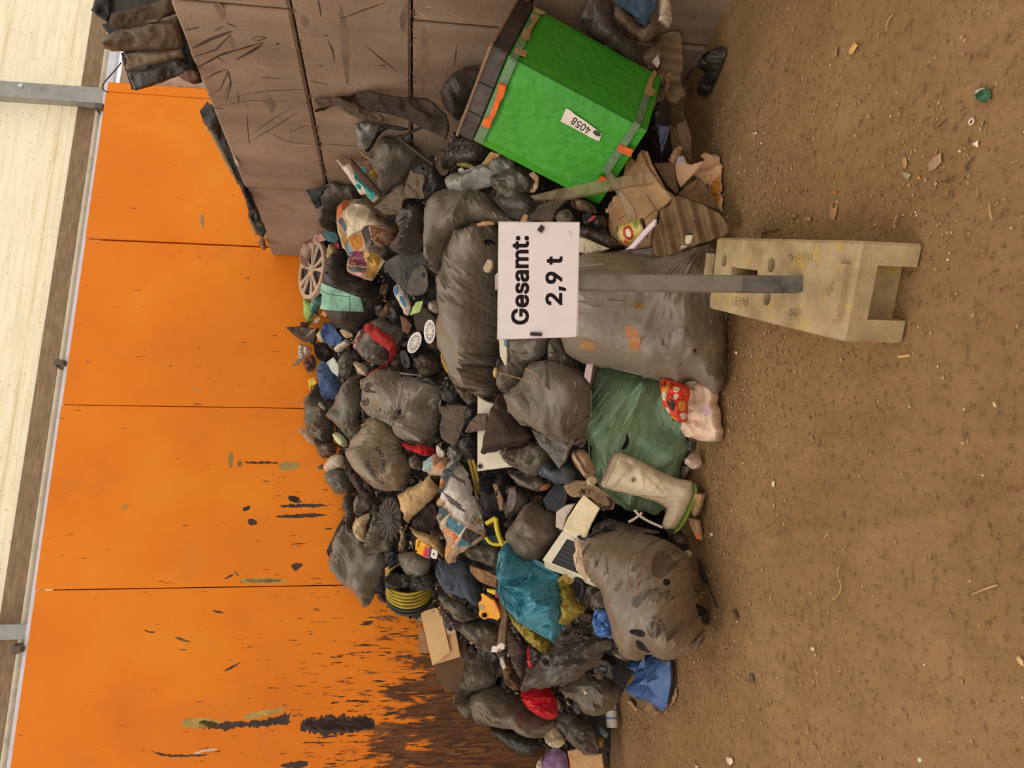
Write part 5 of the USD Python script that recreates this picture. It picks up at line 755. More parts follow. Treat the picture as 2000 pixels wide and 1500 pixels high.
# around the two plates
for i, (q, a, b, tl, lab) in enumerate((('A 1172,1283', 98, 47, (1, .04), 'white ornamented oval plate beside the longest taupe bag'), ('A 1047,1375', 92, 50, (1, .42), 'white ornamented oval plate farther from the longest taupe bag'))):
    pc = P(q)[0]; po = at_heap(pc[None], .16); tcm = -unit(rays(pc)[0]); r_ = a / 4.1675 / FOC * float((po - C0) @ FW); al = math.acos(b / a); mi = -DN * tl[0] + RT * tl[1]; mi = unit(mi - tcm * (mi @ tcm)); pn = unit(math.cos(al) * tcm + math.sin(al) * mi); e1 = unit(np.cross(pn, tcm)); e2 = np.cross(pn, e1)
    t = Thing('plate', lab, 'plate'); t.add('dish', lathe([(0, -.002), (r_ * .6, -.002), (r_ * .97, .004), (r_, .007), (r_ * .97, .008), (r_ * .6, .002), (0, .002)], po, pn, 36), M('solid', (220,210,196), .35, amt=.15), 40); pr = M('solid', (120,98,78), .5)
    for k in range(9): aa = k * 2 * math.pi / 9; t.add('ornament', put2d(shapely.Point(r_ * .68 * math.cos(aa), r_ * .68 * math.sin(aa)).buffer(r_ * .17).difference(shapely.Point(r_ * .68 * math.cos(aa), r_ * .68 * math.sin(aa)).buffer(r_ * .115)), po, e1, e2, pn, .0008, .0045), pr, False)
    t.add('ornament', put2d(circ(r_ * .36, 20).difference(circ(r_ * .31, 20)), po, e1, e2, pn, .0008, .002), pr, False); t.add('ornament', put2d(circ(r_ * .93, 30).difference(circ(r_ * .905, 30)), po, e1, e2, pn, .0008, .004), pr, False)
bag('small brown bag pressed beside the two plates', 'B 1040,400 1180,380 1245,480 1232,540 1130,582 1070,522', fm((74,58,43)), .07, .07, .09); sheet('black_shoe', 'black shoe shaped leather scrap below the plates', 'leather scrap', 'B 930,370 960,345 992,350 1035,440 1022,512 962,502', M('film', (30,24,20), .4), .04, .11, bend=.1, smooth=1)
sheet('board_scrap', 'dark brown board behind the two plates', 'board', 'A 1030,1150 1110,1060 1232,1190 1202,1282 1060,1292', cd((70,54,40)), .008, .05, wr=.01, bend=.02); sheet('paper_scrap', 'rust brown crumpled paper left of the plates', 'paper', 'A 930,1150 980,1170 1032,1230 1002,1312 950,1282', cd((120,80,58)), .02, .08, wr=.12, bend=.2)
t = soft('food_packet', 'blue and white milk coloured packet above the plates', 'packet', 'A 858,930 900,888 942,920 1002,1020 1016,1112 985,1172 940,1102 890,1010', cd((206,182,156)), .03, .12, 'packet', wr=.03, smooth=1)
for q in ('A 870,930 910,910 930,960 900,1000', 'A 930,1000 960,990 990,1080 960,1090', 'A 940,930 950,925 985,1010 978,1016'): dec(t, q, cd((74,118,150)), 'blue_print', smooth=1)
sheet('lime_paper', 'lime green paper scrap next to the blue and white packet', 'paper', 'A 1000,1150 1050,1040 1116,1030 1086,1122', cd((178,196,110)), .004, .13); soft('woven_scrap', 'brown cracked woven scrap left of the blue and white packet', 'rag', 'A 768,1140 800,1085 832,1030 862,1060 852,1162 790,1172', cl((112,84,54), scale=60.), .05, .06, 'rag', wr=.05, cr=0); soft('clear_cup', 'clear crumpled plastic cup at the edge of the longest bag', 'cup', 'A 1160,1060 1200,1018 1262,1055 1262,1132 1180,1132', M('film', (196,172,150), .25, clear=.3, amt=.1), .05, .10, 'cup', wr=.10)

bag('black bag stuffed into the mouth of the ribbed hose', 'C 570,1110 620,1080 720,1100 850,1090 930,1100 950,1200 850,1225 740,1200 640,1225 590,1200', DARKBAG, .05, .22, .09)

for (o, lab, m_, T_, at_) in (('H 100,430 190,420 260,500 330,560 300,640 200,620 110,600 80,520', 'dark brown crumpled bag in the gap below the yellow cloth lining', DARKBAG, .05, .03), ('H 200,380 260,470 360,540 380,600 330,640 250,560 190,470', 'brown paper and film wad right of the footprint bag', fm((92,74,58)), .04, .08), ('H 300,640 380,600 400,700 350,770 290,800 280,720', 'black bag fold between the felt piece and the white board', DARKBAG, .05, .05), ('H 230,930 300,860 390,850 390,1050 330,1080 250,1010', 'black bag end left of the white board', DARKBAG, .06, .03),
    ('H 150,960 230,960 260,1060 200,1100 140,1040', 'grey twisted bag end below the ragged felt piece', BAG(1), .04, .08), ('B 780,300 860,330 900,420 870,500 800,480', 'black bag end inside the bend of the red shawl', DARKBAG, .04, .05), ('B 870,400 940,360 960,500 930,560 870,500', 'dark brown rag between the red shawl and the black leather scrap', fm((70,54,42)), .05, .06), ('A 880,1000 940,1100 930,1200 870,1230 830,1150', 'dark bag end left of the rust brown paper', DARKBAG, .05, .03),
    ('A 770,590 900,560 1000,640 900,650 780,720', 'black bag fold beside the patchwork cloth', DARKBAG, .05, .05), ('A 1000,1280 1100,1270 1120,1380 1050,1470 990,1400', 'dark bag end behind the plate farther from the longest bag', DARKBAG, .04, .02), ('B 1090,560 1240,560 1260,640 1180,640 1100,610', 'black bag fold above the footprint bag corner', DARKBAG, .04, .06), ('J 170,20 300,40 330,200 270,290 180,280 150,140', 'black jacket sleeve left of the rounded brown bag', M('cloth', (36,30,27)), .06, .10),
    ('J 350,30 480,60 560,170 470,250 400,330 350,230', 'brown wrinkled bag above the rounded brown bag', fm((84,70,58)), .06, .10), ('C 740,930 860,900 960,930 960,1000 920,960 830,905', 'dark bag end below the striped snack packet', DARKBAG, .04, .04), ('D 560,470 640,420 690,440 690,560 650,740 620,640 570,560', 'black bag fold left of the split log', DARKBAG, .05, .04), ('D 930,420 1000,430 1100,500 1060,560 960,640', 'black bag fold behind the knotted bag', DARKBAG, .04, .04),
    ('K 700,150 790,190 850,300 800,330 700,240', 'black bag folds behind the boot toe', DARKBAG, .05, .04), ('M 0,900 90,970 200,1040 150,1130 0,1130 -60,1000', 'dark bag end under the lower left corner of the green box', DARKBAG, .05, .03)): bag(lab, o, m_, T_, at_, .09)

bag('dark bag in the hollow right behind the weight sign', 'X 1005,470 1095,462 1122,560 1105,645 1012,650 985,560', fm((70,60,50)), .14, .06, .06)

# ------------------------------------------------------------------ centre of the heap
sheet('felt_scrap', 'ragged grey brown felt piece right of the footprint bag', 'felt', 'H 88,640 200,625 320,640 316,692 300,752 262,850 230,932 205,972 150,940 92,900 78,800 96,720', cl((94,78,62)), .014, .12, wr=.03, bend=.06); sheet('felt_scrap', 'brown felt tongue lying over the edge of the white board', 'felt', 'H 280,850 330,762 390,700 470,700 474,832 390,842 320,856', cl((104,84,64)), .012, .16, wr=.03, bend=.08)
t = sheet('white_board', 'cream white board with a brass grommet in its corner', 'board', 'H 387,548 470,600 640,640 760,900 690,1130 386,1170', M('solid', (214,196,166), .5, amt=.3), .010, .07, wr=0, bend=.0, jit=0); g0 = t.s.on(P('H 415,1127'), .0)[0]; t.add('grommet', lathe([(.006, 0), (.006, .004), (.012, .004), (.013, 0)], g0, t.s.fr.n, 20), M('solid', (84,72,58), .35, metal=.6), 40); t.add('grommet_hole', lathe([(0, .0006), (.006, .0006)], g0, t.s.fr.n, 16), VOID, False)
soft('felt_bucket', 'dark brown felt boot liner lying over the white board', 'boot liner', 'H 410,1042 430,900 470,752 540,540 612,530 640,650 722,790 832,852 830,912 762,952 560,1012', cl((66,46,31), amt=.5), .07, .14, 'felt', wr=.03, smooth=1); dec(THINGS[-1], 'H 425,1000 560,960 740,920 760,935 560,985 430,1020', cl((46,34,25)), 'hem', smooth=0)
bag('crumpled grey bag filling the gap below the dark felt boot liner', 'H 565,1010 700,965 832,930 940,950 972,1050 960,1132 872,1202 780,1182 690,1132 600,1062', fm((90,78,64)), .08, .11, .10, cr=30)
bag('taupe bag with big diagonal folds between the sign and the green bag', 'H 612,530 660,500 780,440 790,330 880,290 980,278 1100,290 1182,330 1262,420 1312,502 1300,640 1272,762 1250,972 1170,952 1050,912 930,872 820,812 740,790 680,720 630,640', fm((104,91,75)), .17, .13, .085, ang=2.0, cr=30, ties=[('H 890,770', .7, 9), ('H 1110,930', .5, 8)])
sheet('film_flap', 'triangular bag corner hanging below the taupe bag with diagonal folds', 'bag flap', 'H 820,812 940,872 1165,945 1112,1080 1058,1157 980,1050 900,962', fm((86,74,61)), .014, .17, wr=.03, bend=.06)
bag('grey bag directly below the left end of the sign', 'H 600,80 760,60 900,60 985,90 962,200 900,290 792,330 742,430 692,480 600,522 558,490 552,320 560,240 630,310 640,120', fm((100,88,73)), .10, .13, .075, ang=1.2)
bag('narrow folded bag between the sign and the biggest grey bag', 'H 975,90 1080,70 1120,160 1185,262 1190,330 1100,300 1000,282 955,262', fm((88,76,62)), .07, .12, .10, ang=1.3)
t = sheet('painted_stick', 'torn cream and blue painted stick below the left end of the sign', 'stick', 'H 562,80 636,90 636,318 610,310 572,232', cd((216,200,174)), .012, .25, wr=.02, bend=.02); dec(t, 'H 608,100 636,105 634,160 612,150', cd((98,128,140)), 'blue_paint', smooth=0)
t = Thing('flower_stalk', 'dry straw stalk with a yellow flower head lying on the bags', 'dry stalk'); st = M('rough', (170,134,74)); sq = line3(P('H 560,365 700,405 840,440'), .30); t.add('stem', tube(sq, .0022, 5, 2), st, 40); t.add('stem', tube(line3(P('H 775,335 850,370 915,445'), .30), .002, 5, 2), st, 40); t.add('stem', tube(line3(P('H 790,350 870,400 862,440'), .295), .0018, 5, 2), st, 40)
fhp = at_heap(P('H 532,364'), .30); ic = trimesh.creation.icosphere(2, .022); ic.vertices = ic.vertices * [1, .7, .5] * (1 + .3 * (meshkit.noise(np.array(ic.vertices) * 160, 3)[:, None] - .5)) + fhp; t.add('flower_head', ic, M('rough', (190,154,92)), 40)
sheet('plastic_strip', 'pink plastic strip standing between the folded bag and the green bag', 'plastic strip', 'H 1275,285 1340,290 1312,470 1252,402', M('solid', (214,178,170), .45), .012, .14, wr=0, bend=.02); sheet('board_edge', 'dark wooden board edge beside the pink plastic strip', 'board', 'H 1342,292 1378,300 1330,470 1306,520 1298,440', M('rough', (62,46,33)), .014, .13, wr=0, bend=0)
bag('blue grey stuffed bag under the triangular flap', 'H 880,1182 972,1060 1060,1155 1132,1080 1182,1220 1152,1270 1060,1272 960,1232', fm((68,72,76)), .09, .09, .06)
bag('brown folded bag below the blue grey stuffed bag', 'H 620,1150 760,1182 870,1202 1002,1262 905,1332 800,1312 700,1262', fm((92,76,62)), .07, .10, .10, ang=.6)
soft('black_jacket', 'black crumpled jacket right of the yellow tubes', 'jacket', 'H 408,1182 600,1160 705,1270 722,1400 652,1502 600,1480 520,1530 420,1502 405,1300', cl((38,31,28), amt=.3), .09, .07, 'cloth', wr=.12, cr=30); sheet('wood_board', 'broken wooden slat lying on the black jacket', 'wood slat', 'H 510,1270 552,1268 600,1400 608,1480 570,1492 545,1380', M('rough', (146,110,78)), .012, .19, wr=.02, bend=0); sheet('crumpled_film', 'brown plastic film right of the broken slat', 'film scrap', 'H 640,1300 700,1290 724,1400 690,1480 650,1520 630,1420', fm((96,76,64)), .012, .15, wr=.1, bend=.12)
soft('dry_leaves', 'clump of orange brown dry leaves in a bag fold', 'dry leaves', 'H 878,1312 920,1270 992,1268 972,1312 920,1332', M('rough', (150,92,50)), .03, .14, 'leaves', wr=.16, cr=24)
t = soft('folded_cloths', 'stack of folded beige cloths left of the boot shaft', 'cloth', 'H 1138,1040 1182,985 1282,1000 1325,1120 1352,1202 1270,1242 1202,1152', cl((186,148,112)), .06, .11, 'cloth', wr=.06, ang=.9)
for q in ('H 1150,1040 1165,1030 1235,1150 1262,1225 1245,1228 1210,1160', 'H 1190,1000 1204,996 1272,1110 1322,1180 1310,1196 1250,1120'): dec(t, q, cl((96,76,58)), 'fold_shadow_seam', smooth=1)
soft('foam_piece', 'cream foam crumb at the rim of the boot shaft', 'foam', 'H 1280,1210 1320,1190 1362,1230 1350,1282 1300,1290 1272,1250', M('rough', (214,190,150)), .035, .15, 'foam', wr=.12)
t = sheet('torn_carton', 'torn brown cardboard with dark marker lettering', 'cardboard', 'H 1088,1282 1180,1240 1292,1242 1420,1330 1512,1412 1492,1482 1400,1492 1300,1382 1172,1382 1110,1352', cd((160,128,92)), .006, .10, wr=.04, bend=.06)
t.add('marker_letters', t.s.text('ertner', 'H 1462,1462', (-.93, -.36), 46, 10), ink, False); t.add('marker_letters', t.s.text('J K', 'H 1330,1320', (-1, -.1), 24, 9), ink, False); dec(t, 'H 1420,1360 1480,1390 1500,1420 1480,1470 1440,1478 1470,1430', cl((66,48,38)), 'stain', smooth=1)
# black crate, cream card, white framed grille
t = sheet('black_crate', 'black plastic crate side with ribs left of the cream card', 'crate', 'J 668,150 770,5 870,40 880,140 862,200 790,262 700,235', M('solid', (34,28,26), .45, amt=.3), .016, .05, wr=0, bend=0)
for k in range(4): dec(t, f'J {690+k*26},{165+k*16} {700+k*26},{160+k*16} {790+k*18},{40+k*24} {780+k*18},{34+k*24}', M('solid', (60,52,48), .4), 'rib', smooth=0, lift=.004)
t = sheet('cream_card', 'folded cream card with a ring hole lying on the white framed grille', 'card', 'J 830,402 872,290 960,160 1002,108 1132,220 1062,350 1012,502 950,462', cd((226,202,160), amt=.2), .004, .23, wr=.01, bend=.06); dec(t, ell('J', 968, 455, 20, 18), M('solid', (110,70,44), .5), 'ring', smooth=0, lift=.003); dec(t, ell('J', 968, 455, 12, 11), VOID, 'hole', smooth=0, lift=.005)
t = sheet('folded_card', 'pale grey folded card tucked beneath the cream card', 'card', 'J 775,250 862,190 935,178 862,292 832,402 772,372', cd((196,174,152)), .004, .18, wr=.01, bend=.04); dec(t, 'J 856,186 892,143 938,152 915,192', cd((70,132,156)), 'blue_tape', smooth=0)
fp = at_heap(P('J 880,640'), .15); fn = unit([.12, -1, .42]); fw = M('solid', (222,206,174), .4, amt=.15)
t = Thing('framed_grille', 'white plastic frame with a black slatted grille inside', 'grille frame')
t.add('frame', plate('J 668,640 832,402 1330,560 1158,866', fp, fn, .022, 0, -.011, holes=['J 742,662 868,468 1240,590 1130,815']), fw, False); t.add('frame_edge', plate('J 672,640 1150,862 1150,878 1118,872 722,722 680,702', fp, fn, .012, 0, -.023), fw, False); t.add('grille_panel', plate('J 735,662 866,460 1250,590 1135,822', fp, fn, .006, 0, -.010), M('solid', (24,20,19), .35), False)
for k in range(5): a = k / 5; t.add('slat', plate(f'J {765+a*90},{640-a*150} {1120+a*90},{800-a*150} {1120+a*90},{812-a*150} {765+a*90},{652-a*150}', fp, fn, .006, 0, -.004), M('solid', (52,46,44), .35), False)
sheet('torn_paper', 'torn beige paper draped over the right half of the white frame', 'paper', 'J 920,462 1002,502 1042,600 1052,762 1012,812 940,722 920,602 942,562', cd((206,172,136)), .004, .22, wr=.08, bend=.14); 
t = Thing('cable', 'thick dark cable looped through the ring of the cream card', 'cable'); t.add('cable', tube(line3(P('J 968,462 1000,472 1060,442 1100,412 1150,400'), .26), .007, 8, 3), BLACK, 40)
bag('rounded brown bag between the yellow handle frame and the white frame', 'J 395,482 400,420 440,330 480,262 560,180 622,170 682,240 770,272 782,380 822,422 742,522 672,642 600,682 520,652 440,562', fm((96,82,67)), .13, .10, .05, ties=[('J 600,170', .8, 9)])
bag('dark olive bag under the printed cushion corner', 'J 40,560 130,520 330,522 342,602 332,692 250,692 150,652 58,612', fm((78,68,52)), .06, .06, .08); sheet('teal_scrap', 'dark teal cloth under the printed cushion corner', 'cloth', 'J 20,540 120,490 240,440 340,420 380,480 330,520 200,520 100,560', cl((46,66,68)), .02, .05, wr=.06, bend=.06)
# teal bag, yellow bag
teal = fm((62,128,142), .36, dust=(120,150,150), amt=.2, bump=.8)
tb = bag('bright teal plastic bag tied in the middle', 'J 322,590 390,500 422,560 520,652 650,692 742,742 822,762 790,800 822,950 832,1060 805,1180 772,1287 720,1272 640,1212 500,1142 400,1052 352,950 350,862 312,790 308,760 322,690', teal, .12, .19, .085, smooth=1, cr=34, ties=[('J 345,800', .8, 10), ('J 780,790', .6, 9)], part='bag_film')
tb.add('pleated_seam', drape(tb, 'J 745,800 800,830 826,950 830,1060 775,1285 735,1270 790,1060 770,900', .006, .003, smooth=0), teal, 40); 
ye = M('film', (178,154,64), .4, trans=.25, dust=(190,160,100), amt=.35, bump=.7)
bag('dirty yellow translucent bag beneath the teal bag', 'J 340,960 380,1040 500,1142 720,1282 742,1322 690,1402 640,1372 560,1312 460,1212 420,1122 370,1042', ye, .06, .15, .08, smooth=1); bag('yellow translucent bag end right of the teal bag', 'J 795,840 860,790 940,960 1000,1010 1022,1042 932,1112 830,1192 822,1060', ye, .06, .12, .12, smooth=1); sheet('brown_paper', 'mustard crumpled paper below the corner of the white frame', 'paper', 'J 770,800 850,750 950,790 900,840 820,860', cd((176,144,76)), .01, .13, wr=.1, bend=.12)
t = sheet('wooden_plank', 'weathered plank with a torn white end lying left of the teal bag', 'plank', 'J 305,1330 330,1120 308,800 325,690 345,800 352,980 390,1080 382,1240 372,1362 302,1396 250,1392 262,1332', M('rough', (128,98,68)), .022, .13, wr=.02, bend=.01, jit=.002); dec(t, 'J 305,1330 345,1310 375,1330 370,1362 302,1396 250,1392 262,1340', cd((218,204,190)), 'torn_end', smooth=0); dec(t, 'J 300,1375 330,1350 355,1362 340,1385', cd((120,46,36)), 'red_stain', smooth=1); dec(t, 'J 308,800 320,700 338,720 340,820', cd((206,190,176)), 'white_paint', smooth=0)
tp = at_heap(P('J 250,1040'), .12); tn = unit([.1, -1, .45])
t = Thing('orange_toy', 'orange yellow plastic toy piece with round holes', 'toy part'); to_ = M('solid', (232,156,28), .35, amt=.08)
t.add('plate', plate('J 148,982 186,960 168,895 250,950 322,1010 330,1132 240,1102 200,1122 150,1082 165,1040', tp, tn, .018, 1, holes=[ell('J', 203, 1084, 27, 22)]), to_, False); t.add('hole_rim', lathe([(.0155, 0), (.0155, .021), (.0195, .021), (.0195, 0)], onplane(P('J 203,1084'), tp, tn)[0], tn, 20), to_, 40); t.add('hole_bottom', plate(ell('J', 203, 1084, 27, 22), tp, tn, .003), VOID, False); t.add('round_sticker', plate(ell('J', 182, 1018, 26, 24), tp, tn, .001, 0, .018), M('solid', (176,138,94), .5), False)
sheet('toy_block', 'small yellow toy block above the orange toy piece', 'toy', 'J 215,868 300,880 296,932 222,902', M('solid', (226,176,40), .4), .02, .12, wr=0, bend=0); sheet('red_scrap', 'red and purple wrapper above the orange toy piece', 'wrapper', 'J 268,905 320,880 322,950 285,950', cd((156,44,60)), .01, .12, bend=.1); sheet('orange_strip', 'orange plastic strip along the orange toy piece', 'plastic strip', 'J 250,950 280,960 322,1050 322,1090', M('solid', (226,110,44), .4), .01, .14, wr=0, bend=0)
sheet('brown_paper', 'brown crumpled packing paper left of the plank', 'paper', 'J 78,680 200,720 305,770 302,872 240,852 150,812 88,742', cd((150,106,66)), .012, .10, wr=.10, bend=.12)
soft('slate_trousers', 'slate blue trousers above the cardboard box', 'trousers', 'C 948,990 1090,960 1182,960 1232,1010 1262,1112 1312,1192 1335,1292 1302,1352 1182,1262 1020,1242 978,1142', cl((70,76,84)), .07, .07, 'cloth', wr=.06, ang=.9)
bag('ribbed taupe bag above the open cardboard box', 'D 155,30 210,8 370,70 474,200 452,222 340,238 250,152', fm((94,84,66)), .08, .12, .07, ang=.8, ties=[('D 460,210', .8, 9)]); bag('hanging taupe bag between the cardboard box and the orange toy piece', 'D 190,130 330,225 470,212 600,230 682,290 652,402 602,522 520,452 430,392 330,312 240,192', fm((84,73,59)), .10, .09, .07, ang=.9, ties=[('D 470,215', .9, 10)])
# cardboard box at the orange wall
bx0 = at_heap(P('D 230,420'), .17); bn = unit([-.25, -1, .25]); kb = cd((206,164,110), var=.06, amt=.12)
t = Thing('cardboard_box', 'open brown cardboard box with a raised flap at the orange wall', 'cardboard box')
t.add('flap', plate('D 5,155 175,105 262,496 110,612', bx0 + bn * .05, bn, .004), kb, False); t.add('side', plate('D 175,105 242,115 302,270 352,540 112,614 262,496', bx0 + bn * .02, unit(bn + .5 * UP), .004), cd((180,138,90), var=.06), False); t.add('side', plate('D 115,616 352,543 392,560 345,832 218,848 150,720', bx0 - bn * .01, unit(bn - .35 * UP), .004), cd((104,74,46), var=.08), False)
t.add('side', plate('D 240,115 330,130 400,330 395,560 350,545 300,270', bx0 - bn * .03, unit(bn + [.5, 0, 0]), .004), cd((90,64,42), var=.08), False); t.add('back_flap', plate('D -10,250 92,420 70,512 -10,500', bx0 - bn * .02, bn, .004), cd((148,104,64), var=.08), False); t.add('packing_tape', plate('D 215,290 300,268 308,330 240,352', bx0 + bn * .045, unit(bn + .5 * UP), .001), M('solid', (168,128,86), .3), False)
# lower left
bag('creased taupe bag with a flat top below the open box', 'D 330,900 345,582 380,560 400,472 570,480 622,562 662,740 652,792 440,862 450,902 440,1052 400,1062 320,972', fm((100,87,70)), .10, .08, .065, smooth=1)
bag('long wrinkled taupe bag low at the left end of the heap', 'D 440,890 560,800 662,790 780,862 900,932 1002,1012 1132,1072 1142,1112 1072,1222 980,1242 860,1182 700,1132 600,1132 500,1092 450,982', fm((108,94,75)), .15, .10, .075, ang=2.3, cr=28)
soft('rubber_boot', 'dark green rubber boot lying against the rusty wall', 'rubber boot', 'D 585,1130 700,1130 860,1192 1032,1252 1036,1342 940,1402 850,1372 760,1302 660,1222', M('solid', (56,54,42), .5, amt=.3), .09, .04, 'boot', wr=.015, cr=4); dec(THINGS[-1], 'D 640,1170 760,1180 860,1215 850,1230 740,1200 650,1185', M('solid', (74,72,56), .4), 'raised_band', smooth=1)
soft('bark_log', 'split brown log with bark between two taupe bags', 'log', 'D 695,600 700,480 765,480 802,640 872,760 866,832 780,822 728,760', M('rough', (112,82,54), amt=.5), .05, .09, 'bark', wr=.08, ang=.9); sheet('white_chip', 'small white torn scrap on the split log', 'paper', 'D 690,545 718,535 745,630 720,655 700,610', cd((216,200,174)), .004, .16, bend=.1)
t = soft('fleece', 'dark brown fleece with a stitched edge beside the plank', 'fleece', 'D 750,440 780,312 832,322 922,412 932,560 902,722 872,742 800,622', cl((82,62,50), scale=90., bump=1.2), .05, .10, 'fleece', wr=.04); dec(t, 'D 905,420 918,420 928,560 898,720 884,716 912,560', cl((50,38,32)), 'stitched_edge', smooth=1)
bag('red plastic strip beside the brown fleece', 'D 918,430 992,450 1002,582 932,662', fm((190,30,34), .35, amt=.1), .03, .11, .08, name='red_bag', cat='plastic bag', group=None, smooth=1)
bag('bright red plastic bag hanging below the knotted bag', 'D 868,820 900,815 1012,800 1102,790 1152,882 1192,1002 1172,1062 1080,1082 960,1002 902,922', fm((196,28,36), .34, amt=.08, bump=.7), .10, .15, .07, name='red_bag', cat='plastic bag', group=None, ang=1.0, ties=[('D 890,830', .9, 9)])
kb_ = bag('dark taupe bag with a twisted knot at the left of the heap', 'D 880,812 932,680 1062,560 1112,490 1182,380 1262,230 1332,190 1422,160 1482,170 1502,220 1512,330 1642,372 1682,422 1582,502 1502,602 1442,662 1292,762 1192,782 1002,802 922,832', fm((74,64,53)), .13, .20, .075, smooth=1, cr=26, ties=[('D 1145,560', 1.5, 13)], part='bag_film')
kq = P('D 1145,565')[0]; kp = kb_.s.on(kq[None], .012)[0]; kf = kb_.s.fr; kn = []
for a in range(3): th = np.linspace(0, 2 * math.pi, 12); kn.append(tube(np.array([kp + .026 * math.cos(x) * (kf.e1 * math.cos(a) + kf.e2 * math.sin(a)) + .018 * math.sin(x) * (kf.e2 * math.cos(a) - kf.e1 * math.sin(a)) + kf.n * .012 * math.sin(2 * x + a) for x in th]), .010, 8, 2))
kb_.add('knot', join(kn), fm((70,60,50)), 50); kb_.add('print_letters', kb_.s.text('ICK', 'D 1398,262', (-1, -.12), 17, 6), ink, False); kb_.add('print_letters', kb_.s.text('deen', 'D 1330,330', (-1, -.1), 19, 7), ink, False); kb_.add('print_letters', kb_.s.text('en M', 'D 1500,345', (-1, -.25), 32, 7), ink, False)
bag('brown bag resting on the floor below the knotted bag', 'D 1190,792 1292,762 1432,660 1482,640 1582,690 1702,782 1712,882 1682,972 1602,1022 1502,1052 1422,1022 1392,962 1292,882', fm((92,78,62)), .14, .10, .05, smooth=1); sheet('paper_chip', 'cream torn chip lying on the brown bag at the floor', 'paper', 'D 1405,840 1425,830 1450,855 1420,868', cd((216,192,158)), .004, .27)
bag('dark shiny bag folds behind the brown bag at the floor', 'D 1480,620 1560,500 1700,560 1712,760 1640,720 1560,680', DARKBAG, .06, .05, .09)
bag('limp dark grey bag at the floor near the paper roll', 'D 1140,1102 1200,1000 1300,1000 1400,1062 1522,1202 1532,1372 1400,1372 1272,1252', fm((80,68,56)), .07, .06, .08)
rq0, rq1 = P('D 1648,1010')[0], P('D 1658,1150')[0]; ro = onplane(rq1[None], (0, 0, .05), UP)[0]; rdir = unit(onplane(rq0[None], (0, 0, .05), UP)[0] - ro); rr = 11 / FOC * float((ro - C0) @ FW); rl = .13
t = Thing('paper_roll', 'white rolled packet with blue print standing at the floor', 'paper roll'); t.add('roll', lathe([(0, .004), (rr * .45, .004), (rr * .5, 0), (rr, 0), (rr, rl), (rr * .5, rl), (0, rl)], ro, rdir, 28), cd((220,206,190)), 40); t.add('core', lathe([(0, -.001), (rr * .4, -.001), (rr * .45, .003)], ro, rdir, 20), M('solid', (92,80,70), .6), 40)
for k in (.35, .7): t.add('blue_band', lathe([(rr * 1.005, rl * k), (rr * 1.012, rl * k + .002), (rr * 1.012, rl * k + .008), (rr * 1.005, rl * k + .01)], ro, rdir, 28), M('solid', (88,128,160), .5), 40)
soft('foam_chunk', 'cream foam lump above the purple cloth', 'foam', 'D 1070,1212 1142,1102 1202,1182 1262,1272 1212,1332 1130,1322 1090,1282', M('rough', (216,192,150), amt=.3), .05, .08, 'foam', wr=.07)
soft('purple_cloth', 'mauve purple cloth at the far left end of the heap', 'cloth', 'D 1060,1402 1130,1332 1160,1290 1212,1332 1262,1382 1290,1560 1050,1560', cl((146,112,140)), .05, .09, 'cloth', wr=.06, smooth=1); sheet('red_packet', 'red glossy packet edge beside the mauve cloth', 'packet', 'D 1262,1382 1312,1472 1330,1560 1262,1560', fm((170,36,40), .3), .012, .10, bend=.08)
sheet('cardboard_scrap', 'torn brown cardboard sheet at the far left end of the heap', 'cardboard', 'D 1270,1352 1372,1325 1395,1352 1422,1382 1572,1370 1600,1560 1310,1560', cd((196,148,96)), .006, .10, wr=.01, bend=.04); soft('crumpled_paper', 'white crumpled wad beside the mauve cloth', 'paper', 'D 998,1482 1030,1412 1068,1400 1055,1560 1010,1550', cd((206,190,168)), .03, .07, 'paper', wr=.16)
sheet('green_film', 'dark green film scrap at the floor beside the paper roll', 'film scrap', 'D 1540,1120 1632,1202 1612,1252 1550,1202', fm((46,70,50)), .01, .08, bend=.15); soft('mustard_lump', 'mustard yellow lump at the floor below the green film', 'sponge', 'D 1520,1222 1592,1232 1582,1322 1530,1322', M('rough', (160,122,54)), .03, .07, 'sponge', wr=.1)
blf = M('film', (96,136,196), .35, trans=.3, dust=(140,160,200), amt=.3, bump=.9)
soft('blue_film', 'crumpled light blue film between the knotted bag and the paw printed floor bag', 'plastic film', 'D 1488,150 1550,135 1652,150 1682,250 1732,442 1642,372 1530,388 1490,272', blf, .05, .20, 'film', wr=.15, cr=30); bag('small grey frilled bag above the light blue film', 'J 1060,960 1100,900 1180,890 1215,940 1212,1040 1120,1050 1062,1040', fm((100,88,74)), .05, .13, .12); bag('dark bag right of the yellow translucent bag end', 'J 960,960 990,830 1110,820 1130,880 1060,1010 1010,1040', fm((70,60,50)), .05, .06, .07); t = Thing('black_hose', 'short black hose end beside the yellow translucent bag end', 'hose'); t.add('hose', tube(line3(P('J 930,800 985,830 985,920 965,960'), .12), .012, 10, 3), BLACK, 40)
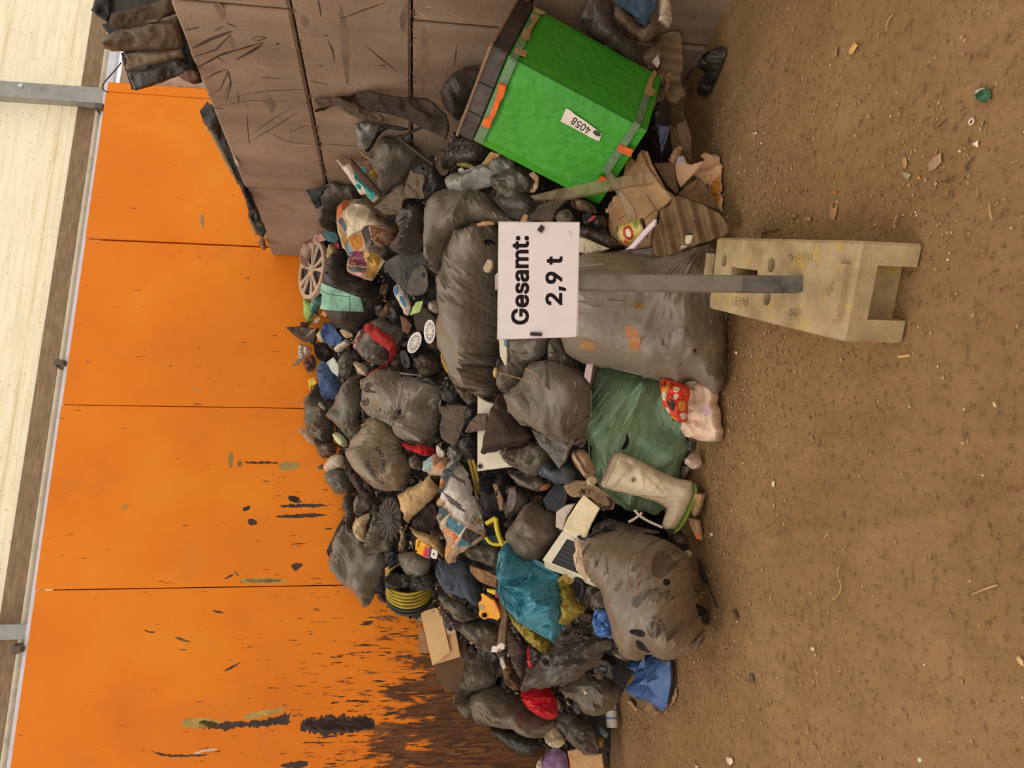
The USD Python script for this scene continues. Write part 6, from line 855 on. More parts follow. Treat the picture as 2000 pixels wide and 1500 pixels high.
# big bag on the floor at the left
pf2 = bag('large paw printed taupe bag on the floor with torn holes', 'K 160,322 200,230 282,205 500,198 642,260 802,330 852,382 855,520 862,680 912,780 922,900 882,972 802,1002 702,1042 592,1002 450,1042 380,972 340,842 310,662 258,562 182,472', fm((110,93,74), dust=(166,136,100)), .24, .16, .045, cr=30, ties=[('K 640,900', .6, 9), ('K 770,540', .4, 9)], ang=1.0, part='bag_film')
for q in ('K 530,815 600,805 642,830 620,868 570,850', 'K 565,880 600,900 620,990 575,990 555,940', 'K 735,505 765,498 782,530 750,548'): dec(pf2, q, VOID, 'torn_hole', smooth=1)
PD = fm((78,63,50), amt=.15)
for q in ('K 655,780 690,750 740,770 742,830 700,870 660,860', 'K 550,640 580,590 620,600 660,560 730,545 710,580 640,620 610,672 570,672', 'K 670,310 720,330 770,380 830,430 780,440 740,500 690,490 660,440'): dec(pf2, q, PD, 'paw_print', smooth=2)
for (x, y, r) in ((708,733,17), (742,753,12), (757,778,12), (764,802,9), (760,830,8), (780,612,24), (765,580,16), (735,590,12)): dec(pf2, ell('K', x, y, r, r * .8), PD, 'toe_print', smooth=0)
for k in range(2):
    for j in range(9 if k else 7): dec(pf2, f'K {330+k*62+j*2},{345+k*10+j*13} {340+k*64+j*2},{345+k*10+j*13} {342+k*64+j*2},{353+k*10+j*13} {332+k*62+j*2},{353+k*10+j*13}', fm((64,52,42)), 'worn_print', smooth=0)
pf2.add('print_letters', pf2.s.text('NUR', 'K 540,485', (.1, .99), 22, 6), fm((140,84,58)), False); pf2.add('print_letters', pf2.s.text('FUR', 'K 588,520', (.1, .99), 20, 6), fm((140,84,58)), False)
for q in ('K 540,335 545,335 535,575 530,575', 'K 608,335 613,335 607,585 602,585', 'K 535,570 605,580 605,585 534,575', 'K 545,335 610,330 610,335 545,340'): dec(pf2, q, fm((140,84,58)), 'print_frame', smooth=0)
bag('dark bag neck above the large paw printed floor bag', 'K 205,160 300,110 420,150 560,180 650,205 560,222 300,215 215,225', fm((60,50,42)), .06, .12, .10, ang=.2); bag('grey bag corner under the large paw printed floor bag', 'K 325,1002 382,960 450,1040 420,1062 350,1030', fm((100,86,70)), .04, .12, .08); bag('black bag tail squeezed under the large paw printed floor bag', 'K 868,680 942,700 985,762 962,835 905,800', DARKBAG, .04, .06, .12)
t = soft('blue_bag', 'blue plastic bag with a pointed end lying on the dirt floor', 'plastic bag', 'K 470,1062 590,1000 702,1042 712,1082 712,1192 692,1332 662,1412 612,1332 540,1182', M('film', (74,104,156), .4, trans=.2, dust=(120,150,170), amt=.35, bump=.8), .06, ('g', .035), 'film', wr=.06, smooth=1, ang=1.1)
sheet('bottle_scrap', 'clear flattened bottle piece beside the blue pointed bag', 'plastic piece', 'K 538,1302 600,1285 640,1350 664,1412 622,1442 570,1400', M('film', (176,140,104), .2, clear=.45, amt=.2), .02, ('g', .012), bend=.05, smooth=1); sheet('film_strip', 'thin tan film strip along the right of the blue pointed bag', 'film scrap', 'K 700,1390 745,1260 752,1230 755,1290 720,1370', fm((150,112,78)), .003, ('g', .006)); sheet('shell_scrap', 'curved tan sole shaped scrap on the floor left of the blue pointed bag', 'scrap', 'K 432,1322 460,1315 498,1380 480,1398 450,1370', cd((176,136,94)), .008, ('g', .006), bend=.1, smooth=1)
sheet('wood_splinter', 'orange splinter at the torn end of the large floor bag', 'wood chip', 'K 592,1025 640,1010 660,1020 600,1032', M('rough', (206,150,84)), .006, .20); bag('small brown bag flap inside the torn end of the large floor bag', 'K 610,930 650,920 690,950 712,1075 670,1070 650,1010 612,990', fm((120,98,78)), .03, .30, .08)
soft('round_stone', 'smooth cream egg shaped stone beside the large floor bag', 'stone', ell('K', 830, 345, 31, 26), M('rough', (206,176,138), amt=.15), .03, .05, 'stone', wr=0); sheet('dry_leaf', 'brown curled leaf at the side of the large floor bag', 'leaf', 'K 838,460 880,470 888,542 868,570 850,540', cd((126,92,64)), .004, .03, bend=.25); sheet('hooked_scrap', 'thin brown hooked bark strip beside the large floor bag', 'bark', 'K 858,560 890,590 945,600 940,615 880,605', cd((136,98,66)), .008, ('g', .02), bend=.1)
t = Thing('feather', 'dark grey feather lying on the dirt beside the large floor bag', 'feather'); fq = onplane(P('K 905,385 960,540 1022,702'), (0, 0, .012), UP); t.add('quill', tube(fq, [.002, .003], 6, 3), BLACK, 40); t.add('vane', plate('K 900,380 925,420 955,520 960,560 935,545 905,470', np.array([0, 0, .010]), UP, .003), M('rough', (62,52,42), bump=1.0), False)
t = Thing('white_straps', 'two white drawstring strips between the green bag and the boot toe', 'drawstring')
for q in ('K 475,55 520,100 590,140 662,172', 'K 435,135 480,110 525,72'): t.add('strap', tube(line3(P(q), .16), .006, 6, 3), M('solid', (206,186,166), .4), 40)
GB = onplane(P('I 1040,1090'), (0, 0, .03), UP)[0]
# floor front: biggest bag, green bag, boot, foam
bigb = bag('biggest grey bag standing on the floor behind the sign post', 'X 1098,600 1103,540 1130,513 1146,497 1168,489 1222,489 1268,494 1306,500 1360,481 1394,468 1406,560 1420,640 1416,690 1405,756 1380,750 1352,742 1328,741 1293,731 1272,732 1230,726 1173,713 1120,696 1100,680', fm((114,99,81), dust=(160,128,90), amt=.4), .25, .06, .032, cr=30, ties=[('X 1340,490', .5, 8), ('I 745,190', .35, 7)], part='bag_film', n=[-.02, -1, .42], smooth=1)
for q, c_ in (('X 1232,640 1262,650 1262,690 1245,690 1236,665', (170,104,46)), ('X 1150,668 1180,672 1176,690 1150,685', (160,118,70)), ('X 1245,600 1270,606 1262,618 1248,612', (150,110,60))): dec(bigb, q, fm(c_, .6, dust=c_), 'rust_stain', smooth=2, jit=.12)
for q in ('I 1035,30 1048,15 1055,30 1040,50', 'I 940,120 952,118 950,135'): dec(bigb, q, VOID, 'hole', smooth=1)
grn = M('film', (142,166,124), .36, trans=.15, dust=(130,140,104), amt=.4, bump=.75)
gbag = bag('large sage green translucent bag with a torn hole behind the boot', 'I 345,125 500,160 720,200 765,205 792,300 832,480 872,530 962,580 992,680 985,762 912,942 860,1100 800,1172 652,1202 560,1172 450,1092 400,1042 340,1000 290,820 248,640 278,400 300,250', grn, .09, (GB - unit([-.05, -1, .35]) * .15), .05, c='I 600,600', name='green_bag', cat='plastic bag', group=None, part='bag_film', ang=1.1, cr=26, ties=[('I 555,590', 1.1, 10), ('I 365,240', .9, 9)], n=[-.05, -1, .35])
dec(gbag, 'I 548,600 566,680 535,730 498,725 535,670', VOID, 'torn_hole', smooth=1); dec(gbag, 'I 540,612 552,606 520,690 500,728 492,722 515,670', fm((140,150,120)), 'torn_edge', smooth=1)
t = soft('floral_scarf', 'orange and red floral scarf between the green bag and the foam slab', 'scarf', 'I 778,270 800,212 870,235 992,265 1002,320 985,382 992,502 962,552 880,525 830,472 795,382', cl((212,62,28), .7, amt=.1), .06, .10, 'cloth', wr=.08, ang=1.0)
for q, c_ in (('I 790,290 820,250 870,250 860,320 810,330', (226,128,30)), ('I 800,330 840,300 860,360 830,400', (226,206,176)), ('I 890,280 960,290 940,330 900,320', (222,176,140)), ('I 850,390 890,370 920,400 900,470 870,440', (52,30,22)), ('I 800,260 830,250 835,280 810,290', (48,28,20)), ('I 855,490 900,500 930,530 880,520', (222,140,40)), ('I 930,400 975,380 980,450 950,470', (232,150,60)), ('I 900,335 940,345 935,380 905,375', (230,214,190)), ('I 940,480 985,470 985,510 960,530', (226,196,170)), ('I 830,430 860,440 870,480 850,480', (230,206,176))): dec(t, q, cl(c_, .7, amt=.1), 'flower_print', smooth=1)
foam = soft('foam_slab', 'broken cream foam slab lying at the foot of the heap', 'foam slab', 'I 995,242 1050,228 1190,238 1212,330 1200,400 1228,452 1228,540 1248,600 1236,682 1100,682 1000,652 962,590 985,502 990,400 1002,320', M('rough', (226,190,158), amt=.4, dirt=(140,96,62), bump=1.0), .05, ('g', .06), 'foam', wr=.05, edge=.012, Tb=.05, smooth=0, jit=.014, cr=8, n=[.02, -.62, .78])
dec(foam, 'I 1150,440 1200,420 1215,460 1170,500 1145,490', M('rough', (206,170,176)), 'lilac_paint', smooth=1, jit=.1)
soft('crumpled_paper', 'pinkish crumpled tissue on the floor beside the green bag', 'paper', 'I 968,832 1002,768 1050,768 1082,800 1096,852 1050,892 1010,870', cd((214,180,166)), .035, ('g', .04), 'paper', wr=.15, n=[0, -.7, .7]); sheet('foil_scrap', 'grey striped foil scrap beside the boot heel', 'foil', 'I 908,942 960,860 1002,862 990,932 940,968', M('film', (120,104,88), .3), .012, ('g', .02), bend=.15)
bag('dark bag end between the foam slab and the pinkish tissue', 'I 985,650 1050,670 1050,740 1010,760 985,740', DARKBAG, .04, .06, .08)
# the boot
bo = soft('wellington_boot', 'dirty white wellington boot with a green sole leaning on the green bag', 'boot', 'I 460,745 625,815 800,908 910,958 1002,966 1032,985 1042,1060 1012,1130 962,1240 902,1330 850,1340 805,1320 800,1265 840,1182 790,1142 680,1100 560,1070 400,1035 342,1010 380,905 420,820', M('solid', (216,190,154), .55, amt=.85, var=.14, dirt=(150,114,80)), .065, GB, 'upper', c='I 700,1030', wr=.012, cr=6, smooth=1, jit=.002, Tb=.05, n=[-.05, -1, .35])
so = M('solid', (118,142,40), .5, amt=.3); bm = M('solid', (196,166,128), .5, amt=.45)
sole = Soft(bo.s.fr, P('I 1030,978 1058,990 1064,1042 1015,1182 965,1282 912,1340 850,1354 826,1340 850,1318 900,1312 950,1230 1002,1120 1030,1060'), .062, smooth=1, wr=0, cr=0, edge=.012, Tb=.05, jit=.001, seed=77); bo.add('sole', sole.mesh, so, 50, 'green sole'); 
rimq = bo.s.fr; bo.add('shaft_rim', drape(bo, 'I 458,747 490,762 378,1020 342,1010 380,905 420,820', .005, .001, smooth=0), M('solid', (206,176,142), .5), 50)
bo.add('shaft_opening', plate('I 452,752 462,752 440,830 352,1005 345,1002 375,910 410,830', bo.s.fr.o, bo.s.fr.n, .02), M('solid', (130,98,80), .6), False)
for q in ('I 600,805 628,818 610,850 560,900 520,930 500,920 550,870', 'I 505,925 480,980 440,1010 425,1038 415,1034 440,995 470,960', 'I 690,920 750,980 810,1040 800,1046 742,988 690,930', 'I 640,1068 720,1062 830,1075 830,1084 720,1074 640,1078'): bo.add('raised_seam', drape(bo, q, .003, .0005, smooth=1), bm, 40)
ec = bo.s.on(P('I 592,947'), .001)[0]; bo.add('round_badge', lathe([(.0075, 0), (.0075, .0025), (.0095, .0025), (.0095, 0)], ec, bo.s.fr.n, 20), M('solid', (108,78,48), .5), 40); m = bo.s.decal(P('I 582,955 590,935 602,940 594,962'), lift=.002, smooth=1); bo.add('badge_mark', m, M('solid', (108,78,48), .5), False); bo.add('ankle_dot', lathe([(0, .003), (.010, .003), (.012, 0)], bo.s.on(P('I 950,1018'), 0)[0], bo.s.fr.n, 18), bm, 40)
for k in range(5): bo.add('ankle_crease', drape(bo, f'I {690+k*34},{1088+k*14} {700+k*34},{1086+k*14} {726+k*30},{1128+k*16} {716+k*30},{1130+k*16}', .003, .0005, smooth=1), bm, 40)
sheet('wood_offcut', 'pale broken wood offcut under the boot sole', 'wood offcut', 'I 1018,1172 1060,1052 1120,1070 1082,1202 1045,1240', M('rough', (166,128,84)), .02, ('g', .03), wr=.03, bend=0, n=[0, -.6, .8]); t = sheet('wood_offcut', 'longer splintered board with orange mark beyond the boot toe', 'wood offcut', 'I 1000,1232 1045,1240 1082,1262 1102,1405 1065,1395 1022,1302', M('rough', (176,134,92)), .018, ('g', .025), wr=.03, bend=0, n=[0, -.5, .85]); dec(t, 'I 1062,1350 1092,1360 1096,1400 1070,1390', cd((222,112,40)), 'orange_mark', smooth=0)
soft('dead_leaves', 'dark wilted leaves under the boot toe', 'leaves', 'I 850,1362 960,1342 1005,1422 962,1462 900,1440', fm((70,52,40)), .03, .05, 'leaves', wr=.16, cr=26)

# ------------------------------------------------------------------ between the sign and the green box
kbig = sheet('cardboard_box_remains', 'large torn open cardboard piece under the tin can', 'cardboard', 'F 528,902 545,800 590,620 640,600 692,440 722,282 770,240 822,280 840,210 880,168 932,190 980,320 1052,440 1112,552 1202,622 1132,692 1042,762 980,902 952,1122 800,1142 650,1092 560,1002', cd((190,146,98), amt=.25), .008, .07, wr=.02, bend=.06, jit=.008)
for q in ('F 880,190 905,180 965,330 1060,480 1190,610 1170,640 1030,480 930,330', ): dec(kbig, q, cd((128,92,60), bump=.9), 'torn_edge', smooth=0, jit=.05)
for q in ('F 640,840 720,790 722,796 645,850', 'F 880,850 1010,740 1014,748 884,860', 'F 930,600 950,640 1030,760 1022,764 940,650'): dec(kbig, q, cd((140,102,66)), 'crease', smooth=0)
clr = M('film', (164,140,104), .22, clear=.6, amt=.3, dust=(170,146,110), bump=.6)
sheet('clear_tube', 'flattened translucent plastic tube lying across the green box edge', 'plastic tube', 'M 480,1368 560,1352 740,1305 960,1262 1140,1232 1320,1200 1345,1230 1345,1285 1180,1310 1000,1345 780,1392 520,1402', clr, .022, .27, wr=.02, bend=.01, smooth=0, n=[0, -1, .15]); sheet('clear_strip', 'translucent plastic strip crossing under the clear tube', 'plastic strip', 'F 488,352 540,298 592,382 652,520 742,642 822,780 828,882 720,882 682,720 602,552 505,402', clr, .008, .18, wr=.03, bend=.03, smooth=1)
# tin can
q0, q1 = P('F 690,1000')[0], P('F 862,930')[0]; cp = at_heap(((q0 + q1) / 2)[None], .19); cax = unit(.86 * DN + .30 * RT + .40 * (-unit(rays(q0[None])[0]))); cr_ = 19 / FOC * float((cp - C0) @ FW); chh = .105; c0_ = cp - cax * chh / 2
t = Thing('tin_can', 'food tin with a yellow and red label on the torn cardboard', 'tin can'); mt = M('solid', (150,128,100), .3, metal=.8, amt=.2)
t.add('can_wall', lathe([(0, .003), (cr_ * .93, .003), (cr_ * .97, 0), (cr_ * 1.02, .001), (cr_ * 1.02, .004), (cr_, .006), (cr_, chh - .006), (cr_ * 1.02, chh - .004), (cr_ * 1.02, chh - .001), (cr_ * .97, chh), (cr_ * .93, chh - .004), (0, chh - .004)], c0_, cax, 40), mt, 30)
t.add('can_label', lathe([(cr_ * 1.006, .009), (cr_ * 1.008, .010), (cr_ * 1.008, chh - .010), (cr_ * 1.006, chh - .009)], c0_, cax, 40), M('solid', (206,176,84), .4, amt=.1), 30, 'yellow paper label')
tcam2 = -unit(rays(((q0 + q1) / 2)[None])[0]); ca = unit(tcam2 - cax * np.dot(tcam2, cax)); cb = np.cross(cax, ca)
def canpatch(h0, h1, a0, a1, rad, n=12, oval=False):
    v, f = [], []
    hs, As = np.linspace(-1, 1, n), np.linspace(-1, 1, n)
    for hh in hs:
        for aa in As:
            if oval: s_ = math.sqrt(max(0, 1 - hh * hh)); aa = aa * s_
            H_, A_ = (h0 + h1) / 2 + hh * (h1 - h0) / 2, (a0 + a1) / 2 + aa * (a1 - a0) / 2; v.append(c0_ + cax * H_ + rad * (math.cos(A_) * ca + math.sin(A_) * cb))
    for i in range(n - 1):
        for j in range(n - 1): a = i * n + j; f += [(a, a + 1, a + n + 1), (a, a + n + 1, a + n)]
    v, f = np.array(v), np.array(f); nn = np.cross(v[f[:, 1]] - v[f[:, 0]], v[f[:, 2]] - v[f[:, 0]]).sum(0); return v, (f if nn @ ca > 0 else f[:, ::-1])
t.add('label_print', canpatch(.022, .066, -.85, .75, cr_ * 1.012, oval=True), M('solid', (168,52,34), .4, amt=.05), 30, 'red oval'); t.add('label_print', canpatch(.034, .054, -.5, .4, cr_ * 1.016, oval=True), M('solid', (226,206,160), .4, amt=.05), 30); t.add('label_print', canpatch(.012, .03, .5, 1.3, cr_ * 1.012, oval=True), M('solid', (206,90,44), .4), 30); t.add('label_print', canpatch(.07, .092, -1.2, -.2, cr_ * 1.012, oval=True), M('solid', (128,140,60), .4), 30)
sheet('plastic_lath', 'pale pink plastic lath leaning on the tin can', 'plastic lath', 'F 705,1142 770,1080 882,950 990,838 1022,840 1012,902 902,1022 802,1132', M('solid', (222,192,196), .45, amt=.2), .012, .24, wr=0, bend=0, jit=.002)
corr = M('rough', (128,98,62), .85, amt=.45, dirt=(92,70,46), bump=.5)
sheet('corrugated_sheet', 'torn corrugated brown fibre sheet in front of the torn cardboard', 'corrugated sheet', 'F 958,1192 1002,902 1042,772 1222,608 1302,640 1452,692 1622,782 1692,872 1742,892 1742,962 1642,1012 1402,1092 1132,1202 1032,1202', corr, .006, .16, wr=.006, bend=.02, wave=(.056, .014, .25), res=.005, jit=.006)
t = sheet('foil_wrapper', 'small black and gold foil wrapper on the corrugated sheet', 'wrapper', 'F 1288,1092 1302,982 1340,968 1382,982 1382,1012 1352,1092', M('film', (206,184,146), .3), .014, .26, bend=.1, smooth=1); dec(t, 'F 1296,1010 1306,978 1342,966 1384,980 1372,1004 1330,996', BLACK, 'dark_band', smooth=1); sheet('foil_wrapper', 'crumpled pale foil tip above the biggest bag edge', 'wrapper', 'F 1240,1132 1252,1092 1332,1092 1300,1120', M('film', (186,164,130), .3), .01, .22, bend=.1)
t = sheet('wet_paper', 'torn wet peach coloured paper on the floor with an orange backing', 'torn paper', 'F 1490,262 1440,232 1482,180 1530,205 1560,198 1600,215 1640,222 1632,270 1672,282 1660,402 1672,560 1660,782 1600,732 1540,602 1482,522 1422,442 1372,402 1420,330', cd((214,162,118)), .006, ('g', .03), wr=.05, bend=.06, jit=.012, n=[.1, -.5, .85])
dec(t, 'F 1562,530 1660,402 1672,560 1640,722 1600,690', cd((190,120,34)), 'orange_backing', smooth=0, jit=.05); dec(t, 'F 1500,520 1560,560 1600,690 1560,640', cd((222,196,146)), 'peeled_layer', smooth=0, jit=.05); dec(t, 'F 1530,500 1545,500 1562,600 1550,600', VOID, 'tear', smooth=1); dec(t, 'F 1535,205 1560,198 1600,215 1640,222 1630,232 1560,226', cd((150,142,146)), 'grey_patch', smooth=0)
t = sheet('wet_paper', 'curled wet peach coloured paper leaning beside the torn cardboard', 'torn paper', 'F 1192,312 1222,232 1285,225 1300,290 1355,310 1490,262 1440,330 1370,402 1300,480 1242,542 1202,452', cd((206,160,120)), .006, .10, wr=.06, bend=.12, jit=.012); dec(t, 'F 1210,290 1225,235 1280,228 1290,280 1240,300', cd((166,158,166)), 'grey_patch', smooth=0)
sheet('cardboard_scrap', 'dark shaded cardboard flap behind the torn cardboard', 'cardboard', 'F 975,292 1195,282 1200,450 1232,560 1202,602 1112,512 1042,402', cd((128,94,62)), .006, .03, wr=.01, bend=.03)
soft('foil_bundle', 'crumpled blue and copper foil bundle above the torn cardboard', 'foil', 'F 170,682 220,632 322,660 432,732 422,792 332,772 205,742', M('film', (112,84,62), .35, dust=(60,96,108), amt=.6), .05, .12, 'foil', wr=.15, cr=30); soft('dark_pot', 'blackened pot shaped lump above the torn cardboard', 'pot', 'F 378,852 440,782 532,832 522,932 422,935', fm((54,44,36)), .06, .08, 'lump', wr=.08); sheet('red_scrap', 'red and pink wrapper beside the blackened pot', 'wrapper', 'F 330,862 400,800 425,815 372,865', cd((176,66,56)), .006, .16, bend=.15); soft('cream_rag', 'cream crumpled rag on the edge of the torn cardboard', 'rag', 'F 505,772 545,720 575,650 592,690 570,740 592,762 540,785', cl((206,172,138)), .03, .15, 'rag', wr=.14)
sheet('pale_sheet', 'pale beige plastic sheet at the right edge of the sign', 'plastic sheet', 'F 200,990 330,1030 562,1130 482,1152 352,1182 200,1160', M('film', (186,168,132), .4), .006, .16, wr=.04, bend=.06); bag('dark brown limp bag right of the sign', 'F 20,782 100,750 200,800 262,902 402,922 542,1002 652,1092 602,1142 402,1062 250,1000 160,930 60,882', fm((72,58,46)), .06, .08, .08); bag('clear crumpled bag edge above the right end of the sign', 'F 30,800 90,742 180,760 200,840 140,880 40,860', M('film', (140,124,104), .25, clear=.35, amt=.3), .04, .14, .14, name='clear_bag', cat='plastic bag', group=None)
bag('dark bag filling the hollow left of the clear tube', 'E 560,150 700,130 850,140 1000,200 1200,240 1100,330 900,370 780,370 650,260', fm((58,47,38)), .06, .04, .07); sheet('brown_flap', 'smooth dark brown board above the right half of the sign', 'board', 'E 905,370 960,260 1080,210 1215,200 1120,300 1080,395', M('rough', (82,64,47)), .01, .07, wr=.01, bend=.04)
bag('grey crumpled bag between the green box and the big taupe bag', 'E 560,60 640,0 780,-60 900,0 960,80 900,150 860,250 820,300 700,200', fm((92,80,66)), .08, .05, .09); sheet('tan_film', 'tan torn film hanging in front of the grey crumpled bag', 'film scrap', 'E 880,0 930,-30 972,20 965,110 930,150 890,150 940,60', fm((166,128,92)), .008, .20, wr=.08, bend=.15)
# around the green box
bag('grey brown bag at the concrete wall right of the green box', 'M 860,190 902,60 930,-30 1042,-30 1082,130 1132,230 1222,292 1222,440 1100,370 960,290 878,220', fm((78,65,54)), .10, .05, .07); soft('blue_cloth', 'blue striped cloth at the right edge of the heap', 'cloth', 'M 1070,30 1090,-40 1382,-40 1332,130 1292,202 1190,102', cl((62,80,98)), .06, .10, 'cloth', wr=.08, ang=.5)
soft('brown_blanket', 'brown quilted blanket fold below the blue striped cloth', 'blanket', 'M 1068,62 1120,28 1192,110 1272,212 1372,130 1376,202 1320,292 1258,292 1160,192 1090,152', cl((112,88,66), scale=40.), .05, .15, 'quilt', wr=.09, cr=26)
soft('crumpled_paper', 'white crumpled paper at the top right of the heap foot', 'paper', 'M 1382,-30 1452,-30 1472,110 1462,192 1410,192 1368,120', cd((214,192,162)), .04, .10, 'paper', wr=.15); sheet('tissue', 'long white tissue lying on the floor right of the corrugated edge', 'tissue', 'M 1530,100 1592,-30 1626,-30 1592,100 1552,157', cd((206,184,156)), .012, ('g', .012), wr=.08, bend=.1)
sheet('corrugated_sheet', 'wavy brown fibre sheet standing at the foot of the green box', 'corrugated sheet', 'M 1325,222 1380,188 1482,188 1542,240 1532,330 1558,420 1532,502 1542,572 1532,702 1472,752 1402,642 1362,502 1392,422 1348,302', M('rough', (138,110,74), .8, amt=.4), .006, .10, wr=.02, bend=.03, wave=(.085, .015, 1.35), smooth=1, res=.006)
soft('clear_cup', 'clear crushed cup between the green box and the wavy sheet', 'cup', 'M 1252,392 1292,338 1382,308 1402,420 1362,482 1290,482', M('film', (176,150,122), .25, clear=.3, amt=.2), .05, .14, 'cup', wr=.12, cr=24); sheet('white_chip', 'white folded paper inside the clear crushed cup', 'paper', 'M 1330,430 1372,380 1392,440 1372,478', cd((222,206,186)), .004, .22, bend=.1)
soft('grey_rag', 'grubby grey rag caught at the lower corner of the green box', 'rag', 'M 1300,560 1345,500 1372,520 1350,600 1372,640 1340,672 1300,640', cl((120,98,74)), .03, .19, 'rag', wr=.15)
soft('black_rubbish', 'black wet plastic scraps under the green box', 'plastic', 'M 1310,890 1392,680 1472,762 1442,962 1402,1102 1330,960', DARKBAG, .06, .06, 'film', wr=.14, cr=30); sheet('blue_film', 'dark blue film edge among the black wet scraps', 'film scrap', 'M 1365,870 1460,880 1440,980 1405,1090 1385,1000', fm((70,74,96)), .01, .14, wr=.06, bend=.1)
sheet('bark_board', 'torn brown fibreboard standing beside the torn cardboard', 'fibreboard', 'M 1500,872 1572,830 1612,952 1612,1142 1560,1092 1510,962', M('rough', (122,92,64)), .012, .07, wr=.05, bend=.06); sheet('red_film', 'red film strip on the floor beside the wavy sheet', 'film scrap', 'M 1543,262 1602,214 1582,312 1560,332', fm((150,30,26)), .008, ('g', .012), bend=.1); soft('pink_wad', 'pink white crumpled wad at the wavy sheet', 'paper', 'M 1520,640 1545,600 1562,620 1558,690 1530,700', cd((206,160,140)), .02, ('g', .03), 'paper', wr=.15)
soft('leaf_scraps', 'pale tan shredded paper at the right lower corner of the green box', 'paper', 'M 1395,600 1420,640 1450,480 1470,540 1440,660 1400,680', cd((176,140,100)), .02, .10, 'paper', wr=.16); soft('crumpled_paper', 'peach crumpled paper below the black wet scraps', 'paper', 'M 1440,1130 1480,1050 1530,1010 1545,1050 1500,1120 1510,1170', cd((200,158,120)), .02, .08, 'paper', wr=.15)
# ------------------------------------------------------------------ lying on the dirt floor
g_ = lambda z=.008: ('g', z)
soft('black_glove', 'crumpled black bag scrap lying alone on the dirt floor', 'plastic scrap', 'S 45,332 80,310 180,272 177,352 112,492 66,587 8,572 12,540 60,452', fm((36,30,26), .35, amt=.12, bump=.8), .035, g_(.012), 'film', wr=.12, cr=26, ang=1.9, smooth=1)
t = soft('plastic_stopper', 'green plastic bottle cap pressed into the dirt floor', 'bottle cap', ell('S', 1758, 580, 38, 48, 20), M('solid', (52,98,66), .5, amt=.3), .012, g_(.006), 'cap', wr=0, edge=.006, jit=0); dec(t, 'S 1725,560 1760,538 1785,540 1760,556 1735,580', M('solid', (206,190,160), .5), 'pale_rim', smooth=1)
for k in range(4): dec(t, f'S {1745+k*12},{600-k*6} {1750+k*12},{598-k*6} {1742+k*12},{572-k*6} {1738+k*12},{574-k*6}', M('solid', (34,66,44), .5), 'groove', smooth=0)
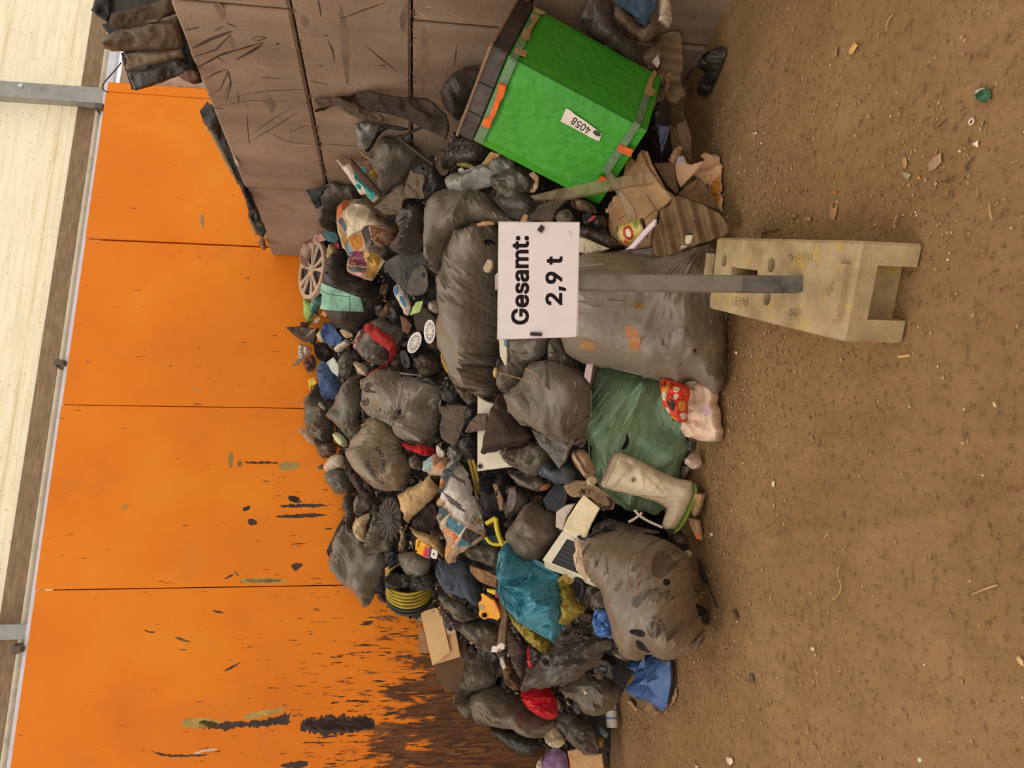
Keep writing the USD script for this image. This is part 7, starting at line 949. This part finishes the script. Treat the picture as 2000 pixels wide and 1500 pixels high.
for (q, c_, lab, nm, ct) in (('S 1676,880 1720,856 1720,902', (228,208,180), 'small white triangular shard on the dirt floor', 'plastic_shard', 'shard'), ('S 930,332 936,290 965,260 988,275 952,328', (222,172,92), 'yellow curved shard on the dirt floor', 'plastic_shard', 'shard'), ('S 822,330 860,282 858,340 830,356', (150,116,76), 'brown dry leaf beside the yellow curved shard', 'dry_leaf', 'leaf'),
    ('S 1412,1002 1452,952 1492,930 1497,990 1452,1032 1420,1046', (166,130,96), 'notched brown card piece on the dirt floor', 'card_piece', 'card'), ('S 1262,952 1282,960 1288,1002 1270,1034 1258,1000', (176,136,84), 'narrow curled tan leaf left of the notched card piece', 'dry_leaf', 'leaf'), ('S 1240,1040 1280,1050 1312,1062 1290,1102 1262,1076', (158,140,104), 'pale grey flake below the narrow curled leaf', 'flake', 'flake'),
    ('S 812,1290 826,1232 836,1270 862,1252 852,1312 840,1348 812,1332', (166,122,80), 'crinkled brown leaf near the fence foot', 'dry_leaf', 'leaf'), ('S 1345,1078 1368,1076 1362,1096 1350,1096', (196,134,72), 'tiny orange flake beside the grey flake', 'flake', 'flake'), ('S 832,1166 858,1168 850,1184 832,1180', (206,112,52), 'tiny orange chip left of the fence foot', 'chip', 'chip'), ('S 352,806 370,806 368,820 354,820', (228,208,170), 'tiny cream pebble near the wet paper', 'pebble', 'pebble'),
    ('S 666,1326 698,1328 696,1350 664,1348', (176,136,96), 'square tan chip beside the fence foot', 'chip', 'chip'), ('S 574,1308 604,1306 606,1328 578,1328', (146,116,84), 'grey brown chip beside the square tan chip', 'chip', 'chip'), ('T 1228,106 1304,98 1302,114 1228,124', (206,160,100), 'pale wood splinter near the front of the fence foot', 'wood_splinter', 'splinter'), ('T 1804,396 1818,386 1832,420 1822,424', (214,180,132), 'pale curled splinter at the right of the floor', 'wood_splinter', 'splinter'),
    ('T 236,78 252,84 246,104 236,96', (226,204,170), 'white chip beside the biggest bag', 'chip', 'chip'), ('T 1612,634 1634,636 1626,654 1616,648', (196,148,100), 'small tan flake in the middle of the floor', 'flake', 'flake'), ('T 462,872 480,874 474,912 464,904', (226,202,164), 'small cream chip on the floor in line with the boot', 'chip', 'chip'), ('T 84,1190 100,1190 100,1208 86,1208', (232,206,172), 'round cream pebble near the boot toe', 'pebble', 'pebble'),
    ('W 66,866 86,868 116,910 106,924 86,912', (172,134,92), 'tan almond shaped leaf on the floor below the brown bag', 'dry_leaf', 'leaf'), ('W 548,1146 574,1150 578,1172 566,1188 552,1172', (226,204,170), 'white chip at the bottom left of the floor', 'chip', 'chip'), ('W 656,740 674,736 680,786 668,786', (98,82,62), 'dark grey stone in the ridge of loose dirt', 'stone', 'stone'), ('W 1958,660 1976,652 1996,676 2000,708 1976,690', (214,170,120), 'torn tan paper at the near edge of the floor', 'paper', 'paper'),
    ('W 1480,1146 1496,1144 1500,1170 1484,1172', (206,202,150), 'pale green chip at the end of the dirt ridge', 'chip', 'chip'), ('W 958,608 976,610 976,626 962,628', (216,192,160), 'white flake in the middle of the left floor', 'flake', 'flake'), ('W 572,430 590,428 606,470 596,476', (84,54,34), 'dark red brown leaf near the feather', 'dry_leaf', 'leaf'), ('W 390,1182 412,1192 400,1200', (220,196,160), 'white chip at the very bottom left of the floor', 'chip', 'chip')):
    sheet(nm, lab, ct, q, cd(c_, amt=.15), .0035, g_(.005), wr=0, bend=.06, jit=.01)
for (q, lab, r_) in (('S 1158,186 1175,130 1198,88', 'straw stem lying at the upper right of the floor', .0022), ('S 400,1424 450,1410 506,1400', 'thin dark twig beside the fence foot', .003), ('S 1646,1042 1668,1000 1692,962', 'reddish twig right of the notched card piece', .0022), ('S 1496,1108 1540,1102 1574,1078', 'curved tan stem below the reddish twig', .0022), ('S 1790,1240 1800,1300 1806,1340', 'pale root fibre at the right edge of the floor', .002), ('S 1210,1392 1216,1350 1226,1314', 'short straw in front of the fence foot side', .002), ('S 1480,776 1505,755 1528,728', 'short brown twig near the white ring', .002),
    ('W 1064,374 1100,350 1110,310 1098,270 1096,216', 'fine curled root fibre in the middle of the left floor', .0016), ('W 1748,352 1810,328 1870,306', 'long thin straw at the lower right of the floor', .002), ('W 978,704 986,724 996,744', 'short pale straw near the dirt ridge', .0018), ('T 702,594 710,612 718,630', 'short cream straw in line with the green bag', .002), ('T 780,1228 794,1210 808,1196', 'short straw in the dirt ridge', .002)):
    t = Thing('straw', lab, 'straw'); p_ = onplane(P(q), (0, 0, .005), UP); p_[1:-1, 2] += .003; t.add('straw', tube(p_, r_, 6, 2), M('rough', (96,66,42) if 'twig' in lab else (190,148,94)), 40)
t = Thing('plastic_ring', 'tiny white plastic ring on the dirt floor', 'ring'); cc = onplane(P('S 1678,742'), (0, 0, .004), UP)[0]; t.add('ring', tube([cc + .0065 * np.array([math.cos(a), math.sin(a), 0]) for a in np.linspace(0, 2 * math.pi, 16)], .0018, 6, 2), M('solid', (226,206,176), .5), 40)
# ------------------------------------------------------------------ torn rubber over the top of the concrete wall
t = Thing('rubber_curtain', 'torn dark rubber curtain hanging over the top of the concrete wall', 'rubber curtain'); ro_ = onc(P('N 900,150'), .16)[0]; rn_ = unit([-.45, -.85, -.12])
def fold(q, mat, lift, T, wr, sd, bend=.08, part='fold'):
    s = Soft(Frame(px(q).mean(0), onplane(px(q).mean(0)[None], ro_ + rn_ * lift, rn_)[0], rn_), q, T, Tb=.004, edge=.012, smooth=0, jit=.012, cr=10, wr=wr, seed=sd, res=.008, mid=lambda p, L: bend * L * 2 * (nz(p, sd + 3, .5 * L) - .5)); v = np.vstack([s.fr.w(s.f2, s.h)]); t.add(part, s.mesh, mat, 50)
fold('N 445,50 480,-40 832,-40 900,170 978,362 985,405 930,405 870,372 640,440 620,352 592,292 602,256 512,236 505,196 530,160 500,122 530,106', M('film', (34,27,22), .55, amt=.4), 0, .01, .05, 501)
fold('N 445,50 500,-40 545,-40 545,62 530,112 480,82', BLACK, .03, .012, .06, 502); fold('N 540,62 700,30 832,-20 862,60 770,120 690,122 560,142 530,112', rub2, .05, .012, .07, 503, .12); fold('N 510,186 560,150 690,130 740,108 862,100 882,162 892,216 880,242 700,242 600,252 540,252 510,226', lea, .08, .03, .08, 504, .12)
fold('N 602,262 750,250 882,240 902,282 800,302 700,322 608,348 620,292', M('film', (104,82,58), .55, amt=.4), .10, .014, .06, 505, .1); fold('N 620,352 740,332 862,280 962,352 870,372 740,422 660,442', M('film', (46,37,29), .45, amt=.4), .12, .02, .04, 506); fold('N 868,320 962,352 968,385 930,406 880,382', M('film', (112,72,46), .5, amt=.3), .13, .012, .06, 507); fold('N 690,124 860,100 880,60 790,90 720,100', M('film', (92,70,50), .55), .10, .014, .08, 508); fold('N 590,256 620,262 625,288 600,292', rub, .09, .01, .05, 509)
t = Thing('wire', 'thin wire sprouting from the torn rubber curtain', 'wire'); t.add('wire', tube(onplane(P('N 592,305 560,345 512,400 500,424 530,452'), ro_ + rn_ * .05, rn_), .0028, 6, 3), rd, 40)
t = Thing('rubber_strip', 'ragged black rubber strip squeezed along the top edge of the concrete wall', 'rubber strip'); ro2 = onc(P('N 1120,850'), .06)[0]; rn2 = unit([-.5, -.8, -.1]); ro_, rn_ = ro2, rn2
fold('N 978,540 1010,496 1040,515 1075,560 1090,602 1118,682 1160,762 1206,892 1254,1012 1300,1132 1286,1162 1250,1142 1215,1072 1208,1010 1170,902 1120,802 1050,662 985,572', M('film', (26,21,17), .5, amt=.3), 0, .015, .06, 520, .04, 'strip'); fold('N 985,572 1050,662 1120,802 1172,905 1160,900 1105,805 1040,680 990,590', M('film', (150,122,84), .5), .02, .006, .02, 521, .02, 'pale_edge'); fold('N 1210,1040 1240,1090 1262,1140 1248,1150 1216,1080', M('film', (122,94,62), .5), .03, .008, .03, 522, .04, 'pale_edge')
soft('mortar_clump', 'tan clump of mortar and rag at the left end of the wall top', 'clump', 'N 1255,1165 1290,1148 1304,1222 1276,1218', M('rough', (150,118,82)), .04, onc(P('N 1280,1190'), -.02)[0], 'clump', wr=.1, n=[-.4, -.9, 0]); soft('white_flake', 'white peeling flake on the edge of the concrete wall', 'flake', 'N 1135,750 1165,790 1170,812 1150,806', cd((206,184,158)), .006, onc(P('N 1150,790'), -.01)[0], 'flake', wr=.05, n=-NC)

sheet('torn_board', 'brown soggy torn board layer between the corrugated sheet and the peach paper', 'board', 'F 1200,600 1300,520 1420,430 1500,520 1580,640 1620,760 1450,690 1300,640 1225,612', M('rough', (118,86,56)), .006, .07, wr=.06, bend=.06, jit=.012); sheet('torn_board', 'brown soggy torn board layer behind the wavy sheet', 'board', 'M 1380,480 1440,420 1530,520 1540,700 1560,840 1500,900 1450,860 1420,700', M('rough', (112,84,56)), .006, .05, wr=.06, bend=.06, jit=.012)

for t in THINGS: t.flush()
